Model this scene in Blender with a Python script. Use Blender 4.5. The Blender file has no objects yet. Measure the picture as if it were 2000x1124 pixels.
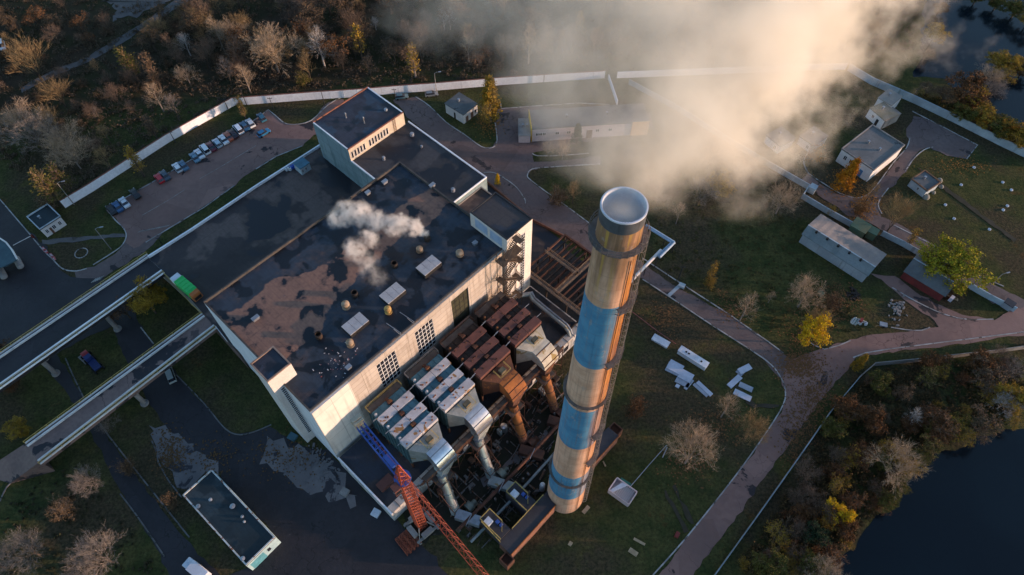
import bpy, bmesh, math, random
from mathutils import Vector, Matrix
# ------------------------------------------------------------------ camera
SC = bpy.context.scene
COL = SC.collection
H = 150.0
F = 1370.0
PITCH = math.radians(56.5)
cam_d = bpy.data.cameras.new("camera")
cam = bpy.data.objects.new("camera", cam_d)
COL.objects.link(cam)
cam.location = (0, 0, H)
cam.rotation_euler = (math.radians(90 - 56.5), 0, 0)
cam_d.sensor_width = 36.0
cam_d.lens = 36.0 * F / 2000.0
cam_d.clip_start = 0.5
cam_d.clip_end = 5000
SC.camera = cam
# ------------------------------------------------------------------ world, sun, exposure
SUN_EL = math.radians(6.5)
SUN_DIR = Vector((0.998 * math.cos(SUN_EL), -0.06 * math.cos(SUN_EL), math.sin(SUN_EL))).normalized()
wd = bpy.data.worlds.new("World")
SC.world = wd
wd.use_nodes = True
wn = wd.node_tree
sky = wn.nodes.new("ShaderNodeTexSky")
sky.sky_type = 'NISHITA'
sky.sun_disc = False
sky.sun_elevation = SUN_EL
sky.sun_rotation = math.atan2(SUN_DIR.x, SUN_DIR.y)
sky.air_density = 1.0
sky.dust_density = 0.6
sky.ozone_density = 2.2
wn.nodes["Background"].inputs[1].default_value = 0.15
wn.links.new(sky.outputs[0], wn.nodes["Background"].inputs[0])
sl = bpy.data.lights.new("sun", 'SUN')
sl.energy = 2.2
sl.angle = math.radians(0.6)
sl.color = (1.0, 0.65, 0.45)
so = bpy.data.objects.new("sun", sl)
COL.objects.link(so)
so.rotation_euler = (-SUN_DIR).to_track_quat('-Z', 'Y').to_euler()
so.location = (200, 0, 200)
SC.view_settings.view_transform = 'Standard'
SC.view_settings.look = 'None'
SC.view_settings.exposure = 1.55
SC.view_settings.gamma = 1.0
SC.cycles.use_denoising = True
SC.cycles.max_bounces = 6
SC.cycles.diffuse_bounces = 3
SC.cycles.glossy_bounces = 2
SC.cycles.volume_bounces = 2
SC.cycles.volume_step_rate = 1.0
SC.cycles.volume_max_steps = 256

# ------------------------------------------------------------------ frames
def P(px, py, z=0.0):
    """point at height z seen at photo pixel (px, py)"""
    x = (px - 1000) / F
    y = -(py - 562) / F
    d = Vector((x, math.cos(PITCH) + y * math.sin(PITCH), -math.sin(PITCH) + y * math.cos(PITCH)))
    t = (z - H) / d.z
    return Vector((0, 0, H)) + d * t
A0 = math.radians(46.7)
O0 = P(608, 808, 26.5)
UX = Vector((math.cos(A0), math.sin(A0), 0))
VX = Vector((-math.sin(A0), math.cos(A0), 0))
def W(u, v, z=0.0):
    """works frame: u along the front of the plant, v towards its back"""
    p = Vector((O0.x, O0.y, 0)) + UX * u + VX * v
    p.z = z
    return p
ZU = Vector((0, 0, 1))

# ------------------------------------------------------------------ objects
def tag(o, label=None, cat=None, group=None, kind=None):
    if label: o['label'] = label
    if cat: o['category'] = cat
    if group: o['group'] = group
    if kind: o['kind'] = kind
    return o
def thing(name, label, cat, loc, group=None, rz=0.0):
    o = bpy.data.objects.new(name, None)
    COL.objects.link(o)
    o.empty_display_size = 0.3
    o.location = loc
    o.rotation_euler = (0, 0, rz)
    return tag(o, label, cat, group)
class MB:
    """collects geometry; build() links it as ONE mesh object"""
    def __init__(s, frame=None):
        s.v = []; s.f = []; s.fr = frame
    def add(s, vs, fs):
        k = len(s.v)
        s.v += [Vector(p) for p in vs]
        s.f += [[i + k for i in f] for f in fs]
        return s
    def box(s, x0, x1, y0, y1, z0, z1):
        return s.add([(x0,y0,z0),(x1,y0,z0),(x1,y1,z0),(x0,y1,z0),(x0,y0,z1),(x1,y0,z1),(x1,y1,z1),(x0,y1,z1)],
                     [(3,2,1,0),(4,5,6,7),(0,1,5,4),(1,2,6,5),(2,3,7,6),(3,0,4,7)])
    def obox(s, c, d, L, w, h):
        """box centred on c (bottom), long axis d"""
        d = Vector(d); d.z = 0; d.normalize(); n = Vector((-d.y, d.x, 0)); c = Vector(c)
        p = [c + d*a*L/2 + n*b*w/2 for a, b in ((-1,-1),(1,-1),(1,1),(-1,1))]
        return s.add(p + [q + ZU*h for q in p], [(3,2,1,0),(4,5,6,7),(0,1,5,4),(1,2,6,5),(2,3,7,6),(3,0,4,7)])
    def prism(s, pts, z0, z1):
        pts = [Vector((p[0], p[1], 0)) for p in pts]
        a = sum(pts[i].x*pts[(i+1) % len(pts)].y - pts[(i+1) % len(pts)].x*pts[i].y for i in range(len(pts)))
        if a < 0: pts.reverse()
        n = len(pts)
        vs = [Vector((p.x, p.y, z0)) for p in pts] + [Vector((p.x, p.y, z1)) for p in pts]
        return s.add(vs, [list(range(n))[::-1], list(range(n, 2*n))] + [(i, (i+1) % n, n + (i+1) % n, n + i) for i in range(n)])
    def sheet(s, pts, z):
        pts = [Vector((p[0], p[1], z)) for p in pts]
        a = sum(pts[i].x*pts[(i+1) % len(pts)].y - pts[(i+1) % len(pts)].x*pts[i].y for i in range(len(pts)))
        if a < 0: pts.reverse()
        return s.add(pts, [list(range(len(pts)))])
    def cyl(s, p0, p1, r0, r1=None, n=12, caps=True):
        p0 = Vector(p0); p1 = Vector(p1); r1 = r0 if r1 is None else r1
        d = (p1 - p0)
        if d.length < 1e-6: return s
        d.normalize()
        a = d.orthogonal().normalized(); b = d.cross(a)
        c = [(math.cos(2*math.pi*i/n), math.sin(2*math.pi*i/n)) for i in range(n)]
        vs = [p0 + (a*x + b*y)*r0 for x, y in c] + [p1 + (a*x + b*y)*r1 for x, y in c]
        fs = [(i, (i+1) % n, n + (i+1) % n, n + i) for i in range(n)]
        if caps: fs += [list(range(n))[::-1], list(range(n, 2*n))]
        return s.add(vs, fs)
    def tube(s, pts, r, n=6):
        for a, b in zip(pts[:-1], pts[1:]): s.cyl(a, b, r, r, n)
        return s
    def bar(s, a, b, w):
        return s.cyl(a, b, w*0.7071, w*0.7071, 4)
    def rail(s, pts, h=1.1, w=0.07, post=2.0, mid=True):
        """hand rail along a line"""
        pts = [Vector(p) for p in pts]
        for a, b in zip(pts[:-1], pts[1:]):
            s.bar(a + ZU*h, b + ZU*h, w)
            if mid: s.bar(a + ZU*h*.5, b + ZU*h*.5, w*.8)
            k = max(1, int((b-a).length/post))
            for i in range(k+1): s.bar(a.lerp(b, i/k), a.lerp(b, i/k) + ZU*h, w)
        return s
    def wall(s, pts, z0, z1, t):
        """thin upright wall along a line"""
        pts = [Vector((p[0], p[1], 0)) for p in pts]
        n = len(pts); L = []; R = []
        for i, p in enumerate(pts):
            d = Vector((0,0,0))
            if i > 0: d += (p - pts[i-1]).normalized()
            if i < n-1: d += (pts[i+1] - p).normalized()
            d.normalize(); m = Vector((-d.y, d.x, 0))
            L.append(p + m*t/2); R.append(p - m*t/2)
        vs = []
        for i in range(n):
            vs += [L[i] + ZU*z0, R[i] + ZU*z0, R[i] + ZU*z1, L[i] + ZU*z1]
        fs = [(0,3,2,1), (4*n-4, 4*n-3, 4*n-2, 4*n-1)]
        for i in range(n-1):
            a = 4*i; b = a + 4
            for j in range(4): fs.append((a+j, a+(j+1) % 4, b+(j+1) % 4, b+j))
        return s.add(vs, fs)
    def dome(s, c, r, h, n=12, m=4):
        c = Vector(c); vs = []; fs = []
        for j in range(m):
            t = j/m*math.pi/2
            for i in range(n):
                a = 2*math.pi*i/n
                vs.append(c + Vector((r*math.cos(t)*math.cos(a), r*math.cos(t)*math.sin(a), h*math.sin(t))))
        vs.append(c + ZU*h)
        for j in range(m-1):
            for i in range(n): fs.append((j*n+i, j*n+(i+1) % n, (j+1)*n+(i+1) % n, (j+1)*n+i))
        for i in range(n): fs.append(((m-1)*n+i, (m-1)*n+(i+1) % n, m*n))
        return s.add(vs, fs)
    def lathe(s, c, prof, n=24):
        c = Vector(c); k = len(prof); vs = []; fs = []
        for r, z in prof:
            for i in range(n):
                a = 2*math.pi*i/n
                vs.append(c + Vector((r*math.cos(a), r*math.sin(a), z)))
        for j in range(k-1):
            for i in range(n): fs.append((j*n+i, j*n+(i+1) % n, (j+1)*n+(i+1) % n, (j+1)*n+i))
        return s.add(vs, fs)
    def build(s, name, m, parent=None, local=False, smooth=False, bevel=0.0):
        me = bpy.data.meshes.new(name)
        vs = s.v if s.fr is None else [s.fr(p.x, p.y, p.z) for p in s.v]
        me.from_pydata([tuple(p) for p in vs], [], s.f)
        me.materials.append(m)
        me.update()
        if smooth: me.polygons.foreach_set('use_smooth', [True]*len(me.polygons))
        o = bpy.data.objects.new(name, me)
        COL.objects.link(o)
        if parent is not None:
            o.parent = parent
            if not local:
                if parent.type == 'EMPTY':
                    o.matrix_parent_inverse = Matrix.Translation(parent.location).inverted()
        if smooth:
            md = None
            try:
                me.shade_smooth()
                me.set_sharp_from_angle(angle=math.radians(38))
            except Exception: pass
        if bevel:
            b = o.modifiers.new("bevel", 'BEVEL'); b.width = bevel; b.segments = 1
        return o
def struct(name, mb, m, label=None):
    o = mb.build(name, m)
    o['kind'] = 'structure'
    return o
def copy_tree(o, parent=None):
    c = o.copy(); COL.objects.link(c)
    if parent is not None: c.parent = parent
    for ch in list(o.children): copy_tree(ch, c)
    return c

# ------------------------------------------------------------------ materials
class NT:
    def __init__(s, m):
        m.use_nodes = True; s.t = m.node_tree; s.n = s.t.nodes
        s.b = s.n.get("Principled BSDF")
    def new(s, kind, **k):
        n = s.n.new(kind)
        for a, v in k.items(): setattr(n, a, v)
        return n
    def put(s, sock, v):
        if hasattr(v, 'is_linked') or hasattr(v, 'links'): s.t.links.new(v, sock)
        elif isinstance(v, (tuple, list, Vector)):
            v = tuple(v)
            if len(v) == 3 and len(sock.default_value) == 4: v = v + (1,)
            sock.default_value = v
        else: sock.default_value = v
    def math(s, op, a, b=None, c=None, clamp=False):
        n = s.new("ShaderNodeMath", operation=op, use_clamp=clamp)
        s.put(n.inputs[0], a)
        if b is not None: s.put(n.inputs[1], b)
        if c is not None: s.put(n.inputs[2], c)
        return n.outputs[0]
    def vm(s, op, a, b=None, scale=None):
        n = s.new("ShaderNodeVectorMath", operation=op)
        s.put(n.inputs[0], a)
        if b is not None: s.put(n.inputs[1], b)
        if scale is not None: s.put(n.inputs[3], scale)
        return n.outputs['Value'] if op in ('DOT_PRODUCT', 'LENGTH', 'DISTANCE') else n.outputs[0]
    def noise(s, vec, scale, detail=4, rough=0.55, dist=0.0):
        n = s.new("ShaderNodeTexNoise")
        s.put(n.inputs['Vector'], vec); n.inputs['Scale'].default_value = scale
        n.inputs['Detail'].default_value = detail; n.inputs['Roughness'].default_value = rough
        n.inputs['Distortion'].default_value = dist
        return n.outputs[0]
    def step(s, v, a, b):
        n = s.new("ShaderNodeMapRange", interpolation_type='SMOOTHSTEP')
        s.put(n.inputs[0], v); n.inputs[1].default_value = a; n.inputs[2].default_value = b
        return n.outputs[0]
    def mix(s, f, a, b):
        n = s.new("ShaderNodeMix", data_type='RGBA')
        s.put(n.inputs[0], f); s.put(n.inputs[6], a); s.put(n.inputs[7], b)
        return n.outputs[2]
    def pos(s):
        return s.new("ShaderNodeNewGeometry").outputs['Position']
    def obj(s):
        return s.new("ShaderNodeTexCoord").outputs['Object']
MATS = {}
def mat(name, c1, c2=None, scale=0.6, rough=0.85, metal=0.0, spots=None, bump=0.0, bscale=None, lo=.35, hi=.65, streak=None, spec=0.3, detail=6, crack=0.0):
    """procedural paint / metal / stone: two tones mixed by noise, optional blotches (colour, scale, threshold) and rain streaks"""
    if name in MATS: return MATS[name]
    m = bpy.data.materials.new(name); t = NT(m); p = t.pos()
    c2 = c2 or tuple(x*.75 for x in c1)
    col = t.mix(t.step(t.noise(p, scale, detail), lo, hi), c1, c2)
    fine = t.noise(p, scale*9, 3)
    col = t.mix(t.math('MULTIPLY', t.step(fine, .3, .75), .35), col, tuple(x*.55 for x in c1))
    if streak:
        vec = t.vm('MULTIPLY', p, (1, 1, .08))
        col = t.mix(t.math('MULTIPLY', t.step(t.noise(vec, streak[1], 4), streak[2], streak[2]+.12), streak[3] if len(streak) > 3 else .8), col, streak[0])
    if spots:
        col = t.mix(t.step(t.noise(p, spots[1], 5, .6, .4), spots[2], spots[2]+.03), col, spots[0])
    if crack:
        vo = t.new("ShaderNodeTexVoronoi", feature='DISTANCE_TO_EDGE'); vo.inputs['Scale'].default_value = .16
        wn_ = t.new("ShaderNodeTexNoise"); t.put(wn_.inputs['Vector'], p); wn_.inputs['Scale'].default_value = .5; wn_.inputs['Detail'].default_value = 4
        t.put(vo.inputs['Vector'], t.vm('ADD', p, t.vm('SCALE', wn_.outputs[1], scale=3.0)))
        line = t.math('MULTIPLY', t.step(vo.outputs[0], .014, .004), t.step(t.noise(p, .06, 2), .45, .55))
        col = t.mix(t.math('MULTIPLY', line, crack), col, tuple(x*.35 for x in c1))
        vp = t.new("ShaderNodeTexVoronoi"); vp.inputs['Scale'].default_value = .11; t.put(vp.inputs['Vector'], t.vm('ADD', p, (31, 7, 0)))
        pt = t.new("ShaderNodeSeparateColor"); t.put(pt.inputs[0], vp.outputs['Color'])
        col = t.mix(t.math('MULTIPLY', t.step(pt.outputs[0], .80, .82), .5*crack), col, tuple(x*.6 for x in c1))
        col = t.mix(t.math('MULTIPLY', t.step(pt.outputs[1], .82, .84), .4*crack), col, tuple(x*1.35 for x in c1))
    t.put(t.b.inputs['Base Color'], col)
    t.b.inputs['Roughness'].default_value = rough
    t.b.inputs['Metallic'].default_value = metal
    t.b.inputs['Specular IOR Level'].default_value = spec
    if bump:
        bn = t.new("ShaderNodeBump"); bn.inputs['Strength'].default_value = bump; bn.inputs['Distance'].default_value = .3
        t.put(bn.inputs['Height'], t.noise(p, bscale or scale*6, 6, .65))
        t.t.links.new(bn.outputs[0], t.b.inputs['Normal'])
    MATS[name] = m
    return m
def mat_roof(name, wet, dry, patch, sc=.12, band=None, seed=0.0, thr=.54):
    """flat tar roof: dry felt, wet film, dark puddles with crisp edges; optional brown dry band across the works frame"""
    m = bpy.data.materials.new(name); t = NT(m); p = t.vm('ADD', t.pos(), (seed, seed*.7, 0))
    n1 = t.noise(p, sc, 5, .52, .3)
    n2 = t.noise(t.vm('ADD', p, (41, 13, 0)), sc*1.3, 5, .5, .25)
    col = t.mix(t.step(n2, .46, .60), wet, tuple(x*.72 for x in wet))
    if band:
        v = t.vm('DOT_PRODUCT', t.vm('SUBTRACT', t.pos(), (O0.x, O0.y, 0)), VX)
        wob = t.math('MULTIPLY', t.math('SUBTRACT', t.noise(p, .16, 4), .5), 7)
        d = t.math('ABSOLUTE', t.math('SUBTRACT', t.math('ADD', v, wob), band[0]))
        u = t.vm('DOT_PRODUCT', t.vm('SUBTRACT', t.pos(), (O0.x, O0.y, 0)), UX)
        wid = t.math('ADD', band[1], t.math('MULTIPLY', t.step(u, 24, 10), band[2]))
        col = t.mix(t.step(t.math('SUBTRACT', d, wid), .25, -.25), col, dry)
    else:
        col = t.mix(t.step(t.noise(t.vm('ADD', p, (7, 77, 0)), sc*.8, 4), .53, .57), col, dry)
    if band: n1 = t.math('SUBTRACT', n1, t.math('MULTIPLY', t.step(t.math('SUBTRACT', d, wid), .3, -.3), .05))
    pud = t.step(n1, thr, thr + .012)
    halo = t.math('MULTIPLY', t.step(n1, thr - .055, thr), .5)
    col = t.mix(halo, col, tuple(x*.45 for x in wet))
    stain = t.step(t.noise(t.vm('MULTIPLY', t.vm('ADD', p, (17, 3, 0)), (1, 1, 1)), .28, 6, .7), .48, .70)
    col = t.mix(t.math('MULTIPLY', stain, .45), col, tuple(x*.5 + .012 for x in dry))
    col = t.mix(pud, col, patch)
    fine = t.noise(p, 1.7, 5, .7)
    col = t.mix(t.math('MULTIPLY', t.step(fine, .35, .7), .3), col, tuple(x*.5 for x in wet))
    wide = t.step(t.noise(t.vm('ADD', p, (3, 9, 0)), .5, 3), .68, .72)
    col = t.mix(t.math('MULTIPLY', wide, .4), col, tuple(x*1.5 for x in wet))
    uu = t.vm('DOT_PRODUCT', t.pos(), UX); vv = t.vm('DOT_PRODUCT', t.pos(), VX)
    seam = t.math('LESS_THAN', t.math('ABSOLUTE', t.math('SUBTRACT', t.math('FRACT', t.math('ADD', t.math('MULTIPLY', uu, .8), t.math('MULTIPLY', t.noise(p, .4, 2), .15))), .5)), .035)
    lap = t.math('LESS_THAN', t.math('ABSOLUTE', t.math('SUBTRACT', t.math('FRACT', t.math('MULTIPLY', vv, .11)), .5)), .008)
    col = t.mix(t.math('MULTIPLY', t.math('MAXIMUM', seam, lap), .28), col, tuple(x*.35 for x in wet))
    t.put(t.b.inputs['Base Color'], col)
    t.put(t.b.inputs['Roughness'], t.math('SUBTRACT', .75, t.math('MULTIPLY', pud, .35)))
    t.b.inputs['Specular IOR Level'].default_value = .35
    return m
def mat_leaf(name, c1, c2, c3=None):
    """foliage: colour differs leaf clump by leaf clump and tree by tree"""
    m = bpy.data.materials.new(name); t = NT(m)
    g = t.new("ShaderNodeNewGeometry"); r = g.outputs['Random Per Island']
    oi = t.new("ShaderNodeObjectInfo").outputs['Random']
    col = t.mix(r, c1, c2)
    n = t.noise(t.obj(), 6.0, 3)
    col = t.mix(t.math('MULTIPLY', t.step(n, .42, .62), .6), col, c3 or tuple(x*.5 for x in c2))
    col = t.mix(t.math('MULTIPLY', oi, .35), col, tuple(x*.6 for x in c1))
    t.put(t.b.inputs['Base Color'], col)
    t.b.inputs['Roughness'].default_value = .9
    t.b.inputs['Specular IOR Level'].default_value = .1
    try: t.b.inputs['Subsurface Weight'].default_value = 0
    except Exception: pass
    return m
def glass(name, c):
    m = bpy.data.materials.new(name); t = NT(m)
    t.put(t.b.inputs['Base Color'], t.mix(t.step(t.noise(t.pos(), 1.3, 2), .45, .6), c, tuple(x*1.8 for x in c)))
    t.b.inputs['Roughness'].default_value = .15
    return m
def paint(name, c, rough=.4, spec=.5):
    m = bpy.data.materials.new(name); t = NT(m)
    t.put(t.b.inputs['Base Color'], t.mix(t.math('MULTIPLY', t.step(t.noise(t.obj(), 1.5, 5), .5, .75), .45), c, tuple(x*.5 for x in c)))
    t.b.inputs['Roughness'].default_value = rough
    t.b.inputs['Specular IOR Level'].default_value = spec
    return m
def mat_panels(name, c1, c2, uw, vh, grime, seam):
    """precast wall panels: joints, tone from panel to panel, grime running down"""
    m = bpy.data.materials.new(name); t = NT(m)
    p = t.vm('SUBTRACT', t.pos(), (O0.x, O0.y, 0))
    u = t.math('ADD', t.vm('DOT_PRODUCT', p, UX), t.vm('DOT_PRODUCT', p, VX))
    sp = t.new("ShaderNodeSeparateXYZ"); t.put(sp.inputs[0], p)
    cb = t.new("ShaderNodeCombineXYZ"); t.put(cb.inputs[0], u); t.put(cb.inputs[1], sp.outputs[2])
    br = t.new("ShaderNodeTexBrick"); t.put(br.inputs['Vector'], cb.outputs[0])
    br.offset = 0.0
    t.put(br.inputs['Color1'], c1); t.put(br.inputs['Color2'], c2); t.put(br.inputs['Mortar'], seam)
    br.inputs['Scale'].default_value = 1.0; br.inputs['Mortar Size'].default_value = .035
    br.inputs['Brick Width'].default_value = uw; br.inputs['Row Height'].default_value = vh
    col = br.outputs[0]
    vec = t.vm('MULTIPLY', t.pos(), (1, 1, .07))
    col = t.mix(t.math('MULTIPLY', t.step(t.noise(vec, 1.1, 5), .5, .7), .55), col, grime)
    col = t.mix(t.math('MULTIPLY', t.step(t.noise(t.pos(), .35, 5), .45, .7), .35), col, grime)
    t.put(t.b.inputs['Base Color'], col); t.b.inputs['Roughness'].default_value = .85
    t.b.inputs['Specular IOR Level'].default_value = .2
    return m
# ------------------------------------------------------------------ shared materials
M = {}
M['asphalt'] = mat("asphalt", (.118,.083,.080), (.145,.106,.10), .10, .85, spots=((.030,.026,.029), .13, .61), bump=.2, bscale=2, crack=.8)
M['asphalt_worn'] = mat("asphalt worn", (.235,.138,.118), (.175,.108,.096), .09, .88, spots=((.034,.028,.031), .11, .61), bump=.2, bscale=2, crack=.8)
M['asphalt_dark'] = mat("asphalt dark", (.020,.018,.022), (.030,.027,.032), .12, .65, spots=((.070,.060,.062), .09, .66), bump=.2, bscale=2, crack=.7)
M['path'] = mat("trodden path", (.125,.115,.115), (.10,.088,.085), .25, .95, spots=((.06,.05,.045), .2, .62))
M['screed'] = mat("grey concrete screed", (.175,.158,.160), (.125,.112,.116), .12, .9, spots=((.035,.033,.04), .16, .58))
M['kerb'] = mat("whitewashed kerb", (.42,.40,.39), (.20,.185,.18), .35, .9, spots=((.085,.075,.065), .45, .58))
M['line'] = mat("worn road paint", (.34,.33,.31), (.18,.16,.15), .6, .9)
M['white'] = mat("white render", (.62,.60,.60), (.52,.50,.51), .25, .85, streak=((.30,.28,.28), .9, .60, .5))
M['white2'] = mat("white sheet", (.60,.63,.70), (.46,.48,.55), .5, .7, spots=((.25,.24,.25), .6, .66))
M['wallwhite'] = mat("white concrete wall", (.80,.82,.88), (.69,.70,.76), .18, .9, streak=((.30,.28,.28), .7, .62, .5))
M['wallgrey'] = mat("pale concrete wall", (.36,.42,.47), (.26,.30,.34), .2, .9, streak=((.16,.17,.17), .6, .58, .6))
M['wallthin'] = mat("fence slab", (.30,.36,.42), (.20,.24,.26), .3, .9)
M['concrete'] = mat("weathered concrete", (.27,.25,.24), (.19,.175,.17), .3, .9, streak=((.10,.09,.085), .8, .6, .6), bump=.1)
M['tan'] = mat("tan plaster", (.55,.48,.42), (.46,.40,.36), .3, .9)
M['rust'] = mat("rusty steel", (.115,.048,.030), (.065,.030,.022), .45, .85, spots=((.20,.085,.03), .5, .62), bump=.15)
M['rust_bright'] = mat("orange rust", (.30,.105,.03), (.16,.06,.025), .4, .85, streak=((.06,.03,.02), .9, .55, .7))
M['rust_roof'] = mat("oxide red sheet", (.14,.058,.048), (.095,.042,.038), .3, .8, spots=((.05,.03,.025), .35, .62))
M['rust_dark'] = mat("sooty steel", (.040,.028,.023), (.025,.020,.019), .4, .85, spots=((.10,.045,.02), .5, .63))
M['steel'] = mat("galvanised steel", (.34,.36,.40), (.24,.25,.28), .6, .45, .5, spots=((.16,.10,.05), .5, .70))
M['silver'] = mat("aluminium lagging", (.74,.75,.78), (.60,.62,.66), .9, .30, .9, spots=((.25,.18,.10), .4, .74), bump=.1, bscale=1.2)
M['silver_dull'] = mat("dull lagging", (.30,.32,.32), (.21,.23,.23), .5, .55, .25, spots=((.19,.14,.07), .45, .64))
M['esp_roof'] = mat("pale housing lid", (.46,.46,.50), (.34,.33,.36), .5, .75, spots=((.24,.13,.055), .42, .60))
M['teal'] = mat("teal housing sheet", (.052,.115,.145), (.034,.078,.098), .5, .6, spots=((.10,.09,.07), .4, .66))
M['yellow_rail'] = paint("yellow rail paint", (.36,.27,.08), .7)
M['crane_orange'] = paint("orange crane paint", (.27,.048,.02), .7)
M['crane_blue'] = paint("blue crane paint", (.02,.07,.30), .5)
M['dark'] = mat("dark opening", (.012,.012,.014), (.02,.02,.022), .6, .7)
M['glass'] = glass("dark glazing", (.014,.016,.024))
M['frame'] = paint("white window bars", (.60,.60,.62), .6)
M['wood'] = mat("sawn timber", (.40,.30,.19), (.28,.21,.13), 1.2, .85)
M['grey_roof'] = mat("grey felt roof", (.125,.13,.135), (.09,.095,.10), .22, .9, spots=((.055,.058,.06), .25, .63))
M['corr'] = mat("corrugated asbestos roof", (.245,.215,.205), (.18,.165,.165), .25, .9, streak=((.12,.115,.12), .5, .6, .5))  # warm sunlight painted into the colour of the barn's far slope
M['corr_blue'] = mat("mossy corrugated roof", (.185,.225,.245), (.13,.165,.18), .3, .9)  # same roof, with cool shade painted into the near slope's colour
M['green_roof'] = mat("green painted shed roof", (.055,.115,.085), (.11,.12,.07), .3, .85)
M['red_wall'] = mat("dark red boards", (.20,.035,.032), (.13,.028,.026), .5, .8)
M['brick'] = mat("red brick edge", (.24,.095,.065), (.15,.07,.055), .9, .9)
M['yellow_wall'] = mat("yellow gable paint", (.62,.43,.03), (.50,.34,.03), .5, .8)
M['pink_wall'] = mat("pinkish wash", (.50,.44,.46), (.42,.36,.39), .25, .9)
M['rubber'] = mat("tyre rubber", (.014,.014,.015), None, 2, .9)
M['metal_dark'] = mat("dark pole steel", (.05,.05,.055), None, 1, .6, .4)
M['chim_inner'] = mat("chimney lining", (.56,.58,.62), (.46,.48,.52), .3, .9)
M['roof_main'] = mat_roof("main roof felt", (.030,.043,.064), (.235,.125,.090), (.008,.009,.013), .19, (22.0, 3.4, 5.2), 3.0, .53)  # wet tone holds the blue of the reflected sky in its colour
M['roof_b'] = mat_roof("side roof felt", (.026,.036,.056), (.050,.044,.047), (.010,.012,.017), .12, None, 40., .57)
M['roof_c'] = mat_roof("rear roof felt", (.040,.043,.062), (.032,.055,.088), (.013,.014,.021), .13, None, 75., .57)
M['roof_d'] = mat_roof("annexe roof felt", (.042,.042,.050), (.052,.050,.056), (.012,.012,.017), .10, None, 120., .58)
M['roof_e'] = mat_roof("store roof felt", (.012,.026,.036), (.030,.046,.056), (.010,.020,.028), .09, None, 160., .62)
M['terrace'] = mat_roof("terrace asphalt", (.046,.036,.037), (.115,.082,.074), (.014,.013,.018), .06, None, 200., .55)
M['deck'] = mat("bridge deck asphalt", (.150,.100,.092), (.195,.130,.115), .16, .85, spots=((.026,.024,.029), .14, .53), crack=.8)

# ------------------------------------------------------------------ ground
def mat_ground():
    m = bpy.data.materials.new("grass and soil"); t = NT(m); p = t.pos()
    a = t.noise(p, .035, 6, .6); b = t.noise(p, .22, 6, .65); c = t.noise(p, 1.6, 5, .7)
    g = t.mix(t.step(b, .38, .62), (.042,.053,.019), (.078,.074,.028))
    soil = t.mix(t.step(c, .35, .65), (.080,.058,.034), (.052,.042,.028))
    col = t.mix(t.step(a, .44, .58), g, soil)
    yel = t.step(t.noise(t.vm('ADD', p, (90, 5, 0)), .11, 5, .6), .58, .70)
    col = t.mix(t.math('MULTIPLY', yel, .6), col, (.095,.082,.026))
    leaf = t.step(t.noise(t.vm('ADD', p, (9, 55, 0)), .13, 6, .7), .60, .70)
    col = t.mix(t.math('MULTIPLY', leaf, .65), col, (.115,.055,.022))
    col = t.mix(t.math('MULTIPLY', t.step(c, .40, .66), .6), col, (.016,.020,.009))
    tuft = t.noise(p, .75, 6, .75)
    col = t.mix(t.math('MULTIPLY', t.step(tuft, .54, .68), .5), col, (.115,.105,.045))
    far = t.new("ShaderNodeSeparateXYZ"); t.put(far.inputs[0], p)
    # the wood beyond the north wall stands on brown leaf litter
    wood = t.step(t.math('SUBTRACT', far.outputs[1], t.math('MULTIPLY', far.outputs[0], .17)), 182, 192)
    lit = t.mix(t.step(t.noise(p, .06, 5), .42, .6), (.048,.034,.026), (.030,.030,.017))
    col = t.mix(t.math('MULTIPLY', wood, .7), col, lit)
    t.put(t.b.inputs['Base Color'], col); t.b.inputs['Roughness'].default_value = 1
    t.b.inputs['Specular IOR Level'].default_value = 0.05
    bn = t.new("ShaderNodeBump"); bn.inputs['Strength'].default_value = .8; bn.inputs['Distance'].default_value = .5
    t.put(bn.inputs['Height'], t.noise(p, 1.3, 6, .7)); t.t.links.new(bn.outputs[0], t.b.inputs['Normal'])
    return m
M['ground'] = mat_ground()
struct("ground", MB().add([(-1500,-1500,0),(1500,-1500,0),(1500,1500,0),(-1500,1500,0)], [(0,1,2,3)]), M['ground'])
def px(pts, z=0.0): return [P(a, b, z) for a, b in pts]
def smooth_line(pts, n=4, closed=False):
    """Catmull-Rom through the points"""
    pts = [Vector(p) for p in pts]; k = len(pts); out = []
    if k < 3: return pts
    for i in range(k if closed else k-1):
        if closed: a, b, c, d = (pts[(i+j) % k] for j in (-1, 0, 1, 2))
        else: a = pts[max(i-1, 0)]; b = pts[i]; c = pts[i+1]; d = pts[min(i+2, k-1)]
        for j in range(n):
            s = j/n
            out.append(.5*((2*b) + (c-a)*s + (2*a-5*b+4*c-d)*s*s + (3*b-a-3*c+d)*s**3))
    if not closed: out.append(pts[-1])
    return out
def rough_edge(pts, amp=.25, step=1.2, seed=1):
    """break a straight edge up a little, as worn asphalt does"""
    r = random.Random(seed); out = []; k = len(pts)
    for i in range(k):
        a = Vector(pts[i]); b = Vector(pts[(i+1) % k]); n = max(1, int((b-a).length/step))
        for j in range(n):
            q = a.lerp(b, j/n); q += Vector((r.uniform(-amp, amp), r.uniform(-amp, amp), 0)); out.append(q)
    return out
RZ = [0.02]
def road(name, pts, m, sm=0, rough=.35):
    q = px(pts)
    if sm: q = smooth_line(q, sm, True)
    q = rough_edge(q, rough, 1.5, len(pts))
    RZ[0] += .006
    return struct(name, MB().sheet(q, RZ[0]), m)
road("car_park", [(209,409),(240,390),(330,338),(450,268),(500,233),(524,216),(536,226),(552,240),(575,244),(610,236),(640,200),(668,195),(700,230),(640,258),(612,264),(590,286),(540,306),(500,331),(476,346),(458,362),(400,403),(330,447),(285,474),(262,486),(244,474),(247,456),(240,447),(225,430)], M['asphalt_worn'])
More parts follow.
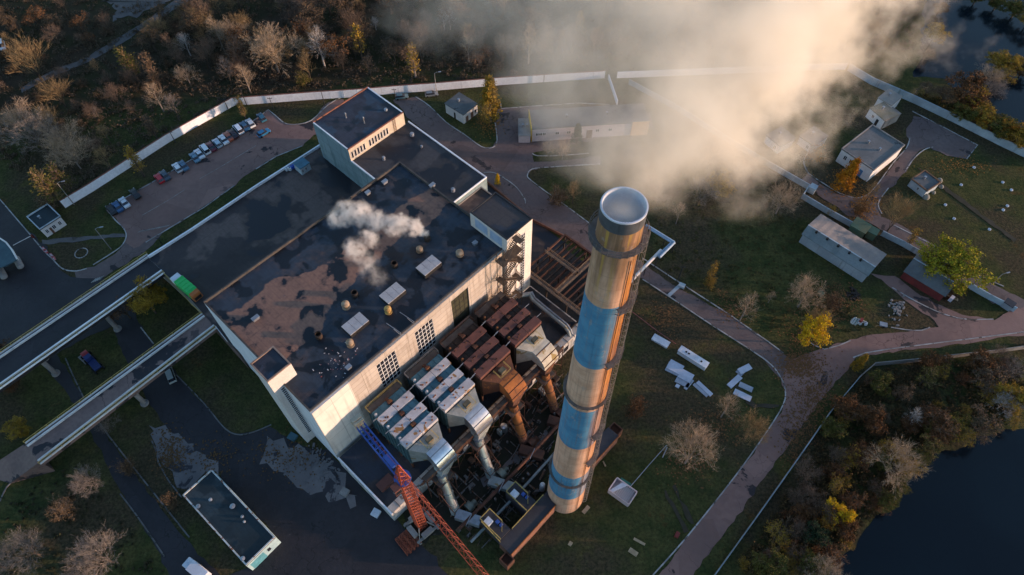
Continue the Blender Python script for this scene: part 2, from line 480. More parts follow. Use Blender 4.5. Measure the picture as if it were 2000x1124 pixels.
road("approach_road", [(262,486),(325,450),(300,480),(262,505),(240,520),(205,540),(170,548),(150,545),(145,530),(182,522),(225,497),(244,474)], M['asphalt'])
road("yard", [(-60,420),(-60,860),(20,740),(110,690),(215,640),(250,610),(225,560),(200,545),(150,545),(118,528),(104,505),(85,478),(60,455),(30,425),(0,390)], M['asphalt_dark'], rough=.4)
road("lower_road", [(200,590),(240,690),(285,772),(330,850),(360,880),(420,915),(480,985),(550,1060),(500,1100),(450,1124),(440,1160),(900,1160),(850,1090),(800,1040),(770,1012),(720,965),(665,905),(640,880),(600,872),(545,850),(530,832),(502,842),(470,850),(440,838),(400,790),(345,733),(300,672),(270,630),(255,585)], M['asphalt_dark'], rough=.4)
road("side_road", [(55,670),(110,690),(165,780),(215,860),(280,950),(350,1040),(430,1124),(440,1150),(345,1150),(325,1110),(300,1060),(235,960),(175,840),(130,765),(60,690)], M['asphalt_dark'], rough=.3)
road("concrete_apron", [(290,830),(330,838),(372,868),(436,925),(416,918),(360,962),(345,935),(318,908),(308,890),(302,865)], M['screed'], rough=.9)
road("yard_rubble", [(520,850),(560,868),(600,880),(640,905),(690,965),(700,990),(660,975),(600,960),(560,930),(515,900)], M['screed'], rough=1.2)
road("works_road", [(768,195),(815,190),(838,207),(872,240),(908,264),(940,287),(962,288),(970,275),(968,250),(972,215),(978,212),(1040,208),(1270,222),(1275,250),(1040,300),(1045,318),(1170,306),(1172,322),(1060,328),(1036,334),(1031,345),(1036,353),(1060,374),(1110,408),(1150,438),(1200,468),(1260,520),(1340,572),(1420,612),(1500,668),(1545,702),(1530,746),(1490,700),(1400,642),(1310,582),(1255,546),(1200,520),(1130,480),(1040,432),(945,352),(800,235)], M['asphalt'])
road("shore_road", [(1282,1130),(1345,1045),(1440,925),(1500,845),(1530,795),(1533,765),(1526,742),(1540,702),(1590,688),(1660,664),(1705,654),(1770,648),(1832,640),(1826,625),(1790,606),(1765,585),(1730,556),(1700,533),(1745,540),(1800,578),(1835,597),(1880,615),(1940,624),(1985,600),(2040,560),(2040,648),(1870,674),(1720,690),(1672,698),(1640,738),(1590,800),(1500,925),(1425,1030),(1350,1130)], M['asphalt_worn'])
road("pump_house_road", [(1578,338),(1592,352),(1610,365),(1645,382),(1672,386),(1695,381),(1715,360),(1748,318),(1770,290),(1776,275),(1768,258),(1785,226),(1820,236),(1870,262),(1908,284),(1888,311),(1850,304),(1812,288),(1795,295),(1770,335),(1742,365),(1722,385),(1715,402),(1722,424),(1760,440),(1820,476),(1890,530),(1945,558),(2010,592),(1990,602),(1940,592),(1880,556),(1800,500),(1740,462),(1688,430),(1655,420),(1608,388),(1580,366),(1565,350)], M['asphalt'])
road("dirt_track", [(40,172),(90,145),(170,112),(228,76),(290,38),(355,-8),(385,-8),(295,48),(232,90),(172,122),(92,156),(44,182)], M['path'], rough=.3)
road("garden_path", [(80,470),(130,466),(245,456),(246,463),(130,474),(84,478)], M['path'])
road("service_yard", [(785,1000),(880,915),(1000,800),(1075,740),(1100,745),(1085,850),(1065,950),(1000,1000),(940,1040),(900,1030),(820,1065),(795,1040)], mat("oily soil", (.030,.026,.020), (.022,.024,.014), .3, .95, spots=((.06,.05,.04), .35, .64)), rough=.8)
road("flue_path", [(940,940),(985,905),(1030,870),(1070,842),(1075,855),(1030,885),(985,922),(948,955)], M['screed'], rough=.5)
road("pale_clearing", [(200,0),(250,-8),(340,-8),(330,3),(270,30),(215,42),(225,15)], M['path'], rough=1.5)
M['mud'] = mat("wheel ruts", (.050,.040,.028), (.032,.030,.018), .4, .9)
for pts in ([(1296,960),(1302,958),(1325,1000),(1345,1040),(1338,1042),(1316,1004)], [(1312,952),(1317,950),(1338,990),(1356,1022),(1350,1025)], [(1420,740),(1426,738),(1475,790),(1520,790),(1518,797),(1470,798)], [(1790,330),(1796,328),(1880,390),(1985,470),(1982,474),(1876,396)]):
    road("wheel_rut", pts, M['mud'], rough=.4)
# water
def mat_water():
    m = bpy.data.materials.new("still water"); t = NT(m)
    t.put(t.b.inputs['Base Color'], t.mix(t.step(t.noise(t.pos(), .02, 3), .4, .6), (.002,.005,.009), (.003,.008,.013)))
    t.b.inputs['Roughness'].default_value = .15
    t.b.inputs['Specular IOR Level'].default_value = .22
    bn = t.new("ShaderNodeBump"); bn.inputs['Strength'].default_value = .12; bn.inputs['Distance'].default_value = .1
    t.put(bn.inputs['Height'], t.noise(t.pos(), 1.2, 4)); t.t.links.new(bn.outputs[0], t.b.inputs['Normal'])
    return m
M['water'] = mat_water()
def water(pts, z):
    q = rough_edge(px(pts), .8, 2.0, 5)
    return struct("water", MB().sheet(q, z), M['water'])
water([(1808,-30),(1803,30),(1800,110),(1785,150),(1835,150),(1880,185),(1935,205),(1965,240),(2000,285),(2060,320),(2060,-30)], .02)
water([(1610,1140),(1650,1080),(1690,1035),(1745,985),(1760,960),(1800,910),(1860,878),(1905,860),(1965,838),(2040,820),(2300,900),(2200,1300),(1500,1300)], .02)
# kerbs
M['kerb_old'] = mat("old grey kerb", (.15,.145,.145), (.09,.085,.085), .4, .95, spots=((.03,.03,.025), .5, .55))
def kerb(pts, sm=3, w=.28, h=.14):
    q = px(pts)
    if sm: q = smooth_line(q, sm)
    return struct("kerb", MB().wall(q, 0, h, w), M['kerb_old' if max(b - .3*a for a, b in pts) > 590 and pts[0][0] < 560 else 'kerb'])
kerb([(209,409),(240,390),(330,338),(450,268),(500,233),(524,215)], 0)
kerb([(524,215),(540,228),(556,241),(575,244),(608,236),(640,206),(668,190)])
kerb([(209,409),(225,430),(242,447),(247,462),(240,478),(225,491),(182,518)])
kerb([(285,474),(330,447),(400,405),(458,363)], 0)
kerb([(500,331),(540,306),(590,286)], 0)
kerb([(115,520),(128,528),(150,530),(170,525)])
kerb([(0,390),(30,425),(60,460),(85,490),(104,508),(115,520)], 0)
kerb([(812,190),(838,207),(872,240),(908,264),(940,287),(962,289),(971,275),(967,240)])
kerb([(978,203),(979,213),(1040,208),(1130,202),(1190,205)], 0)
kerb([(1172,321),(1060,328),(1036,333),(1030,344),(1036,352),(1062,372)])
kerb([(1062,372),(1110,406),(1150,436),(1165,452)], 0)
kerb([(1040,300),(1050,305),(1100,304),(1150,300)], 2)
kerb([(1255,505),(1320,548),(1420,612),(1500,668),(1530,690)], 0)
kerb([(1255,546),(1310,582),(1400,642),(1490,700),(1520,730),(1533,760),(1530,790),(1500,840),(1440,925),(1345,1045),(1275,1124)])
kerb([(945,338),(965,338),(990,352),(1010,368),(1025,390),(1026,398)])
kerb([(1576,665),(1610,683),(1661,666)], 2)
kerb([(1740,640),(1772,645),(1800,646),(1816,640)], 2)
kerb([(1742,562),(1790,590),(1840,613),(1885,624),(1940,624)])
kerb([(1666,699),(1690,690),(1740,682),(1850,668),(2010,648)], 0)
kerb([(1578,338),(1570,320),(1572,308),(1580,297)])
kerb([(1570,322),(1580,340),(1610,360),(1640,378),(1668,387),(1690,383),(1708,368),(1745,318),(1770,290),(1777,270)])
kerb([(1768,335),(1785,310),(1805,293),(1822,288)])
kerb([(1722,418),(1715,402),(1720,388),(1735,368)])
kerb([(1745,440),(1820,478),(1890,530),(1960,560)], 0)
kerb([(1782,218),(1840,248),(1909,284),(1888,311)], 0)
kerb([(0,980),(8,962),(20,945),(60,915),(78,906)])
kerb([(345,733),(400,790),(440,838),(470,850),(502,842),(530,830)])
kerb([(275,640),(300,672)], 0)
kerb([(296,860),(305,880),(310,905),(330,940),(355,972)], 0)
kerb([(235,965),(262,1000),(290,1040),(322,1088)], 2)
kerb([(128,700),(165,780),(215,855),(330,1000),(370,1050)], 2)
for q in ([(270,380+75),(320,429),(420,371),(470,340)],):
    struct("road_marking", MB().wall(px([(278,421),(330,391),(361,371)]), .05, .058, .14), M['line'])
    struct("road_marking", MB().wall(px([(390,350),(425,330),(470,303),(500,285)]), .05, .058, .14), M['line'])
mk = MB()
for i in range(22):
    a = P(272 + i*2.7, 453 - i*.55, 0)
    mk.obox((a.x, a.y, .058), W(1,0)-W(0,0), .9, .12, .006)
struct("road_marking", mk, M['line'])
# crossing stripes by the hidden slope
mk = MB()
for i in range(5):
    a = P(183 + i*4, 549 - i*1.5, 0)
    mk.obox((a.x, a.y, .075), (.6, 1, 0), 1.6, .25, .006)
struct("road_marking", mk, M['line'])
# ring of stones on the lawn
ring = MB()
c = P(159, 495)
for i in range(16):
    a = 2*math.pi*i/16
    ring.obox((c.x + 1.6*math.cos(a), c.y + 1.6*math.sin(a), 0), (-math.sin(a), math.cos(a), 0), .5, .22, .18)
tag(ring.build("flower_bed_edging", M['kerb']), "ring of whitewashed stones on the lawn beside the garden path", "flower bed")

# ------------------------------------------------------------------ perimeter walls
def panel_wall(name, pts, h, m, label, cat="wall", t=.25, pitch=4.0, cap=None):
    q = px(pts)
    th = thing(name, label, cat, q[0])
    MB().wall(q, 0, h, t).build("panel", m, th)
    posts = MB()
    for a, b in zip(q[:-1], q[1:]):
        k = max(1, int((b-a).length/pitch))
        for i in range(k+1):
            c = a.lerp(b, i/k); posts.obox((c.x, c.y, 0), b-a, .16, t+.05, h+.02)
    posts.build("post", m, th)
    if cap: MB().wall(q, h+.002, h+.12, t+.12).build("coping", cap, th)
    return th
panel_wall("boundary_wall", [(128,406),(180,375),(330,278),(458,206),(486,204),(540,200),(620,194),(700,189),(780,182),(850,177),(980,166),(1100,158),(1180,153)], 2.9, M['wallwhite'], "long white concrete wall between the brown wood and the car park lawn", cap=M['brick'])
panel_wall("boundary_wall", [(1205,153),(1300,149),(1400,145),(1500,141),(1590,137),(1650,136)], 2.4, M['wallwhite'], "white wall running through the smoke towards the lake")
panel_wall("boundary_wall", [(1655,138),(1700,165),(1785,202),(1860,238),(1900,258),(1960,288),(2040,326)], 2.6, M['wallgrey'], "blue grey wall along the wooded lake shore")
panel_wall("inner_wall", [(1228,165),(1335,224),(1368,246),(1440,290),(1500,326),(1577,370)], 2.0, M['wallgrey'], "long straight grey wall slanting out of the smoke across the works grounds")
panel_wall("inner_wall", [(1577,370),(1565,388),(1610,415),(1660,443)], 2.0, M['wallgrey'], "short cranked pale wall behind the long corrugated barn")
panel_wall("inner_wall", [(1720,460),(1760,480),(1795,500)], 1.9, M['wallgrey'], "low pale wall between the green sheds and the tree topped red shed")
panel_wall("inner_wall", [(1890,562),(1930,585),(1978,609)], 1.9, mat("pale blue wall", (.42,.52,.58), (.33,.41,.47), .3, .8), "pale blue wall with a lean-to bin by the far right bend of the road")
panel_wall("shore_fence", [(1395,1124),(1470,1020),(1560,893),(1620,807),(1678,738)], 1.7, M['wallthin'], "thin pale fence between the shore road verge and the dark bank", t=.16)
panel_wall("shore_fence", [(1678,738),(1705,715),(1780,708),(1868,698),(1940,690),(2040,676)], 1.7, M['concrete'], "grey concrete fence below the lit grass strip on the right", t=.18)
panel_wall("enclosure_wall", [(1188,155),(1196,178),(1205,205)], 1.8, M['wallwhite'], "short white wall standing across the lawn under the smoke")
# ------------------------------------------------------------------ power plant hall
M['panels'] = mat_panels("precast panels", (.45,.40,.365), (.37,.325,.295), 6.0, 1.75, (.22,.18,.15), (.11,.095,.085))
M['white_panel'] = mat_panels("white painted panels", (.66,.62,.58), (.60,.56,.53), 4.4, 12.0, (.42,.38,.36), (.25,.23,.22))
M['side_panel'] = mat_panels("white side wall", (.62,.63,.68), (.54,.55,.60), 12., 30.0, (.40,.40,.43), (.30,.30,.33))
M['teal_wall'] = mat_panels("teal stained wall", (.20,.26,.29), (.15,.21,.24), 6.0, 3.2, (.055,.10,.105), (.07,.09,.10))
hall = thing("power_plant_hall", "huge power plant hall with dark patchy flat roof, sunlit front and two stair towers", "power plant", W(27, 18, 0))
core = MB(W)
core.box(0, 54.5, .5, 36.2, 0, 26.2)
core.build("wall", M['side_panel'], hall)
# front slab with real openings
def slab_with_openings(mb, u0, u1, v0, v1, z0, z1, ops):
    ops = sorted(ops); x = u0
    for a, b, c, d in ops:
        mb.box(x, a, v0, v1, z0, z1); mb.box(a, b, v0, v1, z0, c); mb.box(a, b, v0, v1, d, z1); x = b
    mb.box(x, u1, v0, v1, z0, z1)
OPS = [(15.5, 20.4, 13.6, 24.0), (25.9, 30.8, 13.6, 24.0), (36.3, 41.4, 12.6, 24.2)]
fr = MB(W); slab_with_openings(fr, 9.0, 54.5, 0, .497, 0, 26.3, OPS); fr.build("front_wall", M['panels'], hall)
MB(W).box(0.0, 8.997, -.04, .497, 0, 26.3).build("front_wall", M['white_panel'], hall)
for k, (a, b, c, d) in enumerate(OPS):
    if k < 2:
        g = MB(W).box(a, b, .16, .44, c, d).build("window", M['glass'], hall)
        bars = MB(W)
        for i in range(6): bars.box(a + (b-a)*i/5 - .06, a + (b-a)*i/5 + .06, .06, .157, c, d)
        for j in range(8): bars.box(a, b, .03, .057, c + (d-c)*j/7 - .09, c + (d-c)*j/7 + .09)
        bars.build("window_frame", M['frame'], g)
    else:
        g = MB(W).box(a, b, .30, .44, c, d).build("window", mat("boarded bay", (.045,.045,.026), (.03,.03,.02), .5, .8), hall)
        bars = MB(W)
        for i in range(5): bars.box(a + (b-a)*i/4 - .04, a + (b-a)*i/4 + .04, .25, .297, c, d)
        for j in range(7): bars.box(a, b, .22, .247, c + (d-c)*j/6 - .04, c + (d-c)*j/6 + .04)
        bars.build("window_frame", M['metal_dark'], g)
MB(W).box(.35, 54.15, .75, 35.85, 26.2, 26.24).build("roof", M['roof_main'], hall)
pp = MB(W)
pp.box(0, 54.5, .5, .85, 26.303, 26.62); pp.box(0, 54.5, 35.85, 36.2, 26.203, 26.9)
pp.box(0, .35, .853, 35.847, 26.203, 26.62); pp.box(54.15, 54.5, 10.6, 35.847, 26.203, 26.9)
pp.build("parapet", mat("parapet felt", (.085,.075,.07), (.05,.048,.05), .5, .9, spots=((.16,.10,.07), .5, .62)), hall)
# rooftop skylights, drums and vents
for (u, v) in ((38.2, 8.5), (28.2, 8.8), (18.1, 8.7)):
    s = MB(W).box(u-2.4, u+2.4, v-1.5, v+1.5, 26.243, 27.35).build("skylight", M['dark'], hall)
    lids = MB(W)
    for i in range(3):
        for j in range(2):
            lids.box(u-2.4+i*1.61, u-2.4+i*1.61+1.55, v-1.5+j*1.51, v-1.5+j*1.51+1.47, 27.353, 27.5)
    lids.build("skylight_lid", mat("grey skylight sheet", (.42,.41,.43), (.34,.33,.35), .4, .6), s)
def vent(u, v, r, h, m, name="roof_vent", top=.55):
    mb = MB(); c = W(u, v, 26.243)
    mb.lathe(c, [(r*.6, 0), (r*.6, h*.5), (r, h*.55), (r, h*.8), (r*.5, h), (0, h+.02)], 14)
    mb.cyl(c, c + ZU*.12, r*1.05, r*1.05, 12)
    return mb.build(name, m, hall, smooth=True)
M['drum_yel'] = mat("yellow rusty cowl", (.46,.33,.10), (.30,.16,.06), .9, .7)
M['cowl'] = mat("pale spotted cowl", (.36,.27,.19), (.22,.13,.07), .9, .7)
for (u, v, r, h, m) in ((19.7,13.8,.85,1.7,'cowl'),(24.9,6.5,.75,1.8,'drum_yel'),(14.6,6.2,.8,1.5,'cowl'),(45.3,6.3,.85,1.2,'cowl'),(40.0,13.4,.75,1.2,'cowl')):
    vent(u, v, r, h, M[m])
for (u, v) in ((22.8,14.7),(11.4,12.2),(33.5,14.3),(43.2,14.4)):
    c = W(u, v, 26.243); mb = MB()
    mb.lathe(c, [(.72, 0), (.72, 1.3), (.55, 1.3), (.55, .4)], 16)
    mb.cyl(c, c + ZU*.35, .54, .54, 12)
    mb.build("exhaust_stub", M['rust_dark'], hall, smooth=True)
for (u, v, l) in ((10.5,2.0,1.0),(4.4,24.6,1.4),(49.1,5.5,.9),(54.0,24.7,1.3),(47.2,33.6,1.2),(42.4,33.9,1.0)):
    mb = MB(W); mb.box(u, u+l, v, v+.7, 26.243, 26.95); mb.box(u-.12, u+l+.12, v-.12, v+.82, 26.953, 27.03)
    mb.build("roof_hatch", M['steel'], hall)
for (u, v) in ((22.9, -.2), (26.5, -.2)):
    mb = MB(); a = W(u, .3, 26.62)
    mb.tube([a, a + ZU*1.0, W(u-.6, 3.8, 28.1)], .07, 5); mb.bar(a, W(u-.4, 1.9, 27.7), .06)
    mb.build("davit_arm", M['steel'], hall)
# left stair tower with penthouse
tw = MB(W); tw.box(-2.2, -.003, 8.7, 14.3, 0, 26.197)
tw.box(-2.2, 3.2, 8.7, 14.3, 26.247, 30.7)
tw = tw.build("stair_tower", mat("tower render", (.60,.56,.54), (.54,.505,.49), .3, .85, streak=((.40,.36,.34), .9, .6, .5)), hall)
MB(W).box(-1.9, 2.9, 9.0, 14.0, 30.703, 30.74).build("tower_roof", M['roof_c'], tw)
q = MB(W); q.box(-2.2, 3.2, 8.7, 8.99, 30.703, 31.0); q.box(-2.2, 3.2, 14.01, 14.3, 30.703, 31.0); q.box(-2.2, -1.91, 8.993, 14.007, 30.703, 31.0); q.box(2.91, 3.2, 8.993, 14.007, 30.703, 31.0)
q.build("tower_parapet", mat("rust stained coping", (.30,.22,.18), (.20,.13,.10), .6, .9), tw)
MB(W).box(-.85, -.12, 8.66, 8.697, 3.5, 25.9).build("strip_window", M['glass'], tw)
q = MB(W)
for i in range(30): q.box(-.93, -.04, 8.58, 8.657, 3.5 + i*.772, 3.62 + i*.772)
q.box(-.97, -.86, 8.57, 8.69, 3.4, 26.0); q.box(-.11, -.02, 8.57, 8.69, 3.4, 26.0)
q.build("strip_window_bars", M['frame'], tw)
# right stair tower
tr = MB(W); tr.box(54.503, 60.8, -.9, 10.3, 0, 30.7); tr.box(52.7, 54.5, -.9, -.043, 0, 30.7); tr.box(52.7, 54.5, -.04, 10.3, 26.31, 30.7)
tr = tr.build("stair_tower", mat("bright tower render", (.66,.61,.57), (.60,.55,.52), .25, .85, streak=((.44,.39,.36), .8, .62, .5)), hall)
MB(W).box(53.0, 60.5, -.6, 10.0, 30.703, 30.74).build("tower_roof", M['roof_b'], tr)
q = MB(W); q.box(52.7, 60.8, -.9, -.61, 30.703, 31.0); q.box(52.7, 60.8, 10.01, 10.3, 30.703, 31.0); q.box(52.7, 52.99, -.607, 10.007, 30.703, 31.0); q.box(60.51, 60.8, -.607, 10.007, 30.703, 31.0)
q.build("tower_parapet", M['metal_dark'], tr)
MB(W).box(57.2, 58.3, -.94, -.903, 6.5, 28.4).build("strip_window", M['glass'], tr)
q = MB(W)
for i in range(23): q.box(57.1, 58.4, -1.02, -.943, 6.5 + i*.99, 6.64 + i*.99)
for x in (57.1, 57.72, 58.32): q.box(x, x+.09, -1.03, -.944, 6.4, 28.5)
q.build("strip_window_bars", M['frame'], tr)
q = MB(W); q.box(52.663, 52.697, .6, 4.2, 27.2, 30.0); q.box(52.663, 52.697, 5.0, 8.8, 27.2, 30.0)
q.build("clerestory_window", mat("pale glazing", (.36,.46,.62), (.28,.37,.52), .5, .3), tr)
# zig-zag outside stair at the right tower
st = MB(); z = 5.0; k = 0
while z < 27.5:
    u0, u1 = (50.4, 54.2) if k % 2 == 0 else (54.2, 50.4)
    a = W(u0, -2.0, z); b = W(u1, -2.0, z + 3.6)
    for off in (-.5, .5):
        st.bar(a + VX*off, b + VX*off, .16); st.bar(a + VX*off + ZU, b + VX*off + ZU, .10)
    for i in range(13): st.obox(a.lerp(b, (i+.5)/13), VX, 1.0, .28, .05)
    st.obox(b + UX*(.6 if k % 2 == 0 else -.6), VX, 2.6, 1.4, .09)
    e = b + UX*(1.2 if k % 2 == 0 else -1.2)
    st.rail([e - VX*1.2, e + VX*1.2], 1.1, .10, 1.2)
    z += 3.6; k += 1
for u in (49.3, 55.4):
    for v in (-3.0, -1.1): st.bar(W(u, v, 0), W(u, v, 29.5), .16)
    st.bar(W(u, -3.0, 12), W(u, -1.1, 18), .1); st.bar(W(u, -3.0, 24), W(u, -1.1, 18), .1)
st.obox(W(52.3, -2.0, 26.7), UX, 6.4, 2.2, .1)
st.build("outside_stair", mat("brown stair steel", (.12,.085,.06), (.07,.05,.04), .6, .8), hall)
# ladder at back
# ------------------------------------------------------------------ rear and side blocks
rear = thing("turbine_annexe", "dark flat roofed annexe with a higher block at its back, joined behind the hall", "building", W(61, 45, 0))
MB(W).box(51.3, 71.4, 36.203, 53.5, 0, 16.7).add([(54.503,24.0,0),(71.4,24.0,0),(71.4,36.2,0),(54.503,36.2,0),(54.503,24.0,16.7),(71.4,24.0,16.7),(71.4,36.2,16.7),(54.503,36.2,16.7)],
    [(3,2,1,0),(4,5,6,7),(0,1,5,4),(1,2,6,5),(2,3,7,6),(3,0,4,7)]).build("wall", M['teal_wall'], rear)
q = MB(W); q.add([(51.6,36.5,16.73),(71.1,36.5,16.73),(71.1,53.45,16.73),(51.6,53.45,16.73)], [(0,1,2,3)]); q.add([(54.8,24.3,16.735),(71.1,24.3,16.735),(71.1,36.497,16.735),(54.8,36.497,16.735)], [(0,1,2,3)])
q.build("roof", M['roof_d'], rear)
q = MB(W); q.box(71.1, 71.4, 24.0, 53.5, 16.703, 17.1); q.box(51.3, 51.6, 36.21, 53.5, 16.703, 17.1); q.box(54.6, 71.09, 24.0, 24.25, 16.703, 17.1)
q.build("parapet", M['wallwhite'], rear)
hb = MB(W).box(51.3, 70.1, 53.503, 68.0, 0, 20.8).build("high_block", M['teal_wall'], rear)
MB(W).box(51.6, 69.8, 53.8, 67.7, 20.803, 20.83).build("block_roof", M['roof_c'], hb)
q = MB(W); q.box(51.3, 70.1, 53.503, 53.79, 20.803, 21.05); q.box(51.3, 70.1, 67.71, 68.0, 20.803, 21.2); 
q.build("block_parapet", M['brick'], hb)
q = MB(W); q.box(51.3, 51.59, 53.793, 67.707, 20.803, 21.05); q.box(69.81, 70.1, 53.793, 67.707, 20.803, 21.05); q.build("block_parapet", M['wallwhite'], hb)
MB(W).box(51.35, 70.05, 53.44, 53.50, 16.75, 20.8).build("block_front", mat("cream render", (.52,.45,.37), (.44,.38,.31), .4, .85), hb)
for i in range(13):
    u = 51.9 + i*.98
    if i == 5: continue
    w = MB(W).box(u, u+.55, 53.38, 53.437, 17.6, 19.6).build("window", M['glass'], hb)
    f = MB(W); f.box(u-.09, u-.003, 53.36, 53.436, 17.5, 19.7); f.box(u+.553, u+.64, 53.36, 53.436, 17.5, 19.7); f.box(u-.09, u+.64, 53.34, 53.43, 17.4, 17.497)
    f.build("window_frame", M['frame'], w)
q = MB(); 
for i in range(9): q.bar(W(66.2, 53.3, 16.9 + i*.5), W(66.9, 53.3, 16.9 + i*.5), .06)
for u in (66.2, 66.9): q.bar(W(u, 53.3, 16.75), W(u, 53.3, 21.7), .08)
q.build("ladder", M['rust_bright'], hb)
for (u, v, r, h) in ((57.6,47.8,.45,1.1),(54.0,42.2,.45,.8),(55.2,41.4,.55,.8),(54.6,41.0,.35,.7),(68.5,49.0,.6,.9),(67.3,44.0,.35,.6),(62.4,27.0,.55,1.0),(60.5,58.0,.22,2.2),(58.5,63.0,.25,1.8),(67.5,57.5,.5,.6)):
    c = W(u, v, 16.74 if v < 53.5 else 20.84); mb = MB()
    mb.lathe(c, [(r*.7, 0), (r*.7, h*.6), (r, h*.65), (r*.9, h*.9), (0, h)], 12); mb.cyl(c, c+ZU*.06, r, r, 10)
    mb.build("roof_vent", M['steel'], rear, smooth=True)
low = thing("link_block", "small brown roofed block wedged between the annexe and the right stair tower", "building", W(63, 17, 0))
MB(W).box(54.51, 69.2, 10.31, 23.99, 0, 15.0).build("wall", M['concrete'], low)
MB(W).box(54.8, 68.9, 10.6, 23.7, 15.003, 15.03).build("roof", M['terrace'], low)
q = MB(W); q.box(68.91, 69.2, 10.31, 23.99, 15.003, 15.35); q.box(54.8, 68.9, 23.71, 23.99, 15.003, 15.35)
q.build("parapet", M['concrete'], low)
# ------------------------------------------------------------------ low annexe in front
anx = thing("low_annexe", "low dark roofed annexe with white rim wrapped around the foot of the hall front", "building", W(5, -9, 0))
MB(W).box(-.25, 61, -18.4, -.95, 0, 4.3).build("wall", mat("dirty white annexe wall", (.50,.48,.47), (.36,.35,.35), .4, .9, streak=((.15,.14,.13), .8, .52, .7)), anx)
MB(W).box(.1, 60.7, -16.6, -1.0, 4.303, 4.33).build("roof", M['roof_e'] if False else M['roof_b'], anx)
q = MB(W); q.box(-.25, .1, -18.4, -.95, 4.303, 4.75)
q.build("parapet", M['wallwhite'], anx)
q = MB(W); q.box(.103, 61, -18.4, -16.7, 4.303, 4.9)
q = q.build("front_slab", mat("stained concrete slabs", (.50,.45,.41), (.36,.32,.30), .5, .9, spots=((.15,.125,.11), .4, .60)), anx)
q = MB(W)
for i in range(26): q.box(2 + i*2.3, 2.08 + i*2.3, -18.5, -16.65, 4.2, 4.97)
q.box(14, 61, -16.66, -16.4, 4.34, 5.3)
q.build("slab_joint", M['rust_dark'], anx)
q = MB(W); q.box(1.5, 5.0, -13.6, -11.6, 4.333, 5.5); q.build("roof_hut", M['rust_roof'], anx)
q = MB(W)
for i in range(12): q.box(18.5 + i*3.2, 20.2 + i*3.2, -18.45, -18.403, 1.0, 3.2)
q.build("window", M['glass'], anx)
# corridor block sheltering the left corner foot
# ------------------------------------------------------------------ terrace and ramps
TZ = 8.0
ter = thing("loading_terrace", "broad raised dark asphalt terrace behind the hall with a pale parapet", "terrace", W(25, 55, 0))
tp = [P(*p, TZ) for p in ((290,505),(304,496),(375,451),(500,367),(572,321),(630,284))] + [W(51.28,70.5), W(51.28,36.24), W(-.3,36.24)] + [P(*p, TZ) for p in ((392,607),(352,562),(322,534))]
q = MB().prism(tp, .05, TZ); q.build("retaining_wall", M['concrete'], ter)
MB().sheet([Vector(p) for p in rough_edge(tp, .05, 3)], TZ+.012).build("surface", M['terrace'], ter)
MB().wall([P(*p, TZ) for p in ((291,504),(304,496),(375,451),(500,367),(572,321),(628,285))], TZ+.014, TZ+.75, .4).build("parapet", M['wallwhite'], ter)
MB().rail([P(*p, TZ) for p in ((322,537),(336,552),(352,570),(375,597),(392,612))], 1.1, .09).build("railing", M['yellow_rail'], ter)
q = MB()
for i in range(1):
    a = P(310 + i*38, 492 - i*25, TZ); q.bar(a + Vector((-1.0, 1.2, -1)), a + Vector((-1.0, 1.2, 1.6)), .06)
q.build("fence_post", M['metal_dark'], ter)
def ramp(name, label, near0, near1, far0, far1, z0, z1, kerbs):
    """bridge deck between two pixel edge lines; near0-far0 is the hall end"""
    th = thing(name, label, "ramp bridge", (P(*near0, z0)+P(*far1, z1))/2 - ZU*((z0+z1)/2))
    A = P(*near0, z0); B = P(*near1, z1); C = P(*far0, z0); D = P(*far1, z1)
    dz = ZU*.9
    MB().add([A, B, D, C, A-dz, B-dz, D-dz, C-dz], [(0,1,2,3)[::-1], (4,5,6,7), (0,4,5,1), (3,2,6,7), (0,3,7,4), (1,5,6,2)]).build("deck", M['deck'] if kerbs else M['asphalt_dark'], th)
    ax = (B - A).normalized(); n = Vector((-ax.y, ax.x, 0)).normalized()
    if n.dot(C - A) < 0: n = -n
    up = ZU
    # near side: walkway ledge, rail; far side: white guard beam, rail
    for s, (a, b) in ((1, (A, B)), (-1, (C, D))):
        m = n*s
        g = MB()
        for off, w, h in ((.9, .35, .45), (.0, .25, .30)):
            g.add([a+m*off, a+m*(off+w), b+m*(off+w), b+m*off, a+m*off+up*h, a+m*(off+w)+up*h, b+m*(off+w)+up*h, b+m*off+up*h],
                  [(3,2,1,0),(4,5,6,7),(0,1,5,4),(1,2,6,5),(2,3,7,6),(3,0,4,7)] if s == 1 else [(0,1,2,3),(7,6,5,4),(4,5,1,0),(5,6,2,1),(6,7,3,2),(7,4,0,3)])
        g.build("guard_beam", M['white'] if kerbs or s == -1 else M['wallwhite'], th)
        r = MB(); r.rail([a+m*.12, b+m*.12], 1.1, .09, 2.5); r.build("railing", M['yellow_rail'], th)
    # girders and columns
    L = (B-A).length; wd_ = (C-A).length
    gd = MB()
    for f in (.12, .5, .88):
        o = (C-A)*f
        gd.add([A+o-dz*1.003, B+o-dz*1.003, B+o-dz*1.9, A+o-dz*1.9, A+o+n*.4-dz*1.003, B+o+n*.4-dz*1.003, B+o+n*.4-dz*1.9, A+o+n*.4-dz*1.9],
               [(0,1,2,3),(7,6,5,4),(0,4,5,1),(3,2,6,7)])
    gd.build("girder", M['concrete'], th)
    k = max(2, int(L/16))
    for i in range(1, k):
        for f in (.16, .84):
            t = A.lerp(B, i/k) + (C-A)*f
            if t.z < 3: continue
            c = Vector((t.x, t.y, 0)); cm = MB(); cm.cyl(c, c + ZU*(t.z-1.75), .55, .55, 14); cm.cyl(c, c + ZU*.5, 1.0, .9, 14)
            cm.build("column", M['concrete'], th, smooth=True)
    return th
ramp("ramp_bridge", "wide dark upper ramp bridge with pale edge beams running off the left edge", (322,534), (-60,804), (288,497), (-60,732), TZ-.02, TZ-.02, False)
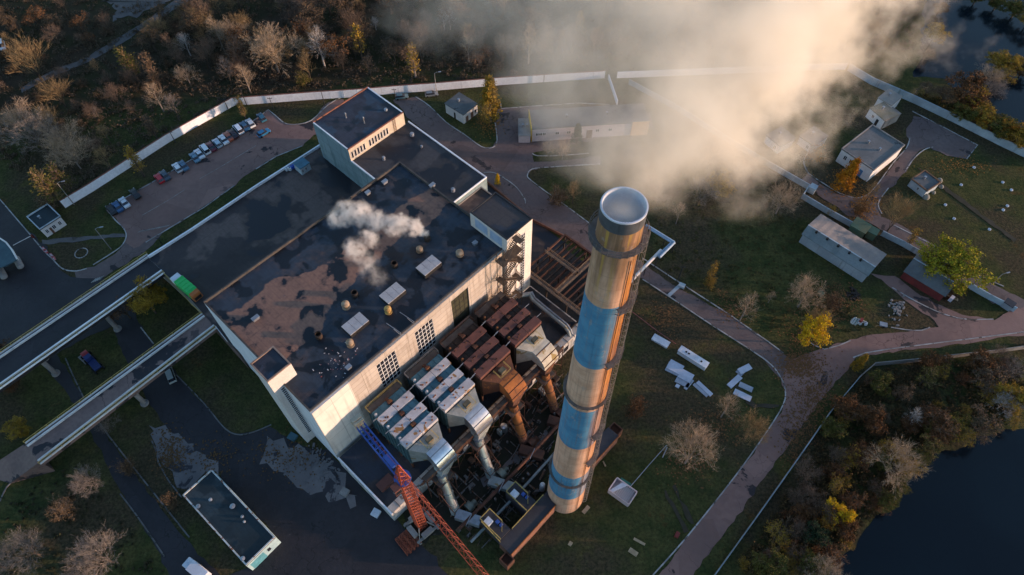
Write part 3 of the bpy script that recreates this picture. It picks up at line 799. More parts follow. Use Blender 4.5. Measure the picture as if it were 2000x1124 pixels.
ramp("ramp_bridge", "narrow brown lower ramp bridge with white guard beam and yellow rails", (424,642), (80,908), (395,613), (50,866), TZ-.03, 6.0, True)
# landing strip joining the lower ramp with the terrace along the hall wall
lp = [P(*p, TZ) for p in ((392,608),(396,613),(424,640),(442,664))] + [W(-.3, 33.5), W(-.3, 36.3)]
q = MB().prism(lp, 0, TZ-.03); lnd = thing("ramp_landing", "short asphalt landing between the lower ramp bridge and the hall wall", "landing", lp[0]-ZU*TZ); q.build("slab", M['deck'], lnd)
MB().rail([P(424,642,TZ), P(444,668,TZ)], 1.1, .08).build("railing", M['wallwhite'], lnd)
# earth ramp continuing down to the ground
er = [P(50,866,6.0), P(78,902,6.0)]
q = MB(); a, b = er; c, d = P(20,945,0.1), P(-40,925,0.1)
q.add([a, b, c, d, Vector((a.x,a.y,0)), Vector((b.x,b.y,0)), Vector((c.x,c.y,0)), Vector((d.x,d.y,0))], [(0,3,2,1),(4,5,6,7),(0,1,5,4),(1,2,6,5),(2,3,7,6),(3,0,4,7)])
struct("ramp_approach", q, M['deck'])
def slope(name, pts, m):
    q = MB(); q.add(pts, [list(range(len(pts)))]); return struct(name, q, m)
# ------------------------------------------------------------------ chimney
CT = P(1219, 403, 95.5); CX0, CY0 = CT.x, CT.y
CH = 95.5
def crad(z): return 3.95 + (2.36 - 3.95)*z/CH
def mat_chimney():
    m = bpy.data.materials.new("banded chimney paint"); t = NT(m); p = t.pos()
    sp = t.new("ShaderNodeSeparateXYZ"); t.put(sp.inputs[0], p); z = sp.outputs[2]
    zw = t.math('ADD', z, t.math('MULTIPLY', t.math('SUBTRACT', t.noise(p, .9, 3), .5), .25))
    orange = t.mix(t.step(t.noise(p, .35, 6, .6), .4, .62), (.60,.37,.26), (.50,.29,.195))
    blue = t.mix(t.step(t.noise(p, .35, 6, .6), .38, .62), (.085,.245,.39), (.062,.19,.325))
    isb = 0
    for a, b in ((9.3, 21.6), (36.0, 51.0), (64.8, 80.0)):
        k = t.math('MULTIPLY', t.math('GREATER_THAN', zw, a), t.math('LESS_THAN', zw, b))
        isb = k if isb == 0 else t.math('ADD', isb, k)
    col = t.mix(isb, orange, blue)
    # angle around the shaft, 0 = towards the ladder side
    d = t.vm('NORMALIZE', t.vm('MULTIPLY', t.vm('SUBTRACT', p, (CX0, CY0, 0)), (1, 1, 0)))
    lad = t.vm('DOT_PRODUCT', d, (.90, -.436, 0))
    st = t.noise(t.vm('MULTIPLY', p, (1, 1, .05)), 1.1, 5, .6)
    st2 = t.noise(t.vm('MULTIPLY', p, (1, 1, .12)), .8, 5, .6)
    up = t.step(z, 5, 80)
    rk = t.step(t.math('ADD', lad, t.math('MULTIPLY', t.math('SUBTRACT', st, .5), .8)), .58, .95)
    rk = t.math('MULTIPLY', rk, t.math('ADD', .35, t.math('MULTIPLY', up, .65)))
    col = t.mix(rk, col, t.mix(t.step(st2, .4, .6), (.40,.16,.035), (.22,.08,.03)))
    top = t.step(t.math('ADD', z, t.math('MULTIPLY', t.math('SUBTRACT', st2, .5), 26)), 80, 92)
    col = t.mix(t.math('MULTIPLY', top, .95), col, t.mix(t.step(st, .4, .6), (.27,.155,.085), (.14,.08,.055)))
    run = t.math('MULTIPLY', t.step(st, .50, .66), t.step(z, 74, 90))
    col = t.mix(t.math('MULTIPLY', run, .8), col, (.45,.27,.07))
    spk = t.step(t.noise(p, 2.6, 3), .70, .73)
    col = t.mix(t.math('MULTIPLY', spk, .5), col, (.35,.2,.12))
    hair = t.math('MULTIPLY', t.step(t.noise(t.vm('MULTIPLY', p, (1,1,.03)), 3.0, 3), .5, .68), .34)
    col = t.mix(hair, col, (.20,.13,.10))
    lift = t.math('LESS_THAN', t.math('ABSOLUTE', t.math('SUBTRACT', t.math('FRACT', t.math('MULTIPLY', z, .4)), .5)), .03)
    col = t.mix(t.math('MULTIPLY', lift, .22), col, (.16,.11,.09))
    peel = t.step(t.noise(t.vm('MULTIPLY', p, (1,1,.5)), .7, 7, .7), .60, .63)
    col = t.mix(t.math('MULTIPLY', peel, .38), col, (.34,.29,.26))
    drip = t.math('MULTIPLY', t.step(t.noise(t.vm('MULTIPLY', p, (1,1,.04)), 1.6, 6, .65), .54, .66), .42)
    col = t.mix(drip, col, t.mix(isb, (.38,.22,.14), (.045,.13,.22)))
    t.put(t.b.inputs['Base Color'], col); t.b.inputs['Roughness'].default_value = .85
    t.b.inputs['Specular IOR Level'].default_value = .15
    return m
ch = thing("chimney", "tall tapering chimney with orange and blue bands, rusty top and smoke pouring out", "chimney", (CX0, CY0, 0))
MB().lathe((CX0, CY0, 0), [(2.43, 95.50), (2.43, 95.70), (2.30, 95.72), (2.26, 95.5)], 64).build('rim', M['white2'], ch, smooth=True)
prof = [(crad(z), z) for z in [0, .6] + list(range(4, 92, 4)) + [93.8]]
MB().lathe((CX0, CY0, 0), prof, 64).build("shaft", mat_chimney(), ch, smooth=True)
q = MB().lathe((CX0, CY0, 0), [(crad(93.8)-.02, 93.75), (2.42, 93.8), (2.42, 95.5)], 64)
q.build("collar", mat("slate collar", (.075,.085,.10), (.055,.06,.07), .6, .7, streak=((.03,.03,.035), 1.2, .55, .6)), ch, smooth=True)
MB().lathe((CX0, CY0, 0), [(2.42, 95.5), (2.40, 95.66), (2.24, 95.66), (2.20, 95.5), (2.16, 80), (0.01, 80)], 64).build("lining", M['chim_inner'], ch, smooth=True)
def pol(a, r, z): return Vector((CX0 + r*math.cos(a), CY0 + r*math.sin(a), z))
M['gal'] = mat("gallery steel", (.16,.14,.135), (.11,.09,.08), .8, .8)
def gallery(z, a0=0, a1=2*math.pi, w=.95, name="gallery"):
    g = MB(); r = crad(z); n = max(3, int(28*(a1-a0)/(2*math.pi)))
    full = a1 - a0 > 6.2
    for i in range(n):
        b0 = a0 + (a1-a0)*i/n; b1 = a0 + (a1-a0)*(i+1)/n
        g.add([pol(b0, r+.03, z), pol(b0, r+w, z), pol(b1, r+w, z), pol(b1, r+.03, z), pol(b0, r+.03, z+.08), pol(b0, r+w, z+.08), pol(b1, r+w, z+.08), pol(b1, r+.03, z+.08)],
              [(0,1,2,3)[::-1],(4,5,6,7),(1,2,6,5),(0,4,7,3)])
        for h in (.55, 1.1): g.bar(pol(b0, r+w, z+h), pol(b1, r+w, z+h), .045)
        g.bar(pol(b0, r+w, z), pol(b0, r+w, z+1.15), .07)
        g.bar(pol(b0, r, z-1.1), pol(b0, r+w, z), .08)
    return g.build(name, M['gal'], ch)
LA = math.atan2(-.42, .90)
gallery(90.9, w=.8); gallery(52.8, w=.5); gallery(17.2, w=.5)
gallery(79.6, LA-.75, LA+.45); gallery(66.0, LA-.75, LA+.45); gallery(40.5, LA-.6, LA+.3); gallery(28.5, LA-.6, LA+.3)
lad = MB()
for s in (-.26, .26):
    lad.tube([pol(LA + s/crad(z), crad(z)+.22, z) for z in range(1, 96, 6)], .05, 4)
for z in range(2, 94, 1):
    lad.bar(pol(LA-.26/crad(z), crad(z)+.22, z), pol(LA+.26/crad(z), crad(z)+.22, z), .05)
lad.build("ladder", M['gal'], ch)
cage = MB()
for k in range(5):
    th_ = -1.2 + 2.4*k/4
    cage.tube([pol(LA + .6*math.sin(th_)/crad(z), crad(z)+.22+.62*math.cos(th_), z) for z in range(3, 94, 6)], .028, 4)
for z in [3 + 1.5*i for i in range(60)]:
    pts = [pol(LA + .6*math.sin(-1.7+3.4*k/6)/crad(z), crad(z)+.22+.62*math.cos(-1.7+3.4*k/6), z) for k in range(7)]
    cage.tube(pts, .026, 4)
cage.build("ladder_cage", mat("cage steel", (.36,.31,.26), (.24,.18,.13), .8, .8), ch)
wire = MB(); wire.tube([pol(LA-.55, crad(z)+.12, z) for z in range(1, 92, 8)], .06, 4); wire.tube([pol(LA+.5, crad(z)+.12, z) for z in range(20, 92, 8)], .06, 4)
wire.build("lightning_conductor", M['rust'], ch)
for a, z in ((LA+.9, 89.6), (LA-1.5, 45)):
    pass
# white valve pot at the foot
pot = MB(); pot.lathe(pol(2.9, 5.0, 0), [(.6, 0), (.6, 3.0), (.45, 3.6), (0, 3.8)], 14)
tag(pot.build("white_tank", M['white'], smooth=True), "small white upright tank beside the chimney foot", "tank")
# ------------------------------------------------------------------ flue duct at the foot
fl = thing("flue_duct", "long low dark flue duct with rusty edges passing behind the chimney foot", "flue duct", W(28, -39.8, 0))
M['flue_top'] = mat("sooty duct lid", (.050,.046,.052), (.036,.034,.042), .3, .7, spots=((.085,.07,.06), .5, .66))
M['flue_side'] = mat("brick duct side", (.23,.105,.07), (.15,.075,.055), .6, .9)
a_ = MB(W); a_.box(11.0, 24.3, -41.6, -38.2, 0, 4.0); a_.box(32.6, 45.2, -41.6, -38.6, 0, 3.6)
a_.build("duct_wall", M['flue_side'], fl)
a_ = MB(W); a_.box(10.9, 24.4, -41.45, -38.1, 4.003, 4.25); a_.box(32.5, 45.3, -41.45, -38.5, 3.603, 3.85); a_.box(24.403, 32.497, -39.9, -38.2, .5, 3.9)
a_.build("duct_lid", M['flue_top'], fl)
MB(W).box(10.9, 24.4, -41.62, -41.453, 4.0, 4.42).build("duct_rim", M['rust_bright'], fl)
MB(W).box(32.5, 45.3, -41.62, -41.453, 3.6, 4.0).build("duct_rim", M['rust_bright'], fl)
for (u0, u1, v0, v1) in ((8.8, 10.9, -42.5, -40.2), (45.3, 47.3, -41.2, -38.6)):
    bx = MB(W); bx.box(u0, u1, v0, v0+.2, 0, 3.6); bx.box(u0, u1, v1-.2, v1, 0, 3.6); bx.box(u0, u0+.2, v0+.2, v1-.2, 0, 3.6); bx.box(u1-.2, u1, v0+.2, v1-.2, 0, 3.6); bx.box(u0+.2, u1-.2, v0+.2, v1-.2, 0, 2.4)
    bx.build("end_box", M['rust'], fl)
rl = MB(); z = 4.25
rl.rail([W(11.1,-38.3,z), W(11.2,-33.0,5.1)], 1.0, .09, 1.5); rl.rail([W(24.0,-38.3,z), W(14.6,-38.3,z)], 1.0, .09, 1.8)
rl.build("railing", M['yellow_rail'], fl)
# two fan wings with instrument cabinets
for (u, lab) in ((12.9, "wing"), (20.6, "wing")):
    w = MB(W); w.box(u-1.5, u+1.5, -38.05, -32.2, 0, 4.6); w = w.build("fan_duct", M['flue_top'], fl)
    q = MB(W); q.box(u-1.3, u+.1, -34.6, -33.2, 4.603, 5.6); q.build("cabinet", M['white2'], w)
    q = MB(W); q.box(u+.3, u+1.0, -35.6, -34.9, 4.603, 5.3); q.box(u+.4, u+1.1, -36.4, -35.9, 4.603, 5.1); q.build("motor", M['crane_blue'], w)
    q = MB(); q.rail([W(u-1.4,-38.0,4.6), W(u-1.4,-32.3,4.6), W(u+1.4,-32.3,4.6), W(u+1.4,-35.8,4.6), W(u-.1,-37.2,4.6)], 1.0, .09, 1.5); q.build("railing", M['yellow_rail'], w)
# ------------------------------------------------------------------ dust filters
M['deck_grate'] = mat("grating", (.10,.085,.075), (.07,.055,.05), .7, .85, spots=((.16,.09,.04), .5, .62))
def dust_filter(u0, u1, label, new, pipe, pipelen):
    th = thing("dust_filter", label, "dust filter", W((u0+u1)/2, -8.5, 4.34), "dust filters in front of the hall")
    body = M['teal'] if new else M['rust_dark']
    lid = M['esp_roof'] if new else M['rust_roof']
    b = MB(W); b.box(u0+.1, u1-.1, -14.3, -2.6, 7.2, 15.6)
    # hoppers underneath
    for v0, v1 in ((-14.2,-10.5), (-10.4,-6.7), (-6.6,-2.7)):
        um = (u0+u1)/2; vm_ = (v0+v1)/2
        b.add([(u0+.2,v0,7.2),(u1-.2,v0,7.2),(u1-.2,v1,7.2),(u0+.2,v1,7.2),(um-.5,vm_-.4,4.6),(um+.5,vm_-.4,4.6),(um+.5,vm_+.4,4.6),(um-.5,vm_+.4,4.6)],
              [(0,1,5,4)[::-1],(1,2,6,5)[::-1],(2,3,7,6)[::-1],(3,0,4,7)[::-1],(4,5,6,7)[::-1]])
    b.build("housing", body, th)
    lg = MB(W)
    for u in (u0+.3, u1-.3):
        for v in (-14.1, -10.4, -6.6, -2.9): lg.box(u-.18, u+.18, v-.18, v+.18, 4.34, 7.2)
    lg.build("support_leg", M['rust'], th)
    ribs = MB(W); n = 9
    for i in range(n):
        u = u0+.3 + (u1-u0-.6)*i/(n-1); ribs.box(u-.07, u+.07, -14.46, -14.303, 7.2, 15.6)
    for z in (9.3, 11.4, 13.5): ribs.box(u0+.1, u1-.1, -14.52, -14.463, z, z+.15)
    for i in range(10):
        v = -14.1 + 11.3*i/9
        ribs.box(u0-.06, u0+.097, v-.07, v+.07, 7.2, 15.6); ribs.box(u1-.097, u1+.06, v-.07, v+.07, 7.2, 15.6)
    ribs.build("stiffener", body, th)
    # three lids, each of two sheets, with trays between
    rows = ((-7.35,-5.55), (-11.1,-9.3), (-14.4,-12.5))
    for j, (v0, v1) in enumerate(rows):
        L = MB(W); um = (u0+u1)/2 + (.0 if j else -.2)
        for a, c in ((u0, um-.04), (um+.04, u1)):
            L.add([(a,v0,15.603),(c,v0,15.603),(c,v1,15.603),(a,v1,15.603),(a,v0,16.75),(c,v0,16.75),(c,v1,16.9),(a,v1,16.9)],
                  [(4,5,6,7),(0,1,5,4),(1,2,6,5),(2,3,7,6),(3,0,4,7)])
        L = L.build("lid", lid, th)
        s = MB(W); r = random.Random(int(u0*10)+j)
        for i in range(5):
            s = MB(W); a = r.uniform(u0+.4, u1-.8); c = r.uniform(v0+.2, v1-.5); s.box(a, a+.3, c, c+.25, 16.8, 17.0); s.build("lifting_lug", M['rust_bright'] if new else M['rust'], L)
    t = MB(W)
    for (v0, v1) in ((-5.45,-3.6), (-9.25,-7.45), (-12.45,-11.15)):
        t.box(u0+.2, (u0+u1)/2-.35, v0, v1, 16.1, 16.2); t.box((u0+u1)/2+.35, u1-.2, v0, v1, 16.1, 16.2)
        for i in range(6): 
            u = u0+.6+(u1-u0-1.2)*i/5; t.box(u-.05, u+.05, v0, v1, 16.203, 16.4)
    t.build("tray", mat("deep teal tray", (.075,.19,.24), (.05,.135,.175), .5, .5) if new else M['rust_dark'], th)
    k = MB(W); k.box((u0+u1)/2-.33, (u0+u1)/2+.33, -12.4, -3.2, 15.75, 16.45)
    for v in (-8.4, -4.6, -11.8): k.box((u0+u1)/2-.5, (u0+u1)/2+.5, v-.3, v+.3, 16.453, 17.0)
    k.build("rapper_beam", M['rust'], th)
    # rear platform with rails
    pl = MB(W); pl.box(u0, u1, -3.4, -1.9, 15.75, 15.87); pl = pl.build("platform", M['deck_grate'], th)
    g = MB(); g.rail([W(u0,-3.3,15.87), W(u0,-1.9,15.87), W(u1,-1.9,15.87), W(u1,-3.3,15.87)], 1.1, .055, 1.6); g.build("railing", M['yellow_rail'] if (new and u0 < 15) else M['rust'] if not new else M['steel'], pl)
    for v in (-5.5, -9.3, -12.9):
        MB().bar(W(u1, v, 16.6), W(u1+1.5, v, 16.6), .12).build("rapper_arm", M['steel'], th)
        MB().bar(W(u0, v, 16.9), W(u0-.9, v, 16.9), .1).build("rapper_arm", M['steel'], th)
    for v in (-4.6, -8.4, -12.0):
        g = MB(); c = W(u0+.55, v, 15.73); g.lathe(c, [(.32,0),(.32,.9),(.2,1.1),(0,1.15)], 10); g.build("insulator_pot", M['white'] if new else M['rust_bright'], th, smooth=True)
    # outlet cone, rolled elbow and leaning down pipe
    um = (u0+u1)/2 + .3; hw = 2.3
    cmat = M['silver_dull'] if new else M['rust']
    if pipe == 'pale': cmat = mat("pale limed sheet", (.46,.43,.37), (.36,.32,.26), .5, .8, spots=((.24,.17,.07), .35, .60))
    c = MB(W)
    c.add([(u0+.2,-14.53,8.2),(u1-.2,-14.53,8.2),(u1-.2,-14.53,15.3),(u0+.2,-14.53,15.3),(um-hw,-17.4,10.8),(um+hw,-17.4,10.8),(um+hw,-17.4,14.6),(um-hw,-17.4,14.6)],
          [(0,1,5,4),(1,2,6,5),(2,3,7,6),(3,0,4,7),(0,3,2,1)])
    c.build("outlet_cone", cmat, th)
    emat = {'silver': M['silver'], 'rust': M['rust_bright'], 'pale': cmat}[pipe]
    e = MB(W); vs = []; fs = []; n = 10
    for i in range(n+1):
        a = math.pi/2*i/n
        vs += [(um-hw, -17.4 - 3.9*math.sin(a), 10.7 + 3.9*math.cos(a)), (um+hw, -17.4 - 3.9*math.sin(a), 10.7 + 3.9*math.cos(a))]
    k = len(vs); vs += [(um-hw,-17.4,10.7), (um+hw,-17.4,10.7)]
    for i in range(n): fs.append((2*i, 2*i+1, 2*i+3, 2*i+2)[::-1]); fs.append((2*i, 2*i+2, k)); fs.append((2*i+1, k+1, 2*i+3))
    fs.append((2*n, 2*n+1, k+1, k))
    e.add(vs, fs); eo = e.build("outlet_elbow", emat, th, smooth=True)
    q = MB(W)
    for i in (2, 5, 8):
        a = math.pi/2*i/n; q.box(um-hw-.05, um+hw+.05, -17.45-3.9*math.sin(a)-.08, -17.45-3.9*math.sin(a)+.08, 10.62+3.9*math.cos(a), 10.78+3.9*math.cos(a))
    q.build("seam_band", M['steel'] if new else M['rust'], eo)
    # service box with rail on the cone
    q = MB(W); q.box(um-.7, um+.7, -16.6, -15.5, 14.4, 15.9); q = q.build("service_box", mat("stained box", (.16,.13,.08), (.10,.085,.06), .8, .8), th)
    g = MB(); g.rail([W(um-1.6,-15.0,15.3), W(um-1.6,-17.2,15.0), W(um+1.5,-17.2,15.0), W(um+1.5,-15.0,15.3)], 1.0, .055, 1.5); g.build("railing", M['yellow_rail'], q)
    # throat hopper, platform and pipe
    pu, pv = um - 2.3, -21.4
    h = MB(W); h.add([(um-1.9,-21.2,10.69),(um+1.9,-21.2,10.69),(um+1.9,-18.2,10.69),(um-1.9,-18.2,10.69),(pu-.8,pv-.6,8.9),(pu+.8,pv-.6,8.9),(pu+.8,pv+.9,8.9),(pu-.8,pv+.9,8.9)],
                     [(0,1,5,4)[::-1],(1,2,6,5)[::-1],(2,3,7,6)[::-1],(3,0,4,7)[::-1],(4,5,6,7)[::-1]])
    h.build("throat", M['silver_dull'] if new else M['rust'], th)
    p0 = W(pu, pv, 9.2); p1 = W(pu-1.9, pv-5.1, 1.2)
    if pipe == 'pale': p1 = p0.lerp(p1, 1.0)
    g = MB(); g.cyl(p0, p1, 1.0, 1.0, 20); pm = {'silver': M['silver'], 'rust': M['rust_bright'], 'pale': M['rust_bright']}[pipe]
    po = g.build("down_pipe", pm, th, smooth=True)
    d = (p1-p0).normalized()
    for f, e in ((.12, .18), (.45, .18), (.76, .18), (.82, 2.0)):
        c0 = p0.lerp(p1, f); MB().cyl(c0, c0+d*e, 1.06, 1.08, 20).build("pipe_collar", M['silver_dull'] if new else M['rust'], po, smooth=True)
    g = MB(W); g.box(pu-2.0, pu+2.0, pv-1.6, pv+1.4, 8.6, 8.72); g = g.build("pipe_platform", M['deck_grate'], th)
    r = MB(); r.rail([W(pu-2,pv+1.4,8.72), W(pu-2,pv-1.6,8.72), W(pu+2,pv-1.6,8.72), W(pu+2,pv+1.4,8.72)], 1.1, .09, 1.3)
    r.bar(W(pu-2,pv-1.6,8.6), W(pu-2,pv-1.6,0), .16); r.bar(W(pu+2,pv-1.6,8.6), W(pu+2,pv-1.6,0), .16)
    r.build("platform_rail", M['rust'], g)
    return th
dust_filter(9.35, 18.0, "pale lidded dust filter nearest the blue crane jib, with silver elbow and silver down pipe", True, 'silver', 0)
dust_filter(20.0, 28.6, "pale lidded dust filter with bright teal trays beside the brown filters, silver elbow", True, 'silver', 0)
dust_filter(30.3, 39.4, "brown rusted dust filter with dull orange elbow beside the pale lidded filters", False, 'rust', 0)
dust_filter(41.0, 49.4, "brown rusted dust filter with pale limed outlet hood farthest along the hall front", False, 'pale', 0)
# walkway rack under the elbows, cable trays and small bore pipes
rk_ = thing("pipe_rack", "rusty walkway rack with pipes running below the filter elbows along the annexe rim", "pipe rack", W(30, -19.3, 0))
q = MB()
for i in range(11):
    u = 8.5 + i*4.2
    q.bar(W(u,-18.9,4.9), W(u,-18.9,9.6), .2); q.bar(W(u,-20.4,0), W(u,-20.4,9.6), .2); q.bar(W(u,-18.9,9.5), W(u,-20.4,9.5), .18)
    if i < 10: q.bar(W(u,-20.4,2), W(u+4.2,-20.4,9.0), .1); q.bar(W(u+4.2,-20.4,2), W(u,-20.4,9.0), .1)
q.bar(W(8.5,-18.9,9.5), W(50.5,-18.9,9.5), .2); q.bar(W(8.5,-20.4,9.5), W(50.5,-20.4,9.5), .2)
q.build("rack_frame", M['rust'], rk_)
MB(W).box(8.5, 50.5, -20.3, -19.0, 9.62, 9.7).build("walkway", M['deck_grate'], rk_)
q = MB(); q.rail([W(8.5,-20.4,9.7), W(50.5,-20.4,9.7)], 1.1, .07, 1.6); q.build("railing", M['rust_bright'], rk_)
for dv, z, r, m in ((-19.1,8.8,.16,'steel'),(-19.6,8.8,.22,'rust'),(-20.0,8.7,.12,'silver_dull'),(-18.7,5.6,.25,'silver_dull'),(-18.75,6.3,.14,'rust')):
    q = MB(); q.tube([W(7.5,dv,z), W(28,dv,z+.05), W(51.5,dv,z)], r, 8); q.build("pipe", M[m], rk_, smooth=True)
rr_ = random.Random(8)
for i in range(9):
    u = 10 + i*4.6; q = MB(W); q.box(u, u+rr_.uniform(.6,1.4), -21.4-rr_.random()*1.2, -20.6, rr_.uniform(.0,.3), rr_.uniform(1.4,2.6))
    q.build("valve_box", M[('rust','silver_dull','rust_dark')[i % 3]], rk_)
for i in range(4):
    u = (12.0, 22.6, 33.0, 43.5)[i]; q = MB()
    for s in (-1.6, 1.6):
        for t_ in (-.2, -4.6): q.bar(W(u+s-1.4,-22.6+t_,0), W(u+s-1.4,-22.6+t_,8.0 if t_ > -1 else 3.5), .12)
        q.bar(W(u+s-1.4,-22.8,8.0), W(u+s-1.4,-27.2,3.5), .1); q.bar(W(u+s-1.4,-22.8,3), W(u+s-1.4,-27.2,3.5), .1)
    q.bar(W(u-3.0,-27.2,3.5), W(u+.2,-27.2,3.5), .12); q.bar(W(u-3.0,-22.8,7.9), W(u+.2,-22.8,7.9), .12)
    th = thing("pipe_scaffold", ("rusty scaffold around the silver down pipe nearest the crane", "rusty scaffold around the second silver down pipe", "rusty scaffold around the first orange down pipe", "rusty scaffold around the orange down pipe farthest from the crane")[i], "scaffold", W(u-1.4,-25,0)); q.build("scaffold_frame", M['rust'], th)
# scrap and small bore pipework lying all over the filter yard
q = MB(); r = random.Random(17)
for i in range(260):
    u = r.uniform(7, 48); v = r.uniform(-36.5, -20.8); c = W(u, v, 0); k = r.random()
    a = r.choice((UX, VX, UX, UX+VX*.3))
    if k < .35: q.bar(c + ZU*r.uniform(.1,.9), c + a*r.uniform(1,4.5) + ZU*r.uniform(.1,.9), r.uniform(.08,.2))
    elif k < .6: q.cyl(c + ZU*r.uniform(.2,1.4), c + a*r.uniform(1.5,5) + ZU*r.uniform(.2,1.4), r.uniform(.08,.22), None, 8)
    elif k < .8: q.obox(c, a, r.uniform(.5,1.8), r.uniform(.4,1.2), r.uniform(.15,1.3))
    else: q.cyl(c, c + ZU*r.uniform(.8,2.6), r.uniform(.08,.3), None, 8)
tag(q.build("yard_scrap", mat("yard scrap", (.11,.055,.032), (.15,.14,.135), .7, .8, lo=.46, hi=.54, spots=((.03,.025,.022), .6, .55))), "dark tangle of rusty scrap, pipes and plates on the ground between the filters and the flue duct", "scrap", kind='stuff')
for i, (v, z, rr0, m) in enumerate(((-30.0, 2.6, .38, 'rust'), (-33.4, 1.6, .30, 'silver_dull'))):
    q = MB(); q.tube([W(7.5,v,z), W(24,v-.2,z), W(44.5,v+.3,z)], rr0, 12)
    th = thing("header_pipe", ("rust brown header pipe on low stands across the filter yard", "dull grey header pipe on low stands beside the flue duct wings")[i], "pipe", W(26,v,0)); q.build("pipe", M[m], th, smooth=True)
    q = MB()
    for k in range(9): q.bar(W(8+k*4.5,v,0), W(8+k*4.5,v,z), .16)
    q.build("stand", M['rust_dark'], th)
# fan houses and ducts on the ground beyond the pipes
for i, (u, lab) in enumerate(((10.6, "blue grey induced draught fan duct below the silver pipe nearest the crane"), (20.4, "grey induced draught fan duct below the second silver pipe"), (30.0, "rusty fan duct below the first orange pipe"), (39.4, "rusty fan duct below the orange pipe nearest the steel frame"))):
    th = thing("fan_duct", lab, "fan duct", W(u, -29, 0))
    m = (M['steel'], M['silver_dull'], M['rust'], M['rust'])[i]
    q = MB(); a = W(u-1.2, -27.2, 1.6); b = W(u+1.0, -32.2, 2.2)
    d = (b-a).normalized(); n = Vector((-d.y, d.x, 0)).normalized()*1.0
    q.add([a+n-ZU, a-n-ZU, b-n-ZU, b+n-ZU, a+n+ZU*.8, a-n+ZU*.8, b-n+ZU*.8, b+n+ZU*.8], [(3,2,1,0),(4,5,6,7),(0,1,5,4),(1,2,6,5),(2,3,7,6),(3,0,4,7)])
    q.build("duct", m, th)
    q = MB(); c = W(u+2.1, -28.0, 1.3); q.cyl(c - UX*1.0, c + UX*.4, 1.1, 1.1, 18); q.obox(W(u+2.6,-28,0), UX, 2.2, 1.5, .5); q.cyl(c + UX*.4, c + UX*1.5, .45, .45, 10)
    q.build("fan_casing", mat("grey green casing", (.20,.21,.17), (.14,.15,.13), .7, .7) if i < 2 else M['rust'], th, smooth=True)
    q = MB(); q.rail([W(u+.6,-30.0,2.8), W(u-1.8,-30.8,2.8)], 1.0, .08, 1.0); q.build("railing", M['steel'], th)
# small round service vessels
for (u, v, z, r, m, lab) in ((52.4,-2.6,4.34,.9,'white',"small white round tank against the foot of the hall front"),(49.6,-2.0,4.34,.7,'teal',"small bluish round tank left of the white one at the hall foot"),(30.2,-21.0,0,.9,'silver',"small bluish steel vessel hanging about under the rusty filters")):
    q = MB(); q.lathe(W(u,v,z), [(r,0),(r,1.6),(r*.8,2.0),(0,2.2)], 14)
    tag(q.build("service_tank", M[m], smooth=True), lab, "tank")
# bent steam main on the annexe roof
sm = thing("steam_main", "bent grey insulated pipe running over the annexe roof beside the rusty steel frame", "pipe", W(57, -8, 4.34))
for r, off, m in ((.42, 0, 'silver_dull'), (.26, .8, 'steel')):
    q = MB(); pts = [W(54.8+off,-1.6,7.0), W(57.6+off,-3.7,7.0), W(57.2+off,-5.0,6.4), W(56.9+off,-15.6,6.4), W(56.6+off,-17.0,6.0), W(56.5+off,-17.6,4.9)]
    q.tube(pts, r, 12)
    for p_ in pts[1:-1]: q.dome(p_ - ZU*0, r*1.02, r*1.02, 12, 4)
    q.build("pipe", M[m], sm, smooth=True)
q = MB()
for v in (-5, -9, -13, -16): q.bar(W(56.2,v,6.0), W(58.4,v,6.0), .15); q.bar(W(57.2,v,4.34), W(57.2,v,6.0), .18)
q.build("support", M['rust'], sm)
# ------------------------------------------------------------------ rusty steel frame right of the annexe
sf = thing("steel_frame", "rust brown open steel frame of parallel beams and walkways beside the right stair tower", "steel frame", W(69, -8, 0))
q = MB(W)
for u in (61.8, 66.3, 71.2, 76.6):
    for v in (-18.2, -12.0, -5.5, 1.5): q.box(u-.16, u+.16, v-.16, v+.16, 0, 7.4)
q.build("column", M['rust_dark'], sf)
q = MB(W)
for u in (61.6, 76.8): q.box(u-.2, u+.2, -18.6, 1.9, 7.4, 8.0)
for v in (-18.4, 1.7, -8.0): q.box(61.6, 76.8, v-.2, v+.2, 7.403, 7.95)
q.build("edge_beam", M['rust'], sf)
for i in range(13):
    v = -17.4 + i*1.5
    if abs(v+8) < .5: continue
    q = MB(W); q.box(61.9, 76.5, v-.14, v+.14, 7.1, 7.5); q.box(61.9, 76.5, v-.3, v+.3, 6.98, 7.098)
    q.build("beam", M['rust'] if i % 3 else M['rust_dark'], sf)
q = MB(W); q.box(61.8, 76.6, -18.2, 1.6, .02, 2.6); q.build("basin", M['dark'], sf)
for a, b in ((W(61.3,-18.9,8), W(61.3,1.9,8)), (W(61.6,-8.6,8), W(76.6,-8.6,8)), (W(69.5,-8.6,8), W(69.5,1.6,8))):
    d = (b-a).normalized(); n = Vector((-d.y,d.x,0)); w = MB()
    w.add([a-n*.5,b-n*.5,b+n*.5,a+n*.5,a-n*.5+ZU*.08,b-n*.5+ZU*.08,b+n*.5+ZU*.08,a+n*.5+ZU*.08], [(3,2,1,0),(4,5,6,7),(0,1,5,4),(2,3,7,6),(1,2,6,5),(3,0,4,7)])
    w = w.build("walkway", M['deck_grate'], sf)
    r = MB(); r.rail([a-n*.5, b-n*.5], 1.1, .10, 1.5); r.rail([a+n*.5, b+n*.5], 1.1, .10, 1.5); r.build("walkway_rail", mat("tan rail", (.25,.17,.11), (.16,.10,.07), 1, .8), w)
lw = thing("low_brick_wall", "low brown brick wall edging the dark yard below the works road", "wall", P(945,352))
MB().wall(px([(945,352),(1040,432),(1130,478),(1160,505)]), 0, .9, .35).build("panel", M['flue_side'], lw)
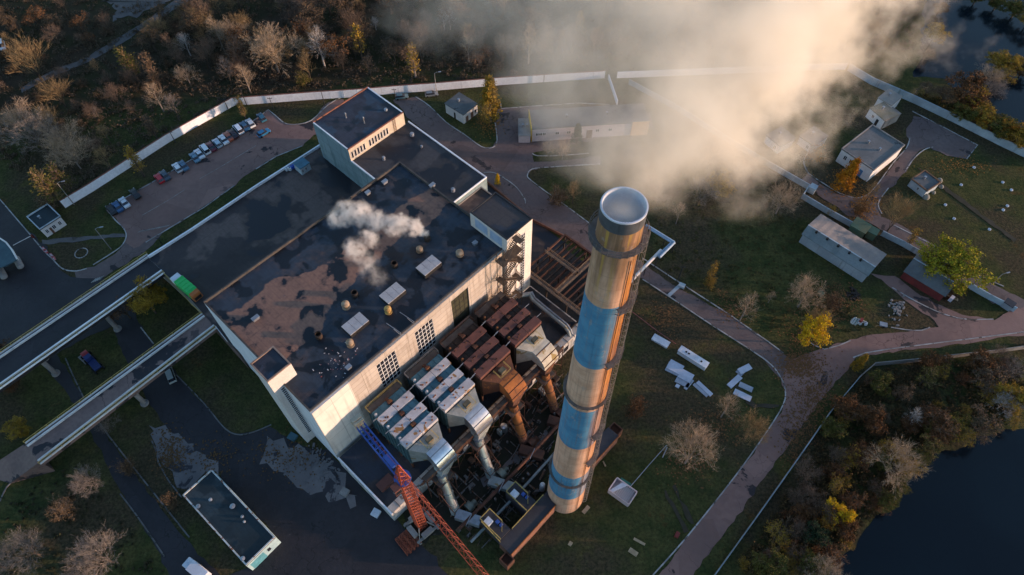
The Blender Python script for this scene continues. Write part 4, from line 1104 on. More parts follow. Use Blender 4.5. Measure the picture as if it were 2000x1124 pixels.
struct("tower_yard", MB(W).sheet([(60.9,3.5),(80,3.5),(80,33),(71.5,33),(69.3,12)], .3) if False else MB(W).add([(60.9,2.2,.05),(79.6,2.2,.05),(80.2,33,.05),(60.9,33,.05)], [(0,1,2,3)]), M['terrace'])
q = MB(); a = W(68.0, 6.0, .5); b = W(70.4, 8.8, .5); q.cyl(a, b, .42, .42, 14); q.dome(W(71.0, 9.6, .3), .6, .6, 14, 4); q.cyl(a - ZU*.5 + UX*.6 + VX*.6, a + UX*.6 + VX*.6, .1)
tag(q.build("small_pipe_stub", mat("cream cylinder", (.50,.40,.28), (.36,.28,.2), .8, .8), smooth=True), "small cream cylinder and ball lying on the dark yard beside the stair tower", "cylinder")
# ------------------------------------------------------------------ tower crane
CB = W(2.9, -23.4, 0); CTOP = 31.0
cr = thing("tower_crane", "orange lattice tower crane with blue counter jib reaching over the annexe", "tower crane", CB)
JD = (P(952,1124,33.0) - P(785,922,33.0)); JD.z = 0; JD.normalize(); JN = Vector((-JD.y, JD.x, 0))
def lattice(mb, a, b, w0, w1, n, nx, ny, r=.09, rd=.055):
    """four-chord lattice from a to b"""
    for i in range(n):
        f0, f1 = i/n, (i+1)/n
        p0 = a.lerp(b, f0); p1 = a.lerp(b, f1); s0 = (w0 + (w1-w0)*f0)/2; s1 = (w0 + (w1-w0)*f1)/2
        c0 = [p0 + nx*x*s0 + ny*y*s0 for x, y in ((-1,-1),(1,-1),(1,1),(-1,1))]
        c1 = [p1 + nx*x*s1 + ny*y*s1 for x, y in ((-1,-1),(1,-1),(1,1),(-1,1))]
        for k in range(4):
            mb.bar(c0[k], c1[k], r*2); mb.bar(c0[k], c0[(k+1) % 4], rd*2)
            mb.bar(c0[k], c1[(k+1) % 4] if i % 2 else c1[(k+1) % 4], rd*2)
            mb.bar(c0[(k+1) % 4], c1[k], rd*2)
    return mb
q = MB(); lattice(q, CB + ZU*1.2, CB + ZU*CTOP, 1.8, 1.8, 17, JD, JN, .07, .035); q.build("mast", M['crane_orange'], cr)
q = MB()
jb = CB + ZU*(CTOP+1.4)
for i in range(27):   # triangular jib
    p0 = jb + JD*(1.0 + i*1.5); p1 = jb + JD*(1.0 + (i+1)*1.5)
    t0, t1 = p0 + ZU*1.5 + JD*.75, p1 + ZU*1.5 + JD*.75
    for s in (-.65, .65):
        q.bar(p0+JN*s, p1+JN*s, .11); q.bar(p0+JN*s, t0, .06); q.bar(t0, p1+JN*s, .06)
    q.bar(t0, t1, .13); q.bar(p0-JN*.65, p0+JN*.65, .06); q.bar(p0-JN*.65, p1+JN*.65, .05)
q.build("jib", M['crane_orange'], cr)
q = MB(); e = jb - JD*13.5
for s in (-.75, .75):
    q.bar(jb+JN*s, e+JN*s, .2); q.bar(jb+JN*s+ZU*1.1, e+JN*s+ZU*1.1, .10)
    for i in range(10): p_ = jb.lerp(e, i/9)+JN*s; q.bar(p_, p_+ZU*1.1, .08)
for i in range(13): p_ = jb.lerp(e, i/12); q.bar(p_-JN*.75, p_+JN*.75, .14)
for i in range(12): q.bar(jb.lerp(e, i/12)-JN*.75, jb.lerp(e, (i+1)/12)+JN*.75, .08)
q.obox(jb.lerp(e, .24), JD, 2.6, 1.0, .8); q.obox(jb.lerp(e, .62) - ZU*.1, JD, 8.0, .35, .06)
q.build("counter_jib", M['crane_blue'], cr)
q = MB()
for i in range(3): q.obox(e + JD*(.3+i*.5), JN, 1.9, .42, 1.9) if i != 1 else q.obox(e + JD*(.3+i*.5), JN, 1.8, .42, 2.1)
q.build("counterweight", mat("sandy ballast", (.42,.36,.28), (.33,.28,.22), .8, .9), cr)
q = MB(); lattice(q, CB + ZU*(CTOP+.2), CB + ZU*(CTOP+6.0), 1.9, .3, 4, JD, JN, .10, .06); q.build("tower_head", M['crane_orange'], cr)
q = MB(); t = CB + ZU*(CTOP+6.0)
q.tube([t, jb + JD*24 + ZU*1.5], .035, 4); q.tube([t, jb + JD*11 + ZU*1.5], .03, 4); q.tube([t, e + JD*1.0 + ZU*1.1], .035, 4)
q.build("tie_rod", M['crane_orange'], cr)
q = MB(); q.obox(CB + JN*-1.9 + JD*.6 + ZU*(CTOP-1.6), JD, 1.5, 1.3, 2.1); q = q.build("cab", M['rust_roof'], cr)
g = MB(); g.obox(CB + JN*-1.9 + JD*1.37 + ZU*(CTOP-1.2), JD, .06, 1.1, 1.2); g.obox(CB + JN*-2.57 + JD*.6 + ZU*(CTOP-1.2), JN, .06, 1.2, 1.2); g.build("cab_window", M['glass'], q)
q = MB(); q.cyl(CB + ZU*(CTOP-.1), CB + ZU*(CTOP+.35), 1.5, 1.5, 20); q.build("slewing_ring", M['crane_blue'], cr)
q = MB()
for s in (-1, 1):
    q.obox(CB + JN*s*2.3, JD, 5.6, .55, .6); q.obox(CB + JD*s*2.3 + ZU*.603, JN, 5.6, .5, .5)
for a in (45, 135, 225, 315):
    c0 = CB + (JD*math.cos(math.radians(a)) + JN*math.sin(math.radians(a)))*3.0 + ZU*.6
    q.bar(c0, CB + (JD*math.cos(math.radians(a)) + JN*math.sin(math.radians(a)))*1.4 + ZU*4.0, .2)
q.build("base_frame", M['concrete'], cr)
for (a, b) in ((2.2, 0), (-2.2, 0), (0, 2.2), (0, -2.2)):
    q = MB(); q.obox(CB + JD*a + JN*b + ZU*1.11, JN if a else JD, 2.6, 1.1, 1.0); q.build("ballast_block", M['concrete'], cr)
# stack of spare crane sections
sp_ = MB(); c = P(797, 1058)
for k in range(4):
    a = c + JN*(k*.95-1.4) - JD*1.9 + ZU*.5; lattice(sp_, a, a + JD*4.2, .8, .8, 5, JN, ZU, .06, .04)
tag(sp_.build("lattice_sections", mat("dull red lattice", (.27,.075,.04), (.18,.05,.03), .8, .8)), "stack of dull red lattice sections lying beside the crane base", "lattice sections")
# ------------------------------------------------------------------ small buildings
def rect_px(p0, p1, p2, h):
    """orthogonal roof rectangle: edge p0-p1 as seen at height h, depth towards p2"""
    a = P(*p0, h); b = P(*p1, h); c = P(*p2, h)
    d = (b-a); L = d.length; d.normalize(); n = Vector((-d.y, d.x, 0)); k = (c-a).dot(n)
    if k < 0: n = -n; k = -k
    a.z = 0
    return a, d, n, L, k
def house(name, label, cat, p0, p1, p2, h, wall, roof, over=.25, windows=(), doors=(), side_doors=(), group=None, parapet=None, stacks=1, tilt=0.0):
    """flat or lean-to roofed box; p0-p1 is the roof edge of the wall facing the camera"""
    a, d, n, L, k = rect_px(p0, p1, p2, h)
    th = thing(name, label, cat, a + d*L/2 + n*k/2, group)
    fr = lambda x, y, z: Vector((a.x, a.y, 0)) + d*x + n*y + ZU*z
    w = MB(fr); w.add([(0,0,0),(L,0,0),(L,k,0),(0,k,0),(0,0,h-.25),(L,0,h-.25),(L,k,h-.25+tilt),(0,k,h-.25+tilt)], [(3,2,1,0),(4,5,6,7),(0,1,5,4),(1,2,6,5),(2,3,7,6),(3,0,4,7)])
    w.build("wall", wall, th)
    r = MB(fr); o = over
    r.add([(-o,-o,h-.24),(L+o,-o,h-.24),(L+o,k+o,h-.24+tilt),(-o,k+o,h-.24+tilt),(-o,-o,h),(L+o,-o,h),(L+o,k+o,h+tilt),(-o,k+o,h+tilt)], [(3,2,1,0),(4,5,6,7),(0,1,5,4),(1,2,6,5),(2,3,7,6),(3,0,4,7)])
    ro = r.build("roof", roof, th)
    if parapet:
        q = MB(fr); q.box(-o,-o+.28,-o+.283,k+o-.283,h+.003,h+.3); q.box(L+o-.28,L+o,-o+.283,k+o-.283,h+.003,h+.3); q.box(-o,L+o,k+o-.28,k+o,h+.003,h+.3); q.box(-o,L+o,-o,-o+.28,h+.003,h+.2)
        q.build("parapet", parapet, th)
    for (x0, x1, z0, z1) in windows:
        q = MB(fr).box(x0*L, x1*L, -.03, -.003, z0, z1).build("window", M['glass'], th)
        f = MB(fr); f.box(x0*L-.09, x0*L-.003, -.06, -.002, z0-.08, z1+.08); f.box(x1*L+.003, x1*L+.09, -.06, -.002, z0-.08, z1+.08); f.box(x0*L, x1*L, -.06, -.032, z1, z1+.08); f.box((x0+x1)/2*L-.04, (x0+x1)/2*L+.04, -.05, -.033, z0, z1)
        f.build("window_frame", M['frame'], q)
    for (x0, x1, z1, m) in doors:
        MB(fr).box(x0*L, x1*L, -.05, -.003, .05, z1).build("door", m, th)
    for (y0, y1, z0, z1, m) in side_doors:
        MB(fr).box(L+.003, L+.05, y0*k, y1*k, z0, z1).build("door" if z0 < .3 else "window", m, th)
    for i in range(stacks):
        x = L*(.3 + .35*i); q = MB(fr); q.box(x, x+.5, k*.5, k*.5+.5, h, h+.8+tilt); q.box(x-.08, x+.58, k*.5-.08, k*.5+.58, h+.803+tilt, h+.9+tilt); q.build("roof_vent", M['steel'], ro)
    return th
blue_door = paint("blue door", (.05,.16,.30), .6)
brown_door = paint("brown door", (.12,.06,.04), .6)
house("gatehouse", "small white fronted gatehouse with dark roof beside the left yard", "gatehouse", (78,448), (117,423), (55,424), 3.6, M['white'], M['roof_e'], .2, [(.12,.22,1.2,2.4),(.45,.58,1.2,2.4),(.75,.86,1.2,2.4)], [(.3,.4,2.2,brown_door)], parapet=M['wallgrey'])
house("white_house", "small white house with dark sloping roof beside the golden cone tree", "house", (869.5,202), (905,224), (896,181), 3.8, M['white'], M['grey_roof'], .2, [], [(.46,.55,2.3,M['dark'])], [(.15,.32,.05,2.2,brown_door),(.5,.68,.05,2.2,brown_door),(.8,.9,1.0,2.0,M['glass'])], tilt=.0)
yg = house("workshop", "long low workshop with pinkish wall and yellow gable half lost in smoke", "workshop", (1040,252), (1267,237), (1033,217), 5.2, M['pink_wall'], M['grey_roof'], .15, [(.03,.055,2.4,3.3),(.06,.085,2.4,3.3),(.09,.115,2.4,3.3),(.2,.23,2.4,3.3),(.3,.33,2.4,3.3),(.4,.43,2.4,3.3),(.55,.58,2.4,3.3),(.66,.69,2.4,3.3)], [(.14,.19,3.2,M['pink_wall']),(.47,.52,3.2,brown_door)], stacks=2)
a_, d_, n_, L_, k_ = rect_px((1040,252), (1267,237), (1033,217), 5.2)
q = MB(lambda x, y, z: Vector((a_.x, a_.y, 0)) + d_*x + n_*y + ZU*z); q.box(-.30, -.16, -.2, k_+.2, 0, 5.55); q.build("gable_cladding", M['yellow_wall'], yg)
q = MB(lambda x, y, z: Vector((a_.x, a_.y, 0)) + d_*x + n_*y + ZU*z); q.box(L_*.86, L_+.3, -.32, -.17, 0, 5.4); q.build("end_panel", mat("faded orange panel", (.55,.33,.16), (.48,.28,.13), .5, .8), yg)
house("lean_to", "low grey lean-to against the yellow gable of the workshop", "shed", (1013,265), (1036,265), (1011,232), 3.0, M['pink_wall'], mat("pale lean-to roof", (.30,.27,.25), (.22,.20,.19), .4, .9), .1, stacks=2)
house("garage", "left one of two small white garages at the smoke's edge", "garage", (1498,264), (1525,286), (1524,246), 3.2, M['white'], M['grey_roof'], .2, [(.62,.78,.8,1.9)], [(.1,.45,2.3,M['frame'])], parapet=None)
house("garage", "right one of two small white garages at the smoke's edge", "garage", (1563,266), (1590,285), (1587,245), 3.2, M['white'], M['grey_roof'], .2, [(.6,.75,.9,1.9)], [(.12,.45,2.3,M['frame'])])
house("pump_house", "large grey roofed pump house with white front behind the orange tree", "pump house", (1645,291), (1707,332), (1695,240), 5.0, M['white'], mat("slate grey roof", (.16,.155,.155), (.115,.115,.118), .2, .9, spots=((.07,.07,.072), .3, .66)), .2, [(.15,.23,2.2,3.6),(.33,.41,2.2,3.6),(.52,.60,2.2,3.6)], [(.68,.78,2.6,blue_door),(.45,.5,2.2,M['dark'])], parapet=M['concrete'], stacks=2)
house("store_building", "pale walled store with sandy roof by the lake shore wall", "store", (1716,191), (1742,206), (1737,174), 4.0, M['white'], mat("sandy roof", (.30,.25,.22), (.22,.19,.17), .3, .9), .15, [(.4,.55,1.5,2.6)], [(.7,.85,2.2,brown_door)])
house("store_building", "lower brown roofed store with bright white side left of the sandy roofed one", "store", (1700,211), (1728,235), (1722,196), 3.6, M['white'], mat("mossy roof", (.17,.15,.10), (.22,.19,.15), .4, .9), .15, [(.3,.42,1.4,2.4)], [(.6,.75,2.2,M['dark'])])
house("roofless_store", "crumbling brown roofed store right of the white stores by the lake wall", "store", (1731,236), (1760,222), (1718,222), 3.4, M['concrete'], mat("rubble roof", (.16,.13,.11), (.26,.22,.20), .7, .95, spots=((.35,.33,.32), .8, .6)), .1, stacks=0)
house("field_shed", "small grey roofed shed with bluish wall and round bales on the right field", "shed", (1781,350), (1811,373), (1799,329), 2.8, M['wallgrey'], M['grey_roof'], .2, [(.5,.6,1,2)], [(.2,.4,2.2,M['wallgrey'])], parapet=mat("rusty verge", (.22,.11,.06), (.15,.09,.06), .7, .9))
for i, (x, y, r) in enumerate(((1834,354,.9),(1838,366,.7),(1808,386,1.0),(1823,377,.6))):
    q = MB(); c = P(x, y); c.z = -.1; q.dome(c, r, r*1.25, 14, 5)
    tag(q.build("hay_heap", mat("grey straw", (.26,.25,.22), (.17,.16,.14), 1.2, .95), smooth=True), ["pale round heap at the upper corner of the field shed","small brown round heap just below the upper heap at the field shed","largest pale round heap below the field shed front","smallest round heap between the other heaps at the field shed"][i], "heap", "round heaps around the field shed")
def gable(name, label, cat, e0, e1, r0, r1, f0, eave, ridge, walls, m0, m1):
    """gabled building: e0-e1 lower eave, r0-r1 ridge, f0 far eave corner"""
    a = P(*e0, eave); b = P(*e1, eave); d = b-a; L = d.length; d.normalize(); n = Vector((-d.y, d.x, 0))
    rr = P(*r0, ridge)-a
    if rr.dot(n) < 0: n = -n
    y1 = rr.dot(n); y2 = (P(*f0, eave)-a).dot(n)
    y2 = max(y2, y1*1.3); a.z = 0
    th = thing(name, label, cat, a + d*L/2 + n*y2/2)
    fr = lambda x, y, z: a + d*x + n*y + ZU*z
    w = MB(fr); w.add([(0,0,0),(L,0,0),(L,y2,0),(0,y2,0),(0,0,eave-.15),(L,0,eave-.15),(L,y2,eave-.15),(0,y2,eave-.15),(0,y1,ridge-.15),(L,y1,ridge-.15)],
        [(0,1,5,4),(2,3,7,6),(1,2,6,9,5),(3,0,4,8,7),(3,2,1,0)])
    w.build("wall", walls, th)
    o = .3
    for nm, m, ya, za, yb, zb in (("roof", m0, -o, eave-.12, y1, ridge), ("roof", m1, y1, ridge, y2+o, eave-.12)):
        q = MB(fr); N = max(8, int(L/.9))
        vs = []; fs = []
        for i in range(N+1):
            x = -o + (L+2*o)*i/N; dz = .07 if i % 2 else 0
            vs += [(x, ya, za+dz), (x, yb, zb+dz), (x, ya, za-.1), (x, yb, zb-.1)]
        for i in range(N):
            k = 4*i; fs += [(k,k+4,k+5,k+1),(k+2,k+3,k+7,k+6),(k,k+2,k+6,k+4),(k+1,k+5,k+7,k+3)]
        fs += [(0,1,3,2),(4*N,4*N+2,4*N+3,4*N+1)]
        q.add(vs, fs); q.build(nm, m, th)
    q = MB(fr); q.box(-o, L+o, y1-.16, y1+.16, ridge+.06, ridge+.16); q.build("ridge_cap", M['wallgrey'], th)
    return th, fr, L, y1, y2
bt, bf, bL, b1, b2 = gable("barn", "long barn with ribbed brown and blue grey roof on the right lawn", "barn", (1569,457), (1695,537), (1580,441), (1706,521), (1600,417), 3.6, 5.6, M['wallgrey'], M['corr_blue'], M['corr'])
for i in range(5):
    q = MB(bf); x = bL*(.12 + .17*i); q.box(x, x+.5, b1-.7, b1-.2, 5.2, 5.9); q.build("roof_vent", M['dark'], bt)
gable("red_shed", "shed with dark mossy roof and red boarded front beneath the yellow twin tree", "shed", (1768,530), (1846,577), (1786,506), (1859,547), (1797,492), 3.0, 4.6, M['red_wall'], M['grey_roof'], mat("pale brown sheet", (.30,.26,.24), (.22,.19,.18), .4, .9))  # near slope darker and greyer, far slope paler and browner
q = thing("board_front", "dark red boarded lean-to along the front of the mossy red shed", "lean-to", P(1797,562))
MB().wall(px([(1763,541),(1834,582)]), 0, 2.6, .9).build("boards", M['red_wall'], q)
house("green_shed", "mottled green roofed shed at the gap in the pale wall behind the barn", "shed", (1662,440), (1690,456), (1674,424), 2.8, M['green_roof'], M['green_roof'], .15, stacks=0)
house("green_shed", "smaller dark green shed to the right of the mottled green one", "shed", (1696,452), (1712,460), (1702,441), 2.6, M['green_roof'], mat("dark green roof", (.035,.10,.08), (.03,.075,.06), .4, .8), .1, stacks=0)
house("bin_shelter", "pale lean-to bin tucked against the pale blue wall by the road bend", "shelter", (1962,590), (1979,601), (1966,580), 2.0, M['wallgrey'], M['roof_b'], .08, stacks=0)
house("transformer_box", "small pale concrete box by the pump house road beside a dark pole", "box", (1581,365), (1593,371), (1586,357), 2.2, M['wallgrey'], M['wallgrey'], .05, stacks=0)
# store by the courtyard, lower left
st_ = house("courtyard_store", "long flat roofed store with teal walls and worn white rim in the dark courtyard", "store", (357,968), (481,1106), (418,922), 4.2, mat("teal painted front", (.34,.47,.51), (.26,.38,.43), .4, .8), M['roof_e'], .0, (), (), [(.08,.52,.05,3.2,mat("blue gate", (.10,.30,.38), (.07,.22,.28), .6, .7)),(.62,.72,1.4,2.8,M['glass'])],
    parapet=mat("worn white rim", (.50,.56,.58), (.38,.40,.40), .6, .9, spots=((.20,.09,.06), .9, .57)), stacks=0)
for i, (x, y, r) in enumerate(((388,990,.5),(412,977,.4),(474,1010,.35),(478,1020,.3),(475,1092,.5),(455,990,.6))):
    q = MB(); c = P(x, y, 4.2); q.lathe(c, [(r*.7,0),(r*.7,.3),(r,.35),(0,.6)], 10); q.build("roof_vent", M['steel'], st_, smooth=True)
house("terrace_cabin", "small teal cabin with pale front on the terrace edge by the car park", "cabin", (586,330), (604,318), (574,318), 10.6, M['wallgrey'], mat("teal cabin roof", (.07,.17,.24), (.05,.12,.17), .5, .7), .1, [(.1,.25,8.9,9.9),(.45,.6,8.9,9.9)], stacks=0)
for x, y, c, lab in ((574,329,(.03,.10,.45),"blue barrel group beside the teal terrace cabin"),(564,331,(.55,.58,.62),"white bundle left of the blue barrels on the terrace")):
    q = MB(); b = P(x, y, TZ); r = random.Random(x)
    for i in range(4): o = b + Vector((r.uniform(-.7,.7), r.uniform(-.6,.6), .02)); q.cyl(o, o+ZU*.9, .32, .32, 12)
    tag(q.build("barrels", paint("barrel paint %d" % x, c, .5)), lab, "barrels")
# canopy at the left edge (weighbridge)
wc = thing("weighbridge_canopy", "dark canopy with curved white edge over pale cylinders at the left edge", "canopy", P(-5, 500))
q = MB(); q.prism([P(*p, 4.5) for p in ((-5,463),(12,474),(24,489),(34,507),(10,520),(-40,535),(-60,480))], 4.2, 4.5); q.build("roof", mat("teal canopy roof", (.045,.09,.11), (.03,.06,.08), .4, .7), wc)
q = MB(); q.wall([P(*p, 4.5) for p in ((-5,463),(12,474),(24,489),(34,507))], 4.1, 4.75, .35); q.build("fascia", mat("white fascia", (.70,.66,.62), (.6,.57,.55), .6, .7), wc)
for p in ((6,522),(28,512),(-10,540)):
    c = P(*p); q = MB(); q.cyl(c, c+ZU*4.2, .25, .25, 10); q.build("column", M['concrete'], wc)
for (x, y, lab) in ((12,545,"pale cylinder nearer the canopy corner at the left edge"),(44,525,"pale cylinder standing right of the canopy at the left edge")):
    q = MB(); a = P(x, y); d = (P(x-14, y-26)-a).normalized(); b = a + d*3.4; q.cyl(a+ZU*.9, b+ZU*.9, .85, .85, 18); q.dome(a+ZU*.9, .84, .84, 14, 4)
    tag(q.build("pipe_cylinder", M['concrete'], smooth=True), lab, "cylinder")
# barrier across the gate road
q = thing("barrier", "long pale barrier pole with red post across the left yard", "barrier", P(64,465))
g = MB(); g.bar(P(66,465)+ZU*1.0, P(30,484)+ZU*1.0, .14); g.build("boom", M['white'], q)
g = MB(); c = P(66,465); g.obox(c, (1,.4,0), .5, .4, 1.2); g.build("post", M['red_wall'], q)
for i, (x, y, l) in enumerate(((88,490,1.8),(92,493,1.2),(103,502,1.6),(107,506,1.1))):
    q = MB(); c = P(x, y); q.obox(c, (1,-1.1,0), l, .5, .7)
    tag(q.build("road_block", mat("red and white block", (.42,.30,.32), (.45,.06,.06), .9, .8, lo=.48, hi=.52)), "red and white block in the short row at the yard kerb", "road block", "red and white blocks at the yard kerb")
# ------------------------------------------------------------------ containers, panels, boats and scrap on the lawns
def slab(name, label, cat, p0, p1, w, h, m, z=0.0, group=None, tilt=0.0, parts=True):
    a = P(*p0, z+h); b = P(*p1, z+h); a.z = b.z = z
    d = (b-a); L = d.length; d.normalize(); n = Vector((-d.y, d.x, 0))
    q = MB(); q.add([a-n*w/2, b-n*w/2, b+n*w/2, a+n*w/2, a-n*w/2+ZU*h, b-n*w/2+ZU*h, b+n*w/2+ZU*(h+tilt), a+n*w/2+ZU*(h+tilt)], [(3,2,1,0),(4,5,6,7),(0,1,5,4),(1,2,6,5),(2,3,7,6),(3,0,4,7)])
    return tag(q.build(name, m), label, cat, group), a, b, d, n, L
def container(label, p0, p1, w, h, holes=()):
    a = P(*p0, h); b = P(*p1, h); a.z = b.z = 0; d = (b-a); L = d.length; d.normalize(); n = Vector((-d.y, d.x, 0))
    th = thing("site_container", label, "container", (a+b)/2)
    fr = lambda x, y, z: a + d*x + n*y + ZU*z
    q = MB(fr); q.box(0, L, -w/2, w/2, .12, h-.1); q.build("body", M['white2'], th)
    q = MB(fr); q.box(-.06, L+.06, -w/2-.06, w/2+.06, h-.097, h)
    for i in range(int(L/.9)): q.box(.3+i*.9, .36+i*.9, -w/2+.05, w/2-.05, h+.003, h+.035)
    ro = q.build("roof", M['white2'], th)
    for x in holes: MB(fr).box(L*x, L*x+.45, -.25, .2, h+.04, h+.10).build("roof_vent", M['dark'], ro)
    q = MB(fr)
    for i in range(int(L/.45)): q.box(.1+i*.45, .2+i*.45, -w/2-.05, -w/2-.003, .2, h-.15)
    q.build("corrugation", M['white2'], th)
    q = MB(fr); q.box(-.04, -.003, -w/2+.2, w/2-.2, .2, h-.3); q.build("door", M['steel'], th)
    q = MB(fr); 
    for x in (.2, L-.6): q.box(x, x+.4, -w/2, w/2, 0, .117)
    q.build("skid", M['metal_dark'], th)
container("short plain white container lying on the lawn right of the chimney", (1276,657), (1306,674), 1.7, .8)
container("long white container with dark roof openings on the lawn right of the chimney", (1328,680), (1382,714), 1.7, 1.7, (.2,.3,.75))
PAN = mat("bluish white insulation panel", (.42,.47,.58), (.33,.38,.48), .4, .7)
PAN2 = mat("grey insulation panel", (.30,.34,.42), (.24,.28,.35), .5, .8)
for i, (p0, p1, w, h, m, z, lab) in enumerate((
    ((1303,714),(1330,727),3.2,.5,PAN2,0,"lowest panel stack, farthest left of the white slabs on the lawn"),
    ((1306,710),(1332,724),3.2,.25,PAN,.55,"square white slab on top of the left stack of panels"),
    ((1322,737),(1348,750),3.0,.4,PAN2,0,"grey edged slab under the second white square on the lawn"),
    ((1328,728),(1352,741),3.0,.3,PAN,.45,"second square white slab, right of the left stack"),
    ((1338,760),(1353,742),1.2,.4,PAN2,0,"narrow grey slab pointing up beside the second white square"),
    ((1320,752),(1327,756),1.3,.35,PAN,0,"tiny white slab lying below the square slabs"),
    ((1362,746),(1390,772),1.5,.5,PAN,0,"long narrow white slab reaching the pale bare tree"),
    ((1355,750),(1382,774),1.1,.4,PAN2,0,"long narrow grey slab beside the long white one"),
    ((1444,726),(1466,715),2.2,.6,PAN,.5,"upper right white slab of the far panel pile"),
    ((1441,722),(1452,731),2.4,.4,PAN2,0,"grey slab tucked under the upper right white slab"),
    ((1424,755),(1446,735),2.0,.5,PAN,0,"white slab slanting up towards the far panel pile"),
    ((1444,750),(1470,762),2.0,.35,PAN2,0,"grey slab pointing right in the far panel pile"),
    ((1434,764),(1467,780),2.2,.5,PAN,0,"lowest white slab of the far panel pile"))):
    slab("insulation_panel", lab, "panel", p0, p1, w*(.85 if w > 2.9 else .68), h*.5, m, z*.5, "white panels lying on the chimney lawn")
tb = thing("frame_tank", "open white ribbed bin with pale tarpaulin in front of a green sheet", "bin", P(1208,975))
a = P(1187,962); b = P(1226,990); d = (b-a).normalized(); n = Vector((-d.y, d.x, 0)); L = (b-a).length; fr = lambda x, y, z: a + d*x + n*y + ZU*z
q = MB(fr); q.box(0, L, -.1, .1, 0, 1.9); q.box(0, L, 3.2, 3.4, 0, 1.9); q.box(-.1, .1, .103, 3.197, 0, 1.9); q.box(L-.1, L+.1, .103, 3.197, 0, 1.9); q.box(.1, L-.1, .1, 3.2, 0, .6); q.build("shell", M['pink_wall'], tb)
q = MB(fr)
for i in range(9): q.box(1.2+i*(L-1.5)/9, 1.34+i*(L-1.5)/9, .1, 3.2, 1.5, 1.62)
q.build("rib", M['white'], tb)
q = MB(fr); q.add([(.2,.1,1.7),(1.0,.1,1.95),(L*.55,3.2,1.95),(L*.3,3.2,1.75),(.2,.1,1.6),(1.0,.1,1.85),(L*.55,3.2,1.85),(L*.3,3.2,1.65)], [(0,1,2,3),(7,6,5,4),(0,4,5,1),(1,5,6,2),(2,6,7,3),(3,7,4,0)]); q.build("tarpaulin", M['white2'], tb)
slab("green_sheet", "flat green sheet lying behind the white ribbed bin on the lawn", "sheet", (1206,945), (1226,958), 3.4, .25, mat("green tarpaulin", (.035,.16,.13), (.03,.12,.10), .5, .7))
for p0, p1, w, lab in (((1139,1002),(1150,989),.8,"pale plank lying near the chimney foot"),((1238,1052),(1260,1064),.5,"thin pale plank above the wider one on the lower lawn"),((1229,1073),(1245,1084),1.0,"wide pale plank on the lower lawn"),((1178,901),(1183,911),.3,"thin stick beside the right end of the flue duct"),((1150,935),(1154,944),.3,"thin stick close to the chimney's right edge"),((1111,1060),(1117,1064),.9,"small pale block on the lawn below the flue duct")):
    slab("plank", lab, "plank", p0, p1, w, .22, M['wood'])
slab("red_crate", "small red crate beside the kerb of the shore road", "crate", (1320,1042), (1327,1046), 1.1, .9, M['red_wall'])
# rowing boats by the junction
for i in range(6):
    a = P(1663 + i*4.6, 633 - i*.3 + (i % 2)*2); b = P(1672 + i*4.4, 620 + i*2.2)
    bt_ = thing("rowing_boat", ["leftmost pale boat of the row by the road","second pale boat from the left in the row by the road","third boat from the left in the row, grey topped","fourth boat from the left in the row by the road","fifth boat from the left in the row by the road","rightmost pale boat of the row by the road"][i], "boat", (a+b)/2, "upturned boats beside the road")
    d = (b-a); L = d.length; d.normalize(); n = Vector((-d.y, d.x, 0)); q = MB(); vs = []; fs = []
    for k in range(9):
        s = k/8; w = .62*math.sin(math.pi*min(1, .12+s*.88))**.6; hh = .55*math.sin(math.pi*(.1+.8*s))**.5
        c = a + d*L*s
        vs += [c-n*w, c-n*w*.7+ZU*hh*.75, c+ZU*hh, c+n*w*.7+ZU*hh*.75, c+n*w]
    for k in range(8):
        for j in range(4): fs.append((5*k+j, 5*k+5+j, 5*k+6+j, 5*k+1+j))
    fs += [(0,1,2,3,4),(40,44,43,42,41)]
    q.add(vs, fs); q.build("hull", mat("boat paint %d" % (i % 3), ((.50,.52,.50),(.36,.40,.36),(.55,.55,.58))[i % 3], None, 1.5, .6), bt_, smooth=True)
    q = MB(); q.tube([a + d*L*s + ZU*(.55*math.sin(math.pi*(.1+.8*s))**.5+.02) for s in (.05,.25,.5,.75,.95)], .05, 5); q.build("keel", M['metal_dark'], bt_)
slab("red_tarp_box", "small red box behind the row of pale boats", "box", (1681,623), (1686,626), 1.2, 1.0, M['red_wall'])
q = thing("cart", "small grey handcart with loose poles beside the road right of the boats", "cart", P(1720,636))
g = MB(); c = P(1723,637); g.obox(c+ZU*.4, (1,-.3,0), 1.8, 1.2, .5); g.build("tray", M['steel'], q)
g = MB(); g.bar(P(1712,632)+ZU*.3, P(1728,640)+ZU*.5, .12); g.bar(P(1710,638)+ZU*.1, P(1724,634)+ZU*.4, .1); g.build("pole", M['wood'], q)
g = MB()
for s in (-1, 1): k = c + Vector((0, s*.65, .35)); g.cyl(k-Vector((0,.07,0)), k+Vector((0,.07,0)), .35, .35, 14)
g.build("wheel", M['rubber'], q)
r = random.Random(4); q = MB()
for i in range(60):
    c = P(1752 + r.gauss(0,8), 606 + r.gauss(0,9)); q.obox(c, (r.random()-.5, r.random()-.5, 0), r.uniform(.2,.8), r.uniform(.2,.6), r.uniform(.1,.5))
tag(q.build("rubble", M['concrete']), "patch of grey rubble on the dark grass above the boats", "rubble", kind='stuff')
q = MB()
for i in range(10):
    c = P(1843+i*1.2, 573+i*.7); q.obox(c+ZU*(.18*(i % 3)), (1,-.75,0), r.uniform(3,5), .35, .18)
tag(q.build("timber_pile", M['wood']), "pile of sawn timber at the right end of the red shed", "timber pile")
slab("blue_lid_box", "small bluish box on the timber pile's right end", "box", (1858,579), (1864,583), 1.2, 1.3, M['white2'])
q = MB()
